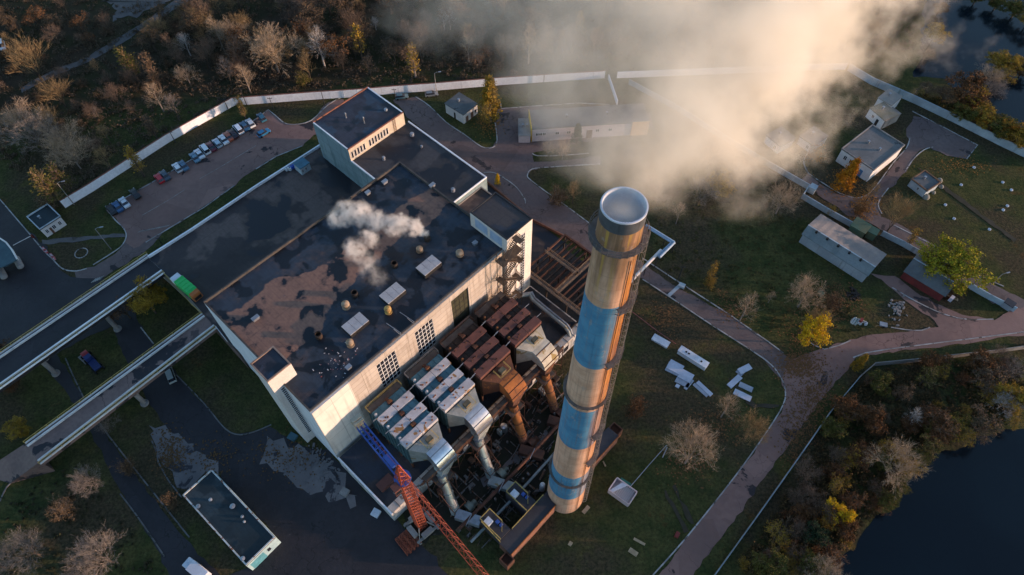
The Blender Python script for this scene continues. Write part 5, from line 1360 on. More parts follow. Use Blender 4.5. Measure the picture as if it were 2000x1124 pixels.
for i in range(40):
    c = P(1668 + r.gauss(0,5), 577 + r.gauss(0,5)); q.obox(c, (r.random()-.5, r.random()-.5, 0), r.uniform(.4,1.3), r.uniform(.2,.5), r.uniform(.1,.6))
tag(q.build("scrap_heap", M['rust_dark']), "dark scrap heap in the weeds behind the boats", "scrap heap", kind='stuff')
slab("green_bin", "small green bin by the dirt strip behind the dark scrap", "bin", (1600,575), (1607,569), 1.3, 1.0, M['green_roof'])
# litter on the hall roof
q = MB()
for i in range(46):
    u, v = r.gauss(10.5, 2.6), r.gauss(5.0, 1.6)
    if v < 1.2 or u > 17 or u < 3.6: continue
    q.obox(W(u, v, 26.245), (r.random()-.5, r.random()-.5, 0), r.uniform(.1,.4), r.uniform(.06,.16), r.uniform(.05,.2))
tag(q.build("roof_litter", mat("mixed litter", (.42,.42,.46), (.28,.06,.05), 1.4, .8, lo=.5, hi=.56)), "scattered white and red litter on the hall roof near the left tower", "litter", kind='stuff')
q = MB()
for i in range(170):
    x, y = r.gauss(640, 38), r.gauss(905, 22)
    c = P(x, y); lc = c - Vector((O0.x, O0.y, 0))
    if lc.dot(UX) > -1.2: continue
    q.obox(c + ZU*.03, (r.random()-.5, r.random()-.5, 0), r.uniform(.15,1.0), r.uniform(.1,.5), r.uniform(.03,.25))
tag(q.build("rubble", M['screed']), "broken slabs and rubble strewn at the foot of the hall's left side", "rubble", kind='stuff')
for x, y, m, lab in ((733,1001,'white2',"pale sheet metal tray against the annexe's left wall"),(672,960,'concrete',"larger pale slab in the rubble below the annexe wall"),(570,852,'teal',"small teal crate at the foot of the left stair tower")):
    slab("crate", lab, "crate", (x-6, y-3), (x+7, y+4), 1.6, .8, M[m])
for x, y in ((1902,328),(1958,357),(1975,372),(1846,401),(1959,411),(1967,403),(1877,362),(1863,428),(1932,449)):
    q = MB(); c = P(x, y); q.lathe(c, [(.42,0),(.42,.25),(.28,.28),(.25,.15),(0,.12)], 12)
    tag(q.build("manhole_ring", M['white2'], smooth=True), "small pale concrete manhole ring dotted over the right field", "manhole", "pale manhole rings on the right field")
# overground pipeline portal near the chimney
pl = thing("pipeline", "bent white and blue pipe on stilts crossing over the works road behind the chimney", "pipeline", P(1290,520))
q = MB(); q.tube([P(1262,440,4.5), P(1317,474,4.5), P(1288,503,4.5)], .38, 12); q.tube([P(1266,446,4.5), P(1311,474,4.5), P(1284,500,4.5)], .22, 10); q.build("pipe", mat("blue grey pipe", (.28,.38,.50), (.22,.30,.40), .7, .5), pl, smooth=True)
q = MB(); q.tube([P(1291,489,4.2), P(1245,536,4.2), P(1230,552,4.2), P(1222,560,1.0)], .42, 12); q.build("pipe", M['white'], pl, smooth=True)
q = MB()
for p in ((1270,444),(1300,463),(1318,475),(1284,503),(1262,520),(1240,542)):
    c = P(*p, 4.2); q.bar(Vector((c.x, c.y, 0)), c, .2)
q.build("support", M['metal_dark'], pl)
q = thing("road_hump", "white painted concrete strip across the works road right of the chimney", "strip", P(1318,566))
MB().wall(px([(1306,578),(1330,556)]), 0, .12, .9).build("strip", M['wallgrey'], q)
g = MB(); g.obox(P(1331,560), (1,-.5,0), 1.6, 1.2, .8); g.build("block", M['wallgrey'], q)
rp = MB(); rp.tube(px([(1222,600),(1250,621),(1285,648)], 0.3), .10, 6); rp.tube(px([(1285,648),(1320,672)], 0.3), .08, 6)
tag(rp.build("ground_pipe", mat("dull red pipe", (.30,.10,.09), (.22,.08,.07), 1, .7)), "thin dull red pipe on the grass between the chimney and the containers", "pipe")
rp = MB(); rp.tube(px([(1231,951),(1268,908),(1302,870)], .3), .09, 6); rp.tube(px([(1294,894),(1303,874)], .3), .12, 6)
tag(rp.build("ground_pipe", M['steel']), "thin grey pipe on the grass running up from the ribbed bin", "pipe")
# ------------------------------------------------------------------ poles
def pole(x, y, tx, ty, label, lamp=True):
    b = P(x, y); best = min(range(30, 160), key=lambda k: (P(tx, ty, k/10) - b).xy.length); h = max(4.5, min(11, best/10))
    th = thing("lamp_post" if lamp else "pole", label, "lamp post" if lamp else "pole", b)
    q = MB(); q.cyl(b, b+ZU*h, .13, .08, 8); q.build("shaft", M['metal_dark'] if not lamp else M['concrete'], th, smooth=True)
    q = MB()
    if lamp:
        q.tube([b+ZU*h, b+ZU*(h+.3)+Vector((.7,.2,0)), b+ZU*(h+.3)+Vector((1.3,.3,0))], .05, 6); q.obox(b+ZU*(h+.22)+Vector((1.6,.4,0)), (1,.25,0), .9, .3, .16)
        q.build("lamp_head", M['steel'], th)
    else:
        q.bar(b+ZU*(h-.4)-Vector((.7,0,0)), b+ZU*(h-.4)+Vector((.7,0,0)), .12)
        for s in (-.6, .6): q.cyl(b+ZU*(h-.35)+Vector((s,0,0)), b+ZU*(h-.1)+Vector((s,0,0)), .06, .06, 6)
        q.build("crossarm", M['metal_dark'], th)
    return th
pole(217,487,180,451,"lamp post on the lawn by the garden path and stone ring")
pole(145,400,112,358,"tall lamp post at the left end of the long white wall")
pole(853,184,847,144,"lamp post in front of the white wall left of the white house")
pole(635,207,629,173,"dark pole before the white wall above the car park",False)
pole(534,213,525,192,"thin pole on the lawn at the upper end of the car park",False)
pole(343,279,330,257,"dark pole standing against the white wall behind the parked cars",False)
pole(446,215,437,195,"dark pole just behind the white wall near its bend",False)
pole(482,206,468,172,"tall dark pole by the bend of the white wall",False)
pole(773,196,769,176,"dark pole behind the rear block by the white wall",False)
pole(1062,164,1060,148,"dark pole at the white wall where the smoke begins",False)
pole(1325,546,1333,520,"slim pole beside the white strip on the works road",False)
pole(1781,195,1788,176,"dark leaning pole at the corner of the lake wall",False)
pole(1937,556,1950,532,"lamp post by the lane near the pale blue wall")
pole(322,485,309,468,"thin white signpost on the slope below the car park",False)
pole(1592,372,1596,352,"dark pole beside the small concrete box on the pump house road",False)
# ------------------------------------------------------------------ vehicles
def prism_y(mb, prof, w0, w1=None, x=lambda s: s):
    """side profile (x,z) swept across the width"""
    w1 = w1 or w0; n = len(prof)
    vs = [(px_, -w0/2, z) for px_, z in prof] + [(px_, w0/2, z) for px_, z in prof]
    return mb.add(vs, [list(range(n)), list(range(n, 2*n))[::-1]] + [(i, n+i, n+(i+1) % n, (i+1) % n) for i in range(n)])
def car_parts(kind, body_m):
    Lc = 4.4 if kind != 'van' else 4.7
    r = []
    if kind == 'van': low = [(-2.3,.3),(2.3,.3),(2.35,.75),(1.55,1.05),(-2.3,1.05)]; cab = [(-2.28,1.053),(1.5,1.053),(.85,1.9),(-2.15,1.9)]; roof = (-2.05,.75,1.903,1.98)
    elif kind == 'hatch': low = [(-2.0,.3),(2.0,.3),(2.05,.7),(1.05,.95),(-2.0,.95)]; cab = [(-1.95,.953),(1.0,.953),(.35,1.45),(-1.6,1.45)]; roof = (-1.5,.25,1.453,1.5)
    else: low = [(-2.2,.3),(2.2,.3),(2.25,.68),(1.1,.93),(-1.45,.95),(-2.2,.88)]; cab = [(-1.4,.953),(1.05,.953),(.35,1.42),(-.95,1.42)]; roof = (-.9,.28,1.423,1.47)
    b = MB(); prism_y(b, low, 1.74); r.append(("body", b, body_m))
    n = len(cab); c = MB()
    vs = [(x, -(.80 if z < 1.1 else .66), z) for x, z in cab] + [(x, (.80 if z < 1.1 else .66), z) for x, z in cab]
    c.add(vs, [list(range(n)), list(range(n, 2*n))[::-1]] + [(i, n+i, n+(i+1) % n, (i+1) % n) for i in range(n)]); r.append(("window_glass", c, M['glass']))
    k = MB(); k.box(roof[0], roof[1], -.66, .66, roof[2], roof[3]); r.append(("roof", k, body_m))
    for sx in (-1.35, 1.35):
        for sy in (-1, 1):
            w = MB(); w.cyl((sx, sy*.72, .32), (sx, sy*.92, .32), .32, .32, 14); r.append(("wheel", w, M['rubber']))
    for sy in (-1, 1):
        w = MB(); x = low[2][0]; w.box(x-.05, x+.02, sy*.62-.16, sy*.62+.16, .60, .74); r.append(("headlight", w, M['frame']))
    return r
CARC = {}
def carpaint(n, c):
    if n not in CARC: CARC[n] = paint("car paint " + n, c, .3)
    return CARC[n]
def car(x, y, dx, dy, kind, colname, c, label, group="cars parked along the car park kerb"):
    a = P(x, y); d = P(x+dx, y+dy) - a; th = thing("parked_car", label, "car", (a.x, a.y, .06), group, math.atan2(d.y, d.x))
    for nm, mb, m in car_parts(kind, carpaint(colname, c)):
        mb.build(nm, m, th, local=True, bevel=.05 if nm in ("body", "roof") else 0)
    return th
D = (-9, -9)
CARS = [(220,413,'sedan','black',(.012,.012,.014),"black car at the lower end of the parked row"),
 (232,407,'sedan','deep blue',(.03,.09,.20),"deep blue car beside the black one at the lower end"),
 (245,399,'sedan','silver',(.50,.54,.60),"silver saloon third from the lower end of the row"),
 (266,382,'sedan','soot',(.016,.017,.019),"lone black car between the silver saloon and the red car"),
 (313,352,'hatch','red',(.45,.02,.03),"bright red hatchback with pale bonnet sheen in the lower half of the row"),
 (324,346,'sedan','slate',(.05,.07,.10),"dark slate car right of the bright red hatchback"),
 (348,331,'hatch','white',(.62,.64,.68),"white hatchback left of the blue grey car in mid row"),
 (360,327,'sedan','blue grey',(.07,.14,.22),"blue grey car right of the white hatchback in mid row"),
 (382,311,'sedan','steel blue',(.12,.22,.30),"steel blue saloon left of the white saloon in mid row"),
 (391,304,'sedan','pale',(.58,.62,.68),"white saloon right of the steel blue one"),
 (402,295,'van','van white',(.66,.68,.72),"tall white minivan in the middle of the row"),
 (414,290,'sedan','maroon',(.10,.015,.03),"maroon car right of the white minivan"),
 (426,283,'hatch','ice blue',(.36,.46,.55),"ice blue hatchback right of the maroon car"),
 (438,276,'sedan','milk',(.60,.62,.66),"milk white saloon right of the ice blue hatchback"),
 (447,270,'sedan','brick red',(.34,.09,.05),"brick red saloon in the upper half of the row"),
 (457,265,'sedan','wine black',(.035,.015,.022),"very dark wine coloured car right of the brick red saloon"),
 (467,256,'van','sky white',(.62,.68,.76),"pale blue white estate right of the dark wine car"),
 (479,250,'sedan','navy',(.04,.11,.20),"navy car second from the upper end of the row"),
 (490,244,'hatch','light silver',(.55,.60,.66),"light silver hatchback at the upper end of the row"),
 (512,233,'hatch','petrol',(.03,.12,.19),"petrol blue car alone by the upper kerb corner")]
for x, y, k, cn, c, lab in CARS: car(x, y, -9, -11, k, cn, c, lab)
car(516,263,12,-7,'hatch','bright blue',(.02,.14,.30),"bright blue car standing crosswise in the open car park", None)
car(335,735,-3,-8,'van','sand grey',(.30,.33,.33),"grey pickup under the lower ramp bridge edge", None)
car(785,192,8,-1,'hatch','grey teal',(.10,.16,.18),"dark teal car by the white wall behind the rear block", None)
car(843,187,8,-1,'hatch','dusk grey',(.16,.18,.20),"dull grey car on the lawn left of the white house", None)
car(7,93,2,8,'van','far white',(.62,.66,.72),"white van in the wood at the far left edge", None)
# green refuse lorry
a = P(392,588,TZ); b = P(347,550,TZ); d = (b-a).normalized(); a.z = b.z = TZ; ang = math.atan2(d.y, d.x)
tk = thing("refuse_lorry", "green refuse lorry with white cab and orange tail on the terrace corner", "lorry", ((a+b)/2).to_tuple(), None, ang); L2 = (b-a).length/2
green = paint("lorry green", (.02,.42,.09), .45); org = paint("tail orange", (.40,.12,.03), .6)
q = MB(); q.box(L2-1.75, L2, -1.15, 1.15, .6, 2.7); q.build("cab", M['white2'], tk, local=True, bevel=.12)
q = MB(); q.box(L2+.003, L2+.05, -1.0, 1.0, 1.6, 2.5); q.build("windscreen", M['glass'], tk, local=True)
q = MB(); prism_y(q, [(-L2+1.3,.9),(L2-1.9,.9),(L2-1.9,3.0),(L2-2.2,3.25),(-L2+1.6,3.25),(-L2+1.3,3.0)], 2.4); q.build("body", green, tk, local=True, bevel=.06)
q = MB()
for i in range(5): x = -L2+1.9+i*(2*L2-4.4)/4; q.box(x-.08, x+.08, -1.26, 1.26, 3.22, 3.33)
q.build("body_rib", green, tk, local=True)
q = MB(); prism_y(q, [(-L2,.8),(-L2+1.28,.8),(-L2+1.28,3.0),(-L2+.4,2.7)], 2.3); q.build("tailgate", org, tk, local=True)
q = MB(); q.box(-L2-.05, -L2-.003, -.9, .9, 1.0, 2.0); q.build("hopper_opening", M['dark'], tk, local=True)
for x in (L2-1.0, -L2+2.4, -L2+3.7):
    for s in (-1, 1): q = MB(); q.cyl((x, s*.85, .5), (x, s*1.2, .5), .5, .5, 16); q.build("wheel", M['rubber'], tk, local=True)
q = MB(); q.box(-L2+.6, L2-.3, -.5, .5, .55, .897); q.build("chassis", M['metal_dark'], tk, local=True)
# red and blue tractor with trailer under the bridges
a = P(190,718); b = P(165,690); d = (b-a).normalized(); tt = thing("tractor", "red nosed blue tractor with flat trailer on the verge between the two ramp bridges", "tractor", ((a+b)/2).to_tuple(), None, math.atan2(d.y, d.x))
q = MB(); prism_y(q, [(.4,.6),(2.3,.6),(2.3,1.5),(1.6,1.7),(.4,1.7)], 1.5); q.build("bonnet", paint("tractor red", (.28,.015,.03), .6), tt, local=True)
q = MB(); q.box(-.9, .397, -.8, .8, .7, 2.2); q.build("cab", paint("tractor blue", (.012,.03,.14), .6), tt, local=True, bevel=.08)
q = MB(); q.box(-4.3, -1.2, -.85, .85, .8, 1.2); q.build("trailer_bed", paint("trailer blue", (.012,.025,.10), .6), tt, local=True)
for x, rr in ((1.7,.45),(-.4,.75),(-3.2,.5),(-4.3,.5)):
    for s in (-1, 1): q = MB(); q.cyl((x, s*.9, rr), (x, s*1.2, rr), rr, rr, 16); q.build("wheel", M['rubber'], tt, local=True)
slab("concrete_slab", "flat pale slab beside the tractor between the ramp bridges", "slab", (156,695), (170,708), 1.2, .3, M['concrete'])
# white box truck at the bottom edge
a = P(396,1122); b = P(379,1108); d = (b-a).normalized(); wt = thing("box_truck", "white box truck on the dark side road at the bottom edge", "truck", ((a+b)/2).to_tuple(), None, math.atan2(d.y, d.x))
q = MB(); q.box(-3.2, 1.0, -1.1, 1.1, .8, 3.0); q.build("box", M['white2'], wt, local=True, bevel=.05)
q = MB(); q.box(1.1, 2.6, -1.0, 1.0, .5, 2.2); q.build("cab", M['white2'], wt, local=True, bevel=.12)
q = MB(); q.box(2.603, 2.65, -.9, .9, 1.3, 2.0); q.build("windscreen", M['glass'], wt, local=True)
for x in (1.8, -2.0):
    for s in (-1, 1): q = MB(); q.cyl((x, s*.8, .45), (x, s*1.08, .45), .45, .45, 14); q.build("wheel", M['rubber'], wt, local=True)
q = MB(); q.box(-3.1, 1.5, -.5, .5, .5, .797); q.build("chassis", M['metal_dark'], wt, local=True)
# ------------------------------------------------------------------ trees
LEAF = {
 'yellow': mat_leaf("yellow leaves", (.74,.47,.02), (.58,.36,.018), (.26,.17,.014)),
 'gold': mat_leaf("golden leaves", (.38,.235,.03), (.25,.16,.025), (.08,.06,.02)),
 'orange': mat_leaf("orange leaves", (.46,.20,.015), (.34,.13,.012), (.16,.06,.01)),
 'rust': mat_leaf("rust leaves", (.165,.078,.032), (.105,.052,.026), (.05,.025,.012)),
 'olive': mat_leaf("olive leaves", (.12,.11,.025), (.075,.075,.02), (.03,.034,.012)),
 'brown': mat_leaf("brown leaves", (.145,.096,.055), (.10,.068,.042), (.035,.026,.018)),
 'green': mat_leaf("dark green leaves", (.035,.062,.030), (.022,.042,.022), (.012,.022,.012)),
}
BARK = {
 'pale': mat_leaf("pale twigs", (.44,.325,.225), (.33,.245,.175), (.19,.14,.10)),
 'grey': mat_leaf("grey twigs", (.27,.225,.195), (.20,.165,.145), (.11,.10,.10)),
 'tan': mat_leaf("tan twigs", (.33,.22,.11), (.22,.155,.085), (.11,.08,.05)),
 'brown': mat_leaf("brown twigs", (.215,.15,.112), (.15,.105,.082), (.08,.058,.046)),
 'white': mat_leaf("white bark", (.50,.45,.42), (.38,.34,.32), (.2,.17,.16)),
 'trunk': mat_leaf("dark trunk bark", (.10,.08,.062), (.07,.055,.045), (.04,.03,.028)),
}
def rib(mb, a, b, w, rnd):
    d = b - a
    n = d.cross(Vector((rnd.uniform(-1,1), rnd.uniform(-1,1), rnd.uniform(-1,1))))
    if n.length < 1e-6: return
    n = n.normalized()*w/2
    mb.add([a-n, a+n, b+n*.4, b-n*.4], [(0,1,2,3)])
def turn(d, ang, az):
    o = d.orthogonal().normalized(); p = d.cross(o)
    return (d*math.cos(ang) + (o*math.cos(az) + p*math.sin(az))*math.sin(ang)).normalized()
def make_tree(kind, seed):
    """unit-height tree: (trunk builder, crown builder, leaf builder)"""
    R = random.Random(seed); T = MB(); C = MB(); L = MB()
    def leafy(c, r, n, s):
        for _ in range(n):
            p = c + Vector((R.gauss(0,1), R.gauss(0,1), R.gauss(0,.8)))*r*.5
            a = Vector((R.uniform(-1,1), R.uniform(-1,1), R.uniform(-.6,.9))).normalized(); o = a.orthogonal().normalized()*s*R.uniform(.6,1.2); q = a.cross(o)
            L.add([p-o-q, p+o-q*.6, p+o*.8+q, p-o*.7+q*.8], [(0,1,2,3)])
    def grow(p, d, ln, r, depth, md, spread, lift, leaf=None):
        bend = Vector((R.uniform(-.18,.18), R.uniform(-.18,.18), lift)); d2 = (d + bend).normalized()
        m = p + d*ln*.5; e = m + d2*ln*.5
        if depth <= 1: T.cyl(p, m, r*.55, r*.42, 5, False); T.cyl(m, e, r*.42, r*.28, 5, False)
        else: rib(C, p, m, max(r*1.8, .0034), R); rib(C, m, e, max(r*1.5, .0034), R)
        if depth >= md:
            if leaf: leafy(e, leaf[0], leaf[1], leaf[2])
            return
        k = R.choice((4,5)) if depth < 2 else R.choice((4,5,5))
        for i in range(k):
            f = R.uniform(.35, 1.0) if i else 1.0
            q = p.lerp(m, f*2) if f < .5 else m.lerp(e, f*2-1)
            grow(q, turn(d2, R.uniform(.5,1.1)*spread, R.uniform(0, 6.28)), ln*R.uniform(.55,.8), r*.55, depth+1, md, spread, lift, leaf)
    if kind in ('spread', 'upright', 'vase'):
        th = {'spread':.22, 'upright':.28, 'vase':.10}[kind]
        T.cyl((0,0,-.02), (0,0,th), .022, .017, 7, False)
        if kind == 'upright':
            T.cyl((0,0,th), (R.uniform(-.04,.04),R.uniform(-.04,.04),.93), .016, .004, 5, False)
            for i in range(30):
                z = th*.7 + (.92-th*.7)*i/30; az = R.uniform(0,6.28)
                grow(Vector((0,0,z)), Vector((math.cos(az)*.62, math.sin(az)*.62, .78)), .27*(1.1-z)+.05, .0055, 2, 4, .75, .12)
        else:
            k = 7 if kind == 'spread' else 11
            for i in range(k):
                az = i*6.28/k + R.uniform(-.3,.3); inc = R.uniform(.25,.95) if kind == 'spread' else R.uniform(.12,.42)
                d = Vector((math.cos(az)*math.sin(inc), math.sin(az)*math.sin(inc), math.cos(inc)))
                grow(Vector((0,0,th*R.uniform(.75,1))), d, .33 if kind == 'spread' else .40, .011 if kind == 'spread' else .008, 1, 5 if kind == 'spread' else 4, .75 if kind == 'spread' else .42, .12)
    elif kind == 'column':
        T.cyl((0,0,-.02), (0,0,.95), .018, .003, 6, False)
        for i in range(70):
            z = .08 + .82*R.random(); az = R.uniform(0,6.28); ln = .20*(1.05-z*.6)
            d = Vector((math.cos(az)*.36, math.sin(az)*.36, .93)); a = Vector((0,0,z)); b = a + d*ln
            rib(C, a, b, .008, R)
            for j in range(7):
                q = a.lerp(b, R.uniform(.3,1)); rib(C, q, q + turn(d, .4, R.uniform(0,6.28))*ln*.55, .0045, R)
            if R.random() < .8: leafy(b, .055, 7, .011)
    elif kind == 'cone':
        T.cyl((0,0,-.02), (0,0,.97), .02, .003, 6, False)
        for i in range(170):
            z = .10 + .86*R.random()**.85; rr = (.24*(1-z)**.8 + .02)*R.uniform(.45,1.05); az = R.uniform(0,6.28)
            b = Vector((math.cos(az)*rr, math.sin(az)*rr, z)); rib(C, Vector((0,0,z-.06)), b, .006, R); leafy(b, .06, 26, .0125)
    elif kind in ('round', 'sparse'):
        th = .28; T.cyl((0,0,-.02), (0,0,th), .026, .02, 7, False)
        lobes = []
        for i in range(11):
            az = R.uniform(0,6.28); rr = R.uniform(.10,.30); z = R.uniform(.40,.86); lobes.append((Vector((math.cos(az)*rr, math.sin(az)*rr, z)), R.uniform(.12,.19)))
        lobes.append((Vector((0,0,.86)), .15))
        for c, r in lobes:
            T.cyl((0,0,th*R.uniform(.7,1)), c, .010, .003, 4, False)
            n = 26 if kind == 'round' else 13
            for j in range(n):
                v = Vector((R.gauss(0,1), R.gauss(0,1), R.gauss(0,1))).normalized()*r*R.uniform(.55,1.0)
                rib(C, c, c + v*1.12, .005, R)
                for _ in range(2 if kind == 'round' else 4): rib(C, c + v*.5, c + v*1.2 + Vector((R.gauss(0,1), R.gauss(0,1), R.gauss(0,1)))*.03, .0035, R)
                leafy(c + v, .052, 20 if kind == 'round' else 8, .0125)
    elif kind == 'bush':
        for i in range(46):
            az = R.uniform(0,6.28); inc = R.uniform(.1,1.2); ln = R.uniform(.5,1.0)*(1.0 if inc < .7 else .75)
            d = Vector((math.cos(az)*math.sin(inc), math.sin(az)*math.sin(inc), math.cos(inc))); a = Vector((R.gauss(0,.1), R.gauss(0,.1), 0))
            b = a + d*ln; (T.cyl(a, b, .012, .004, 4, False) if i < 8 else rib(C, a, b, .014, R))
            for j in range(9):
                q = a.lerp(b, R.uniform(.3,1)); e = q + turn(d, R.uniform(.3,.9), R.uniform(0,6.28))*ln*.35; rib(C, q, e, .008, R)
                rib(C, q.lerp(e, .6), e + turn(d, R.uniform(.3,1.2), R.uniform(0,6.28))*.12, .006, R)
                if R.random() < .8: leafy(e, .09, 5, .022)
    # bring every tree to unit height and unit crown width
    zs = sorted(p.z for p in C.v + L.v); ds = sorted(math.hypot(p.x, p.y) for p in C.v + L.v)
    zt = zs[int(len(zs)*.995)]; rt = ds[int(len(ds)*.96)]
    for b in (T, C, L):
        for p in b.v: p.x /= 2*rt; p.y /= 2*rt; p.z /= zt
    return T, C, L
PROTO = {}
def tree_meshes(kind, var, bark, leaf):
    key = (kind, var, bark, leaf)
    if key not in PROTO:
        k2 = (kind, var)
        if k2 not in PROTO: PROTO[k2] = make_tree(kind, hash_of(kind)*10 + var)
        T, C, L = PROTO[k2]; out = []
        for nm, mb, m in (("trunk", T, BARK['trunk'] if bark not in ('white', 'pale') else BARK['grey' if bark == 'pale' else 'white']), ("branches", C, BARK[bark]), ("foliage", L, LEAF.get(leaf))):
            if not mb.f or m is None: continue
            me = bpy.data.meshes.new(nm); me.from_pydata([tuple(p) for p in mb.v], [], mb.f); me.materials.append(m); me.update(); out.append((nm, me))
        PROTO[key] = out
    return PROTO[key]
def hash_of(s): return sum(ord(c)*(i+3) for i, c in enumerate(s)) % 97
TR = random.Random(11)
def tree(name, label, loc, h, kind, bark, leaf=None, group=None, wide=1.0, var=None, cat="tree"):
    th = thing(name, label, cat, (loc[0], loc[1], 0), group, TR.uniform(0, 6.28))
    w = h*wide*TR.uniform(.92, 1.08)
    th.scale = (w, w, h*TR.uniform(.94, 1.06))
    for nm, me in tree_meshes(kind, TR.randrange(3) if var is None else var, bark, leaf):
        o = bpy.data.objects.new(nm, me); COL.objects.link(o); o.parent = th
    return th
RAT = {'spread':1.02, 'round':.92, 'sparse':.92, 'bush':1.0, 'vase':.75, 'upright':.58, 'cone':.46, 'column':.36}
def tree_px(base, top, *a, grow=1.0, **k):
    """height and crown width from the tree's foot and top in the photograph"""
    b = P(*base); best = min(range(15, 260), key=lambda z: (P(*top, z/10) - b).xy.length if P(*top, z/10) else 9)
    kind = a[2]; D = math.hypot(base[0]-top[0], base[1]-top[1]); dist = (b - Vector((0,0,H))).length
    w = RAT[kind]*D*dist/F*grow
    h = best/10*(1.0 if kind in ('column','cone','vase','upright') else .92)
    if kind not in ('column', 'cone'): h = max(min(h, w*(2.2 if kind in ('upright','vase') else 1.4)), w*.6)
    h = max(1.5, min(h, 20))
    return tree(a[0], a[1], b, h, *a[2:], wide=w/h, **k)
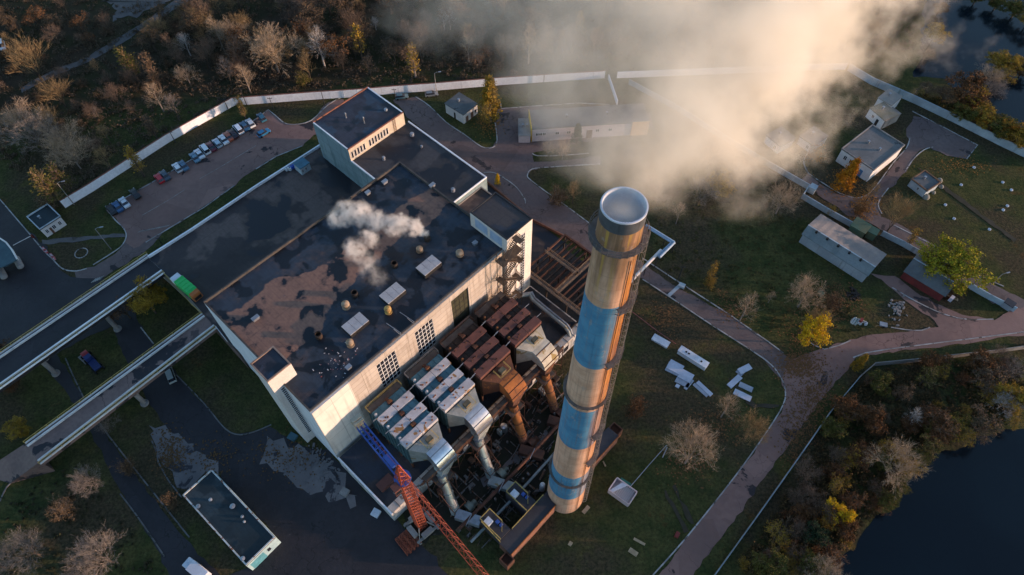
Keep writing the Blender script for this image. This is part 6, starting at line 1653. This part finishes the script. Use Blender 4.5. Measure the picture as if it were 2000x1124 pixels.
# the wood beyond the white wall, and everything that stands out in it
TREES = [
 ((82,157),(42,82),"bare_tree","golden fan shaped bare tree in the wood at the far left",'vase','tan',None),
 ((128,208),(100,152),"bare_tree","golden tinted bare tree just right of the fan shaped one",'vase','tan','gold'),
 ((270,158),(240,86),"poplar","olive poplar below the dirt track in the wood",'column','tan','olive'),
 ((314,172),(275,108),"poplar","brown narrow poplar right of the olive one below the track",'column','brown','brown'),
 ((320,218),(285,165),"bare_tree","pale upright bare tree in the middle of the left wood",'upright','pale',None),
 ((350,230),(322,185),"bare_tree","thin grey bare tree right of the pale upright one",'upright','grey',None),
 ((372,165),(345,126),"bare_tree","pale spreading bare tree alone in the dark wood",'spread','pale',None),
 ((373,110),(354,62),"birch","slender reddish white birch standing in the dark wood",'upright','white',None),
 ((437,97),(410,33),"bare_tree","tall pale bare tree left of the rust thicket",'upright','pale',None),
 ((465,98),(450,38),"bare_tree","broad pale bare tree above the rust thicket",'spread','pale',None),
 ((480,118),(472,58),"rust_tree","rust brown tree behind the broad pale one",'sparse','brown','rust'),
 ((452,162),(425,115),"bare_tree","dim grey bare tree in front of the rust thicket",'upright','grey',None),
 ((470,140),(450,98),"rust_tree","rust orange thicket tree between the pale bare trees",'sparse','brown','rust'),
 ((490,182),(468,130),"bare_tree","slender pale bare tree by the bend of the white wall",'upright','pale',None),
 ((308,272),(280,225),"poplar","small dark poplar close behind the white wall",'column','brown','brown'),
 ((195,232),(184,205),"birch","tiny thin bare birch in the left wood",'upright','grey',None),
 ((60,262),(35,195),"bare_tree","wide grey bare crown at the upper left of the pale grove",'spread','pale',None),
 ((95,300),(60,218),"bare_tree","largest grey bare crown of the pale grove on the left",'spread','grey','brown'),
 ((145,310),(112,240),"bare_tree","right hand pale bare tree of the grove on the left",'spread','pale',None),
 ((118,262),(92,205),"bare_tree","tan bare tree at the back of the pale grove",'vase','tan',None),
 ((158,330),(118,282),"bare_tree","pale bare tree with olive skirts below the grove",'spread','pale','olive'),
 ((222,338),(185,288),"bare_tree","short olive tan tree behind the white wall, left of the leaning yellow one",'upright','tan','olive'),
 ((282,345),(250,292),"bare_tree","yellow olive tree overhanging the white wall by the parked cars",'column','tan','gold'),
 ((122,402),(62,332),"poplar","broad brown olive poplar by the left end of the white wall",'column','tan','olive'),
 ((143,380),(95,324),"poplar","narrow olive poplar right beside the broad one at the wall end",'column','brown','olive'),
 ((104,408),(85,375),"shrub","dry pale shrub at the corner of the gatehouse",'bush','pale','brown'),
 ((480,232),(464,186),"shrub","yellow green small tree leaning on the bend of the white wall",'column','tan','olive'),
 ((545,143),(515,48),"bare_tree","biggest pale bare tree of the wood, above the wall",'spread','pale',None),
 ((608,158),(585,105),"bare_tree","tan bare tree right of the biggest pale tree",'upright','tan',None),
 ((596,168),(590,138),"shrub","yellow green bush beside the wood edge above the wall",'bush','tan','olive'),
 ((635,132),(610,58),"birch","white barked bare birch between two rust crowns",'upright','white',None),
 ((590,98),(580,44),"rust_tree","round rust brown crown left of the white birch",'sparse','brown','rust'),
 ((660,130),(648,68),"rust_tree","round orange brown crown right of the white birch",'sparse','brown','rust'),
 ((708,118),(694,46),"poplar","golden tipped slim poplar in the middle of the wood",'column','tan','gold'),
 ((735,60),(730,33),"birch","thin white birch stem under the left edge of the smoke",'upright','white',None),
 ((812,152),(800,88),"poplar","yellow olive poplar in front of the pinkish wood",'column','pale','gold'),
 ((772,120),(766,72),"bare_tree","soft brown bare crown left of the yellow olive poplar",'sparse','brown','brown'),
 ((916,122),(908,66),"bare_tree","pinkish pale bare tree just inside the smoke",'upright','pale',None),
 ((868,60),(862,18),"birch","pale stem left of its twin under the smoke",'upright','white',None),
 ((880,62),(876,15),"birch","pale stem right of its twin under the smoke",'upright','white',None),
 ((1032,125),(1022,50),"bare_tree","pale tree dimly seen in the left of the smoke",'upright','pale','gold'),
 ((1130,65),(1130,22),"poplar","yellowish poplar dimly seen at the top of the smoke",'cone','tan','gold'),
 ((958,236),(951,153),"golden_tree","golden cone shaped tree beside the small white house",'cone','tan','gold'),
 ((972,362),(974,340),"golden_tree","little yellow sapling by the kerb behind the annexe",'cone','tan','yellow'),
 ((1126,282),(1121,240),"conifer","dark conifer in front of the smoky workshop",'cone','brown','green'),
 ((1098,312),(1090,272),"bare_tree","pink grey bare tree in front of the workshop, left of the conifer's foot",'spread','pale',None),
 ((1070,305),(1062,275),"bare_tree","small bare tree at the lean-to end of the workshop lawn",'spread','pale',None),
 ((1118,398),(1108,348),"bare_tree","brown bare tree on the lawn by the works road kerb",'upright','tan',None),
 ((1090,400),(1082,362),"shrub","dim grey bush left of the bare tree at the works road kerb",'bush','grey','brown'),
 ((1320,438),(1330,392),"birch","small pale birch right of the chimney top",'upright','pale',None),
 ((1362,400),(1372,345),"bare_tree","grey bare tree in the thicket right of the chimney top",'spread','grey',None),
 ((1398,388),(1393,330),"golden_tree","dull yellow tree in the smoky thicket",'round','tan','gold'),
 ((1382,330),(1376,285),"bare_tree","bare tree at the upper edge of the smoky thicket",'spread','pale',None),
 ((1425,370),(1425,310),"bare_tree","brown bare tree at the right of the smoky thicket",'spread','tan',None),
 ((1466,345),(1468,298),"bare_tree","tan bare tree under the inner wall in the smoke",'spread','tan',None),
 ((1450,375),(1452,340),"rust_tree","dark shrubby tree between the thicket and the pale crown",'sparse','brown','brown'),
 ((1515,418),(1528,355),"bare_tree","pale bare crown standing alone below the inner wall",'spread','pale',None),
 ((1383,552),(1393,506),"bare_tree","dry brown tree with a yellow foot on the dark lawn",'column','tan','gold'),
 ((1641,372),(1652,303),"orange_tree","bright orange cone shaped tree before the pump house",'cone','tan','orange'),
 ((1588,312),(1582,280),"rust_tree","orange brown shrub at the smoke's edge by the garages",'bush','tan','orange'),
 ((1690,395),(1700,350),"bare_tree","rust pink bare tree beside the pump house corner",'upright','tan',None),
 ((1675,418),(1680,388),"shrub","orange brown leafy shrub over the pump house road",'bush','tan','rust'),
 ((1733,452),(1768,382),"bare_tree","leaning brown olive tree beyond the green sheds",'vase','tan','olive'),
 ((1772,480),(1794,446),"poplar","small olive sapling over the pale wall",'column','tan','gold'),
 ((1622,418),(1627,400),"shrub","small yellow bush behind the cranked wall",'bush','tan','gold'),
 ((1822,528),(1826,470),"yellow_tree","left crown of the yellow green twin tree over the red shed",'round','tan','gold2',1.45),
 ((1858,548),(1868,488),"yellow_tree","right crown of the yellow green twin tree over the red shed",'round','tan','gold2',1.4),
 ((1558,600),(1572,535),"bare_tree","pale wide bare tree above the bright yellow one",'spread','pale',None),
 ((1500,592),(1505,562),"bare_tree","small pale bare tree left of the wide one",'upright','pale',None),
 ((1444,628),(1456,555),"bare_tree","pale bare tree with yellow green foot on the lawn below the road",'upright','pale','olive'),
 ((1573,672),(1573,610),"yellow_tree","brightest yellow round tree on the right lawn",'round','tan','yellow'),
 ((1622,600),(1622,560),"shrub","dark bush below the wide bare tree",'bush','brown','brown'),
 ((1590,650),(1592,600),"bare_tree","tan leafless tree behind the brightest yellow one",'spread','tan',None),
 ((1384,558),(1386,536),"shrub","yellow foot shrub of the dry brown tree",'bush','tan','gold'),
 ((1408,815),(1410,742),"bare_tree","pale bare tree overhanging the white panels",'upright','pale','olive'),
 ((1452,860),(1455,800),"bare_tree","dim olive tree right of the pale one over the panels",'spread','tan','olive'),
 ((1338,905),(1340,818),"bare_tree","sandy bare tree on the lawn below the panels",'spread','pale',None),
 ((1240,808),(1236,762),"shrub","faint rust twig bush near the chimney's right side",'bush','brown','rust'),
 ((1668,722),(1692,690),"golden_tree","yellow small tree at the corner of the thin fence",'cone','tan','gold'),
 ((1795,752),(1800,706),"bare_tree","olive tree below the grey fence",'sparse','tan','olive'),
 ((1908,752),(1905,688),"bare_tree","big brown dome shaped tree below the grey fence",'sparse','brown','brown'),
 ((1963,735),(1968,690),"bare_tree","grey bare tree at the right end of the grey fence",'spread','grey',None),
 ((1960,790),(1958,730),"yellow_tree","yellow orange tree on the right bank",'round','tan','gold'),
 ((1915,778),(1912,738),"yellow_tree","dull gold tree left of the yellow orange one on the bank",'sparse','tan','gold'),
 ((1945,800),(1955,752),"bare_tree","white bare tree in front of the yellow orange one",'spread','white',None),
 ((1690,842),(1700,795),"rust_tree","orange brown round tree on the bank beside the thin fence",'round','brown','rust'),
 ((1765,828),(1800,800),"birch","fallen looking white bare trunk on the bank",'upright','white',None),
 ((1822,842),(1818,778),"rust_tree","dark rust tree in the middle of the bank",'sparse','brown','rust'),
 ((1900,845),(1898,785),"rust_tree","brown dome tree at the water's edge",'sparse','brown','brown'),
 ((1968,830),(1968,790),"rust_tree","olive gold tree at the right end of the bank",'sparse','tan','gold'),
 ((1728,925),(1722,838),"bare_tree","largest pale feathery bare tree above the dark water",'spread','pale',None),
 ((1595,1135),(1592,1070),"bare_tree","pale feathery bare tree at the bottom edge by the water",'spread','pale',None),
 ((1622,1012),(1622,965),"yellow_tree","bright yellow dome in the dark bank thicket",'round','tan','yellow'),
 ((1725,985),(1727,948),"bare_tree","olive gold shrub tree hanging over the water",'round','tan','olive'),
 ((1650,990),(1655,950),"rust_tree","dark rust shrub beside the bright yellow dome",'sparse','brown','rust'),
 ((1640,1045),(1644,1005),"rust_tree","red brown tree below the bright yellow dome",'round','brown','rust'),
 ((1580,1055),(1585,1010),"conifer","blue green bush in the dark bank thicket",'round','brown','green'),
 ((1800,885),(1802,840),"bare_tree","olive brown tree on the waterside tip",'sparse','tan','olive'),
 ((1765,925),(1768,880),"bare_tree","brown gold tree right of the largest feathery one",'sparse','tan','gold'),
 ((1650,905),(1655,865),"shrub","gold brown shrub on the upper bank",'bush','tan','gold'),
 ((1620,930),(1625,890),"rust_tree","dim rust shrub on the upper bank by the thin fence",'bush','brown','rust'),
 ((1816,86),(1822,48),"rust_tree","round gold brown tree on the lake shore at the smoke's edge",'round','brown','gold'),
 ((1800,122),(1798,88),"rust_tree","brown tree below the round one at the smoke's edge",'sparse','brown','brown'),
 ((1830,28),(1836,4),"rust_tree","lone small round tree standing in the lake",'round','brown','rust'),
 ((1945,140),(1940,92),"rust_tree","left upper crown of the islet trees in the lake",'round','tan','gold'),
 ((1972,142),(1970,105),"rust_tree","right upper crown of the islet trees in the lake",'round','tan','gold'),
 ((1990,150),(1990,120),"rust_tree","rightmost crown of the islet trees in the lake",'round','brown','brown'),
 ((1922,172),(1918,122),"bare_tree","leafless grey crown at the left of the islet",'spread','pale','brown'),
 ((1950,165),(1952,128),"rust_tree","front gold brown crown of the islet",'sparse','tan','gold'),
 ((1925,190),(1915,145),"bare_tree","lowest leafless crown of the islet",'spread','grey',None),
 ((1805,188),(1800,152),"rust_tree","dark shrub beside the leaning pole at the lake wall",'sparse','brown','brown'),
 ((1838,200),(1830,160),"rust_tree","dull brown tree behind the lake wall near the pole",'sparse','brown','brown'),
 ((1868,210),(1872,140),"rust_tree","tall gold brown tree on the lake shore",'round','brown','rust'),
 ((1888,218),(1895,165),"yellow_tree","yellowish tree right of the tall one on the lake shore",'round','tan','gold'),
 ((1870,240),(1875,200),"yellow_tree","yellow green tree hugging the lake wall",'round','tan','olive'),
 ((1912,250),(1920,208),"yellow_tree","gold tree halfway along the lake wall",'round','tan','gold'),
 ((1940,268),(1950,225),"yellow_tree","mixed gold and green tree near the right end of the lake wall",'round','tan','olive'),
 ((1968,282),(1978,232),"yellow_tree","orange gold tree at the right end of the lake wall",'round','tan','orange2'),
 ((1990,292),(2000,250),"yellow_tree","yellow tree cut by the right edge above the lake wall",'round','tan','gold'),
 ((1900,205),(1905,178),"rust_tree","small brown tree at the water behind the yellow ones",'sparse','brown','brown'),
 ((1900,10),(1910,-20),"rust_tree","left olive tree of the far shore at the top right",'round','tan','olive'),
 ((1940,20),(1950,-10),"rust_tree","middle olive tree of the far shore at the top right",'round','tan','olive'),
 ((1975,35),(1985,0),"rust_tree","right olive tree of the far shore at the top right",'round','tan','olive'),
 ((2000,55),(2010,20),"rust_tree","olive tree at the very top right corner",'round','tan','gold'),
 ((305,612),(285,548),"yellow_tree","yellow brown tree growing between the terrace and the ramps",'round','tan','gold'),
 ((255,622),(240,572),"rust_tree","brown leafed tree left of the yellow one between the ramps",'sparse','brown','rust'),
 ((322,590),(302,560),"yellow_tree","small yellow tree close to the terrace railing",'round','tan','yellow2'),
 ((50,850),(40,812),"golden_tree","golden brown tree beside the foot of the lower ramp",'round','tan','gold'),
 ((15,690),(2,650),"rust_tree","brown tree at the left edge beyond the upper ramp",'sparse','brown','rust'),
 ((30,760),(20,735),"shrub","rust shrub under the upper ramp bridge at the left",'bush','brown','rust'),
 ((192,950),(172,902),"bare_tree","grey bare tree between the side road and the lower ramp",'spread','grey',None),
 ((222,840),(212,808),"bare_tree","grey bare shrub by the lower ramp's near rail",'spread','grey',None),
 ((78,1085),(62,1015),"bare_tree","wide grey bare tree in the bottom left corner",'spread','grey',None),
 ((12,1110),(0,1050),"bare_tree","bluish grey bare tree at the bottom left edge",'spread','grey',None),
 ((222,1100),(208,1020),"bare_tree","largest grey bare tree beside the side road, bottom left",'spread','grey',None),
 ((185,1150),(172,1078),"bare_tree","pale grey bare tree at the bottom edge by the side road",'spread','grey',None),
 ((345,985),(322,962),"shrub","thin brown shrub by the courtyard store's left corner",'bush','brown','brown'),
 ((258,920),(245,890),"shrub","dark brown shrub on the verge of the side road",'bush','brown','brown'),
 ((130,1000),(118,960),"shrub","dark grey shrub on the lawn left of the side road",'bush','grey','brown'),
]
LEAF['gold2'] = mat_leaf("yellow green leaves", (.36,.29,.02), (.24,.21,.02), (.11,.11,.015))
LEAF['orange2'] = mat_leaf("orange gold leaves", (.36,.19,.025), (.24,.14,.025), (.10,.07,.015))
LEAF['yellow2'] = mat_leaf("brown yellow leaves", (.42,.26,.02), (.28,.17,.02), (.11,.07,.015))
for base, top, nm, lab, kind, bark, leaf, *sz in TREES:
    tree_px(base, top, nm, lab, kind, bark, leaf, grow=sz[0] if sz else 1.0, cat="shrub" if nm == 'shrub' else "tree")
# the crowd of nameless trees in the dim wood: nothing tells these apart
FR = random.Random(5)
def in_poly(x, y, pts):
    c = False; n = len(pts)
    for i in range(n):
        (x1, y1), (x2, y2) = pts[i], pts[(i+1) % n]
        if (y1 > y) != (y2 > y) and x < (x2-x1)*(y-y1)/(y2-y1)+x1: c = not c
    return c
WOOD = [(400,-40),(340,40),(300,70),(250,110),(330,140),(430,190),(490,180),(640,160),(800,140),(1000,128),(1200,110),(1400,110),(1600,105),(1750,110),(1780,-40)]
WOOD2 = [(-30,20),(200,20),(230,60),(120,120),(-30,160)]
WOOD3 = [(0,170),(90,170),(200,140),(280,120),(330,190),(300,240),(200,300),(120,300),(-30,330),(-30,180)]
kinds = [('sparse','brown','brown'),('spread','brown',None),('upright','brown',None),('sparse','brown','rust'),('bush','brown','brown'),('vase','brown',None),('upright','tan',None),('spread','tan',None)]
kinds_bank = [('sparse','brown','brown'),('sparse','tan','gold'),('round','brown','rust'),('bush','brown','rust'),('spread','brown',None),('round','tan','olive'),('sparse','brown','rust'),('bush','tan','gold')]
CW = {'sparse':.95, 'spread':1.0, 'upright':.6, 'bush':1.7, 'vase':.7, 'round':1.0}
def crowd(poly, n, label, group, hmin, hmax, wts=None, kinds=kinds):
    xs = [p[0] for p in poly]; ys = [p[1] for p in poly]; k = 0
    while k < n:
        x, y = FR.uniform(min(xs), max(xs)), FR.uniform(min(ys), max(ys))
        if not in_poly(x, y, poly): continue
        kd = FR.choices(kinds, wts or (4,3,3,.8,3,2,2.6,1.6))[0]; h = FR.uniform(hmin, hmax)*(.45 if kd[0] == 'bush' else 1)
        tree("woodland_tree", label, P(x, y), h, kd[0], kd[1], kd[2], group, CW[kd[0]]*FR.uniform(.85,1.2)); k += 1
crowd(WOOD, 190, "dim brown tree crowded in the wood north of the long white wall", "crowded brown trees of the north wood", 6, 12)
crowd(WOOD2, 26, "dim brown tree beyond the dirt track in the top left corner", "brown trees beyond the dirt track", 4, 8, (4,3,2,2,4,1,1,1))
crowd(WOOD3, 30, "dim brown tree among the tall grass left of the long white wall", "brown trees of the west wood", 4, 8, (3,3,2,1,5,1,2,1))
BANK = [(1690,745),(1720,725),(1860,712),(2000,700),(2000,815),(1900,850),(1800,895),(1740,975),(1680,1030),(1640,1080),(1590,1124),(1430,1124),(1560,930),(1625,830)]
crowd(BANK, 70, "brown or dull gold shrub tree in the thicket on the dark lake bank", "thicket trees on the lake bank", 3, 6.5, (3,5,2.5,2,3,3,3,2.5), kinds_bank)
# low growth that nobody could count
def scrub(name, label, poly, n, cols, h0, h1, seed):
    R = random.Random(seed); q = MB(); xs = [p[0] for p in poly]; ys = [p[1] for p in poly]; k = 0
    while k < n:
        x, y = R.uniform(min(xs), max(xs)), R.uniform(min(ys), max(ys))
        if not in_poly(x, y, poly): continue
        k += 1; c = P(x, y); h = R.uniform(h0, h1); s = h*.8
        for i in range(14):
            d = Vector((R.gauss(0,.5), R.gauss(0,.5), 1)).normalized(); a = c + Vector((R.gauss(0,s*.35), R.gauss(0,s*.35), 0))
            rib(q, a, a + d*h*R.uniform(.5,1), .09, R)
        for i in range(16):
            p_ = c + Vector((R.gauss(0,s*.45), R.gauss(0,s*.45), abs(R.gauss(h*.4,h*.25)))); o = Vector((R.uniform(-1,1), R.uniform(-1,1), R.uniform(-.5,.5))).normalized()*.16*R.uniform(.6,1.5); w = o.orthogonal().normalized()*.14
            q.add([p_-o-w, p_+o-w, p_+o+w, p_-o+w], [(0,1,2,3)])
    return tag(q.build(name, cols), label, "undergrowth", kind='stuff')
scrub("undergrowth", "dark brown undergrowth filling the wood beyond the white wall", [(-30,-40),(1800,-40),(1780,110),(1500,128),(1180,140),(850,165),(620,182),(470,192),(330,262),(130,390),(-30,300)], 3000, mat_leaf("brown undergrowth", (.140,.100,.072), (.085,.068,.045), (.046,.04,.026)), .6, 2.4, 21)
scrub("undergrowth", "dark mixed undergrowth on the bank above the dark water", BANK, 1100, mat_leaf("bank undergrowth", (.125,.082,.038), (.032,.034,.018), (.020,.020,.012)), .4, 1.5, 22)
scrub("undergrowth", "yellow brown shore undergrowth behind the lake wall", [(1780,185),(1840,195),(1900,215),(1960,245),(2000,280),(2000,305),(1900,252),(1790,198)], 160, mat_leaf("shore undergrowth", (.11,.08,.025), (.07,.06,.02), (.04,.035,.015)), .5, 1.6, 23)
scrub("weeds", "weeds and low brown scrub on the lawn right of the chimney", [(1270,330),(1500,340),(1570,400),(1560,520),(1640,560),(1700,640),(1560,670),(1420,600),(1290,520),(1250,440)], 420, mat_leaf("lawn weeds", (.085,.072,.030), (.060,.060,.024), (.040,.042,.018)), .15, .6, 24)
scrub("weeds", "dark weeds on the lawn between the ramps and the side road", [(0,1000),(80,920),(160,900),(230,1000),(330,1124),(0,1124)], 160, mat_leaf("dim weeds", (.060,.055,.032), (.044,.046,.024), (.030,.032,.018)), .15, .6, 25)
# creeper and birch saplings on the rear block's brick rim are left as rim brick

def leaf_fall(label, spots, m, seed):
    R = random.Random(seed); q = MB()
    for x, y, sx, sy, n in spots:
        for i in range(n):
            c = P(R.gauss(x, sx), R.gauss(y, sy), R.uniform(.17, .22)); s = R.uniform(.07, .19); a = R.uniform(0, 3.14)
            d = Vector((math.cos(a), math.sin(a), R.uniform(-.25,.25)))*s; e = Vector((-math.sin(a), math.cos(a), R.uniform(-.25,.25)))*s
            q.add([c-d-e, c+d-e*.7, c+d+e, c-d*.8+e], [(0,1,2,3)])
    return tag(q.build("fallen_leaves", m), label, "fallen leaves", kind='stuff')
leaf_fall("brown fallen leaves drifted over the road junction and verges below the bright yellow tree", [(1560,712,22,14,900),(1590,775,22,30,800),(1555,850,18,30,500),(1575,650,25,20,400),(1300,625,18,18,300),(1640,590,25,22,500),(1430,600,20,18,300),(1345,900,24,20,350),(1400,830,30,20,400)], mat_leaf("fallen brown leaves", (.20,.095,.040), (.12,.07,.035), (.08,.045,.025)), 31)
leaf_fall("orange fallen leaves over the pump house road and under the orange tree", [(1690,398,14,16,700),(1650,360,22,16,350),(1880,322,30,10,250),(955,245,14,12,300)], mat_leaf("fallen orange leaves", (.30,.13,.035), (.20,.10,.03), (.10,.055,.02)), 32)
leaf_fall("rusty fallen leaves and dirt on the pale apron by the courtyard store", [(332,885,16,22,500),(420,890,25,20,200),(560,890,40,25,300)], mat_leaf("fallen rusty leaves", (.16,.085,.035), (.09,.055,.03), (.05,.035,.02)), 33)
# ------------------------------------------------------------------ smoke
def vol_mat(name, build, colour, aniso=.35, step=1.0):
    m = bpy.data.materials.new(name); m.use_nodes = True
    t = NT.__new__(NT); t.t = m.node_tree; t.n = t.t.nodes; t.n.clear(); t.b = None
    out = t.new("ShaderNodeOutputMaterial"); v = t.new("ShaderNodeVolumePrincipled")
    v.inputs['Color'].default_value = colour + (1,); v.inputs['Anisotropy'].default_value = aniso
    t.t.links.new(build(t), v.inputs['Density']); t.t.links.new(v.outputs[0], out.inputs['Volume'])
    try: m.cycles.volume_step_rate = step
    except Exception: pass
    return m
S0 = Vector((CX0, CY0, 95.4))
S1 = P(1418, 60, 86)
SA = (S1 - S0).normalized(); SB = SA.cross(ZU).normalized(); SCV = SB.cross(SA).normalized()
S0 = S0 - SA*2.2
def plume_density(t):
    p = t.pos()
    q = t.vm('SUBTRACT', p, tuple(S0))
    wob = t.new("ShaderNodeTexNoise"); t.put(wob.inputs['Vector'], t.vm('ADD', p, (0,0,31))); wob.inputs['Scale'].default_value = .055; wob.inputs['Detail'].default_value = 2
    s0 = t.vm('DOT_PRODUCT', q, tuple(SA))
    amp = t.math('MULTIPLY', t.step(s0, 0, 30), 11)
    q = t.vm('ADD', q, t.vm('SCALE', t.vm('SUBTRACT', wob.outputs[1], (.5,.5,.5)), scale=amp))
    s = t.vm('DOT_PRODUCT', q, tuple(SA)); b = t.vm('DOT_PRODUCT', q, tuple(SB)); c = t.vm('DOT_PRODUCT', q, tuple(SCV))
    sc = t.math('MAXIMUM', s, 0.0)
    R = t.math('ADD', 2.2, t.math('MULTIPLY', t.math('SUBTRACT', 1.0, t.math('POWER', 2.718, t.math('MULTIPLY', sc, -1/36))), 29.0))
    RL = t.math('ADD', 2.2, t.math('MULTIPLY', sc, 1.35))
    rl = RL
    left = t.math('LESS_THAN', b, 0)
    rb = t.math('ADD', t.math('MULTIPLY', left, rl), t.math('MULTIPLY', t.math('SUBTRACT', 1, left), R))
    bb = t.math('DIVIDE', b, rb); cc = t.math('DIVIDE', c, t.math('MULTIPLY', R, .8))
    d = t.math('SQRT', t.math('ADD', t.math('MULTIPLY', bb, bb), t.math('MULTIPLY', cc, cc)))
    n = t.noise(t.vm('MULTIPLY', p, (1,1,1)), .085, 5, .58)
    n2 = t.noise(p, .26, 4, .6)
    fall = t.math('ADD', t.math('ADD', t.math('SUBTRACT', 1.0, d), t.math('MULTIPLY', t.math('SUBTRACT', n, .5), 3.0)), t.math('MULTIPLY', t.math('SUBTRACT', n2, .5), .8))
    den = t.step(fall, .18, .95)
    zz = t.new("ShaderNodeSeparateXYZ"); t.put(zz.inputs[0], p)
    gate = t.math('ADD', t.math('SUBTRACT', zz.outputs[2], 95.2), t.math('MULTIPLY', t.math('MAXIMUM', t.math('SUBTRACT', s0, 4.2), 0.0), 1.6))
    den = t.math('MULTIPLY', t.math('MULTIPLY', den, t.step(s, -.4, 1.2)), t.step(t.math('DIVIDE', gate, t.math('ADD', .9, t.math('MULTIPLY', t.math('MAXIMUM', s0, 0.0), .3))), 0.0, 1.0))
    thin = t.math('DIVIDE', 1.0, t.math('ADD', 1.0, t.math('MULTIPLY', sc, .10)))
    edge = t.math('ADD', .62, t.math('MULTIPLY', t.step(bb, -.7, .75), .8))
    core = t.math('MULTIPLY', t.step(bb, -.15, .7), t.step(sc, 12, 38))
    k = t.math('ADD', t.math('MULTIPLY', t.math('MULTIPLY', thin, t.math('MAXIMUM', edge, t.math('MULTIPLY', t.step(sc, 10, 3), 1.4))), .20), t.math('MULTIPLY', core, .17))
    return t.math('MULTIPLY', den, k)
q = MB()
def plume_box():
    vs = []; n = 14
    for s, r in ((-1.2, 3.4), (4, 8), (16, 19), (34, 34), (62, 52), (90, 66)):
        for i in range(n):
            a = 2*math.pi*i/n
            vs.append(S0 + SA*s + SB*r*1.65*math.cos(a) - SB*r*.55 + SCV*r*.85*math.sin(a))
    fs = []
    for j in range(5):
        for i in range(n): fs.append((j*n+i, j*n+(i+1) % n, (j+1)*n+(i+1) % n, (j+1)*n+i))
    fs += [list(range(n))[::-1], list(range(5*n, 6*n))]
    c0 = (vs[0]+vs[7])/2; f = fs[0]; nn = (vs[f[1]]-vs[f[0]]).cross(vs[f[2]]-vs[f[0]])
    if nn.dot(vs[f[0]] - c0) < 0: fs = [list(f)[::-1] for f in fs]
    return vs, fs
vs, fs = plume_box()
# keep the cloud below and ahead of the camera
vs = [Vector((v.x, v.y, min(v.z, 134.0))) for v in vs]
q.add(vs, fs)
tag(q.build("smoke_plume", vol_mat("sunlit smoke", plume_density, (.998,.945,.85), .0, .35)), "huge golden and pinkish smoke plume drifting away from the chimney top", "smoke", kind='stuff')  # low sun's warm tint is put into the smoke's own colour
# smoke filling the chimney mouth
def mouth_density(t):
    p = t.pos(); n = t.noise(p, .5, 3)
    zz = t.new("ShaderNodeSeparateXYZ"); t.put(zz.inputs[0], p)
    return t.math('MULTIPLY', t.math('ADD', .35, n), t.math('ADD', .30, t.math('MULTIPLY', t.step(zz.outputs[2], 95.2, 92.0), .5)))
q = MB(); q.cyl((CX0, CY0, 88.0), (CX0, CY0, 95.35), 2.10, 2.13, 32)
tag(q.build("smoke_core", vol_mat("dense smoke", mouth_density, (.99,.99,.995), .0, 1.0)), "bluish smoke filling the round mouth of the chimney", "smoke", kind='stuff')
# steam from the roof stub
def puffs(name, label, cs, dens, sc, col=(.95,.93,.93), wb=1.6):
    def build(t):
        p = t.pos()
        w = t.new("ShaderNodeTexNoise"); t.put(w.inputs['Vector'], p); w.inputs['Scale'].default_value = sc; w.inputs['Detail'].default_value = 4
        q = t.vm('ADD', p, t.vm('SCALE', t.vm('SUBTRACT', w.outputs[1], (.5,.5,.5)), scale=wb))
        tot = None
        for c, r, k in cs:
            d = t.vm('LENGTH', t.vm('SUBTRACT', q, tuple(c)))
            f = t.math('MULTIPLY', t.step(t.math('DIVIDE', d, r), 1.05, .15), k)
            tot = f if tot is None else t.math('MAXIMUM', tot, f)
        n = t.noise(p, sc*2.2, 4, .6)
        return t.math('MULTIPLY', t.math('MULTIPLY', tot, t.step(n, .34, .62)), dens)
    lo = [min(c[i]-r*1.25-wb*.4 for c, r, k in cs) for i in range(3)]; hi = [max(c[i]+r*1.25+wb*.4 for c, r, k in cs) for i in range(3)]
    lo[2] = max(lo[2], cs[0][0].z - cs[0][1]*1.2)
    q = MB(); q.box(lo[0], hi[0], lo[1], hi[1], lo[2], hi[2])
    return tag(q.build(name, vol_mat(name + " vapour", build, col, .2, .6)), label, "steam", kind='stuff')
st0 = W(43.2, 14.4, 28.2)
puffs("steam_cloud", "pinkish white steam cloud trailing left from a vent on the hall roof", [
    (st0 + Vector((-.9,.2,.4)), 1.2, 1.0), (P(812,446,31.1), 2.2, 1.0), (P(788,438,31.6), 2.6, 1.0), (P(762,440,31.6), 2.6, .9), (P(736,432,32.1), 2.7, .75), (P(708,420,32.6), 3.1, .6), (P(682,416,32.6), 3.3, .5), (P(656,426,32.6), 2.4, .4),
    (P(722,465,32.1), 2.4, .38), (P(695,490,32.1), 3.0, .30), (P(720,515,31.6), 2.8, .16), (P(740,545,31.6), 2.4, .07)], 2.4, .40, (1.0,.955,.935), 4.2)
puffs("steam_puff", "small puff of steam at the foot of the right stair tower", [(P(1008,566,6.5), .9, 1.0), (P(1018,556,8), 1.3, .7), (P(1006,545,9.5), 1.4, .45), (P(1014,572,6), .9, .6)], .8, .8)
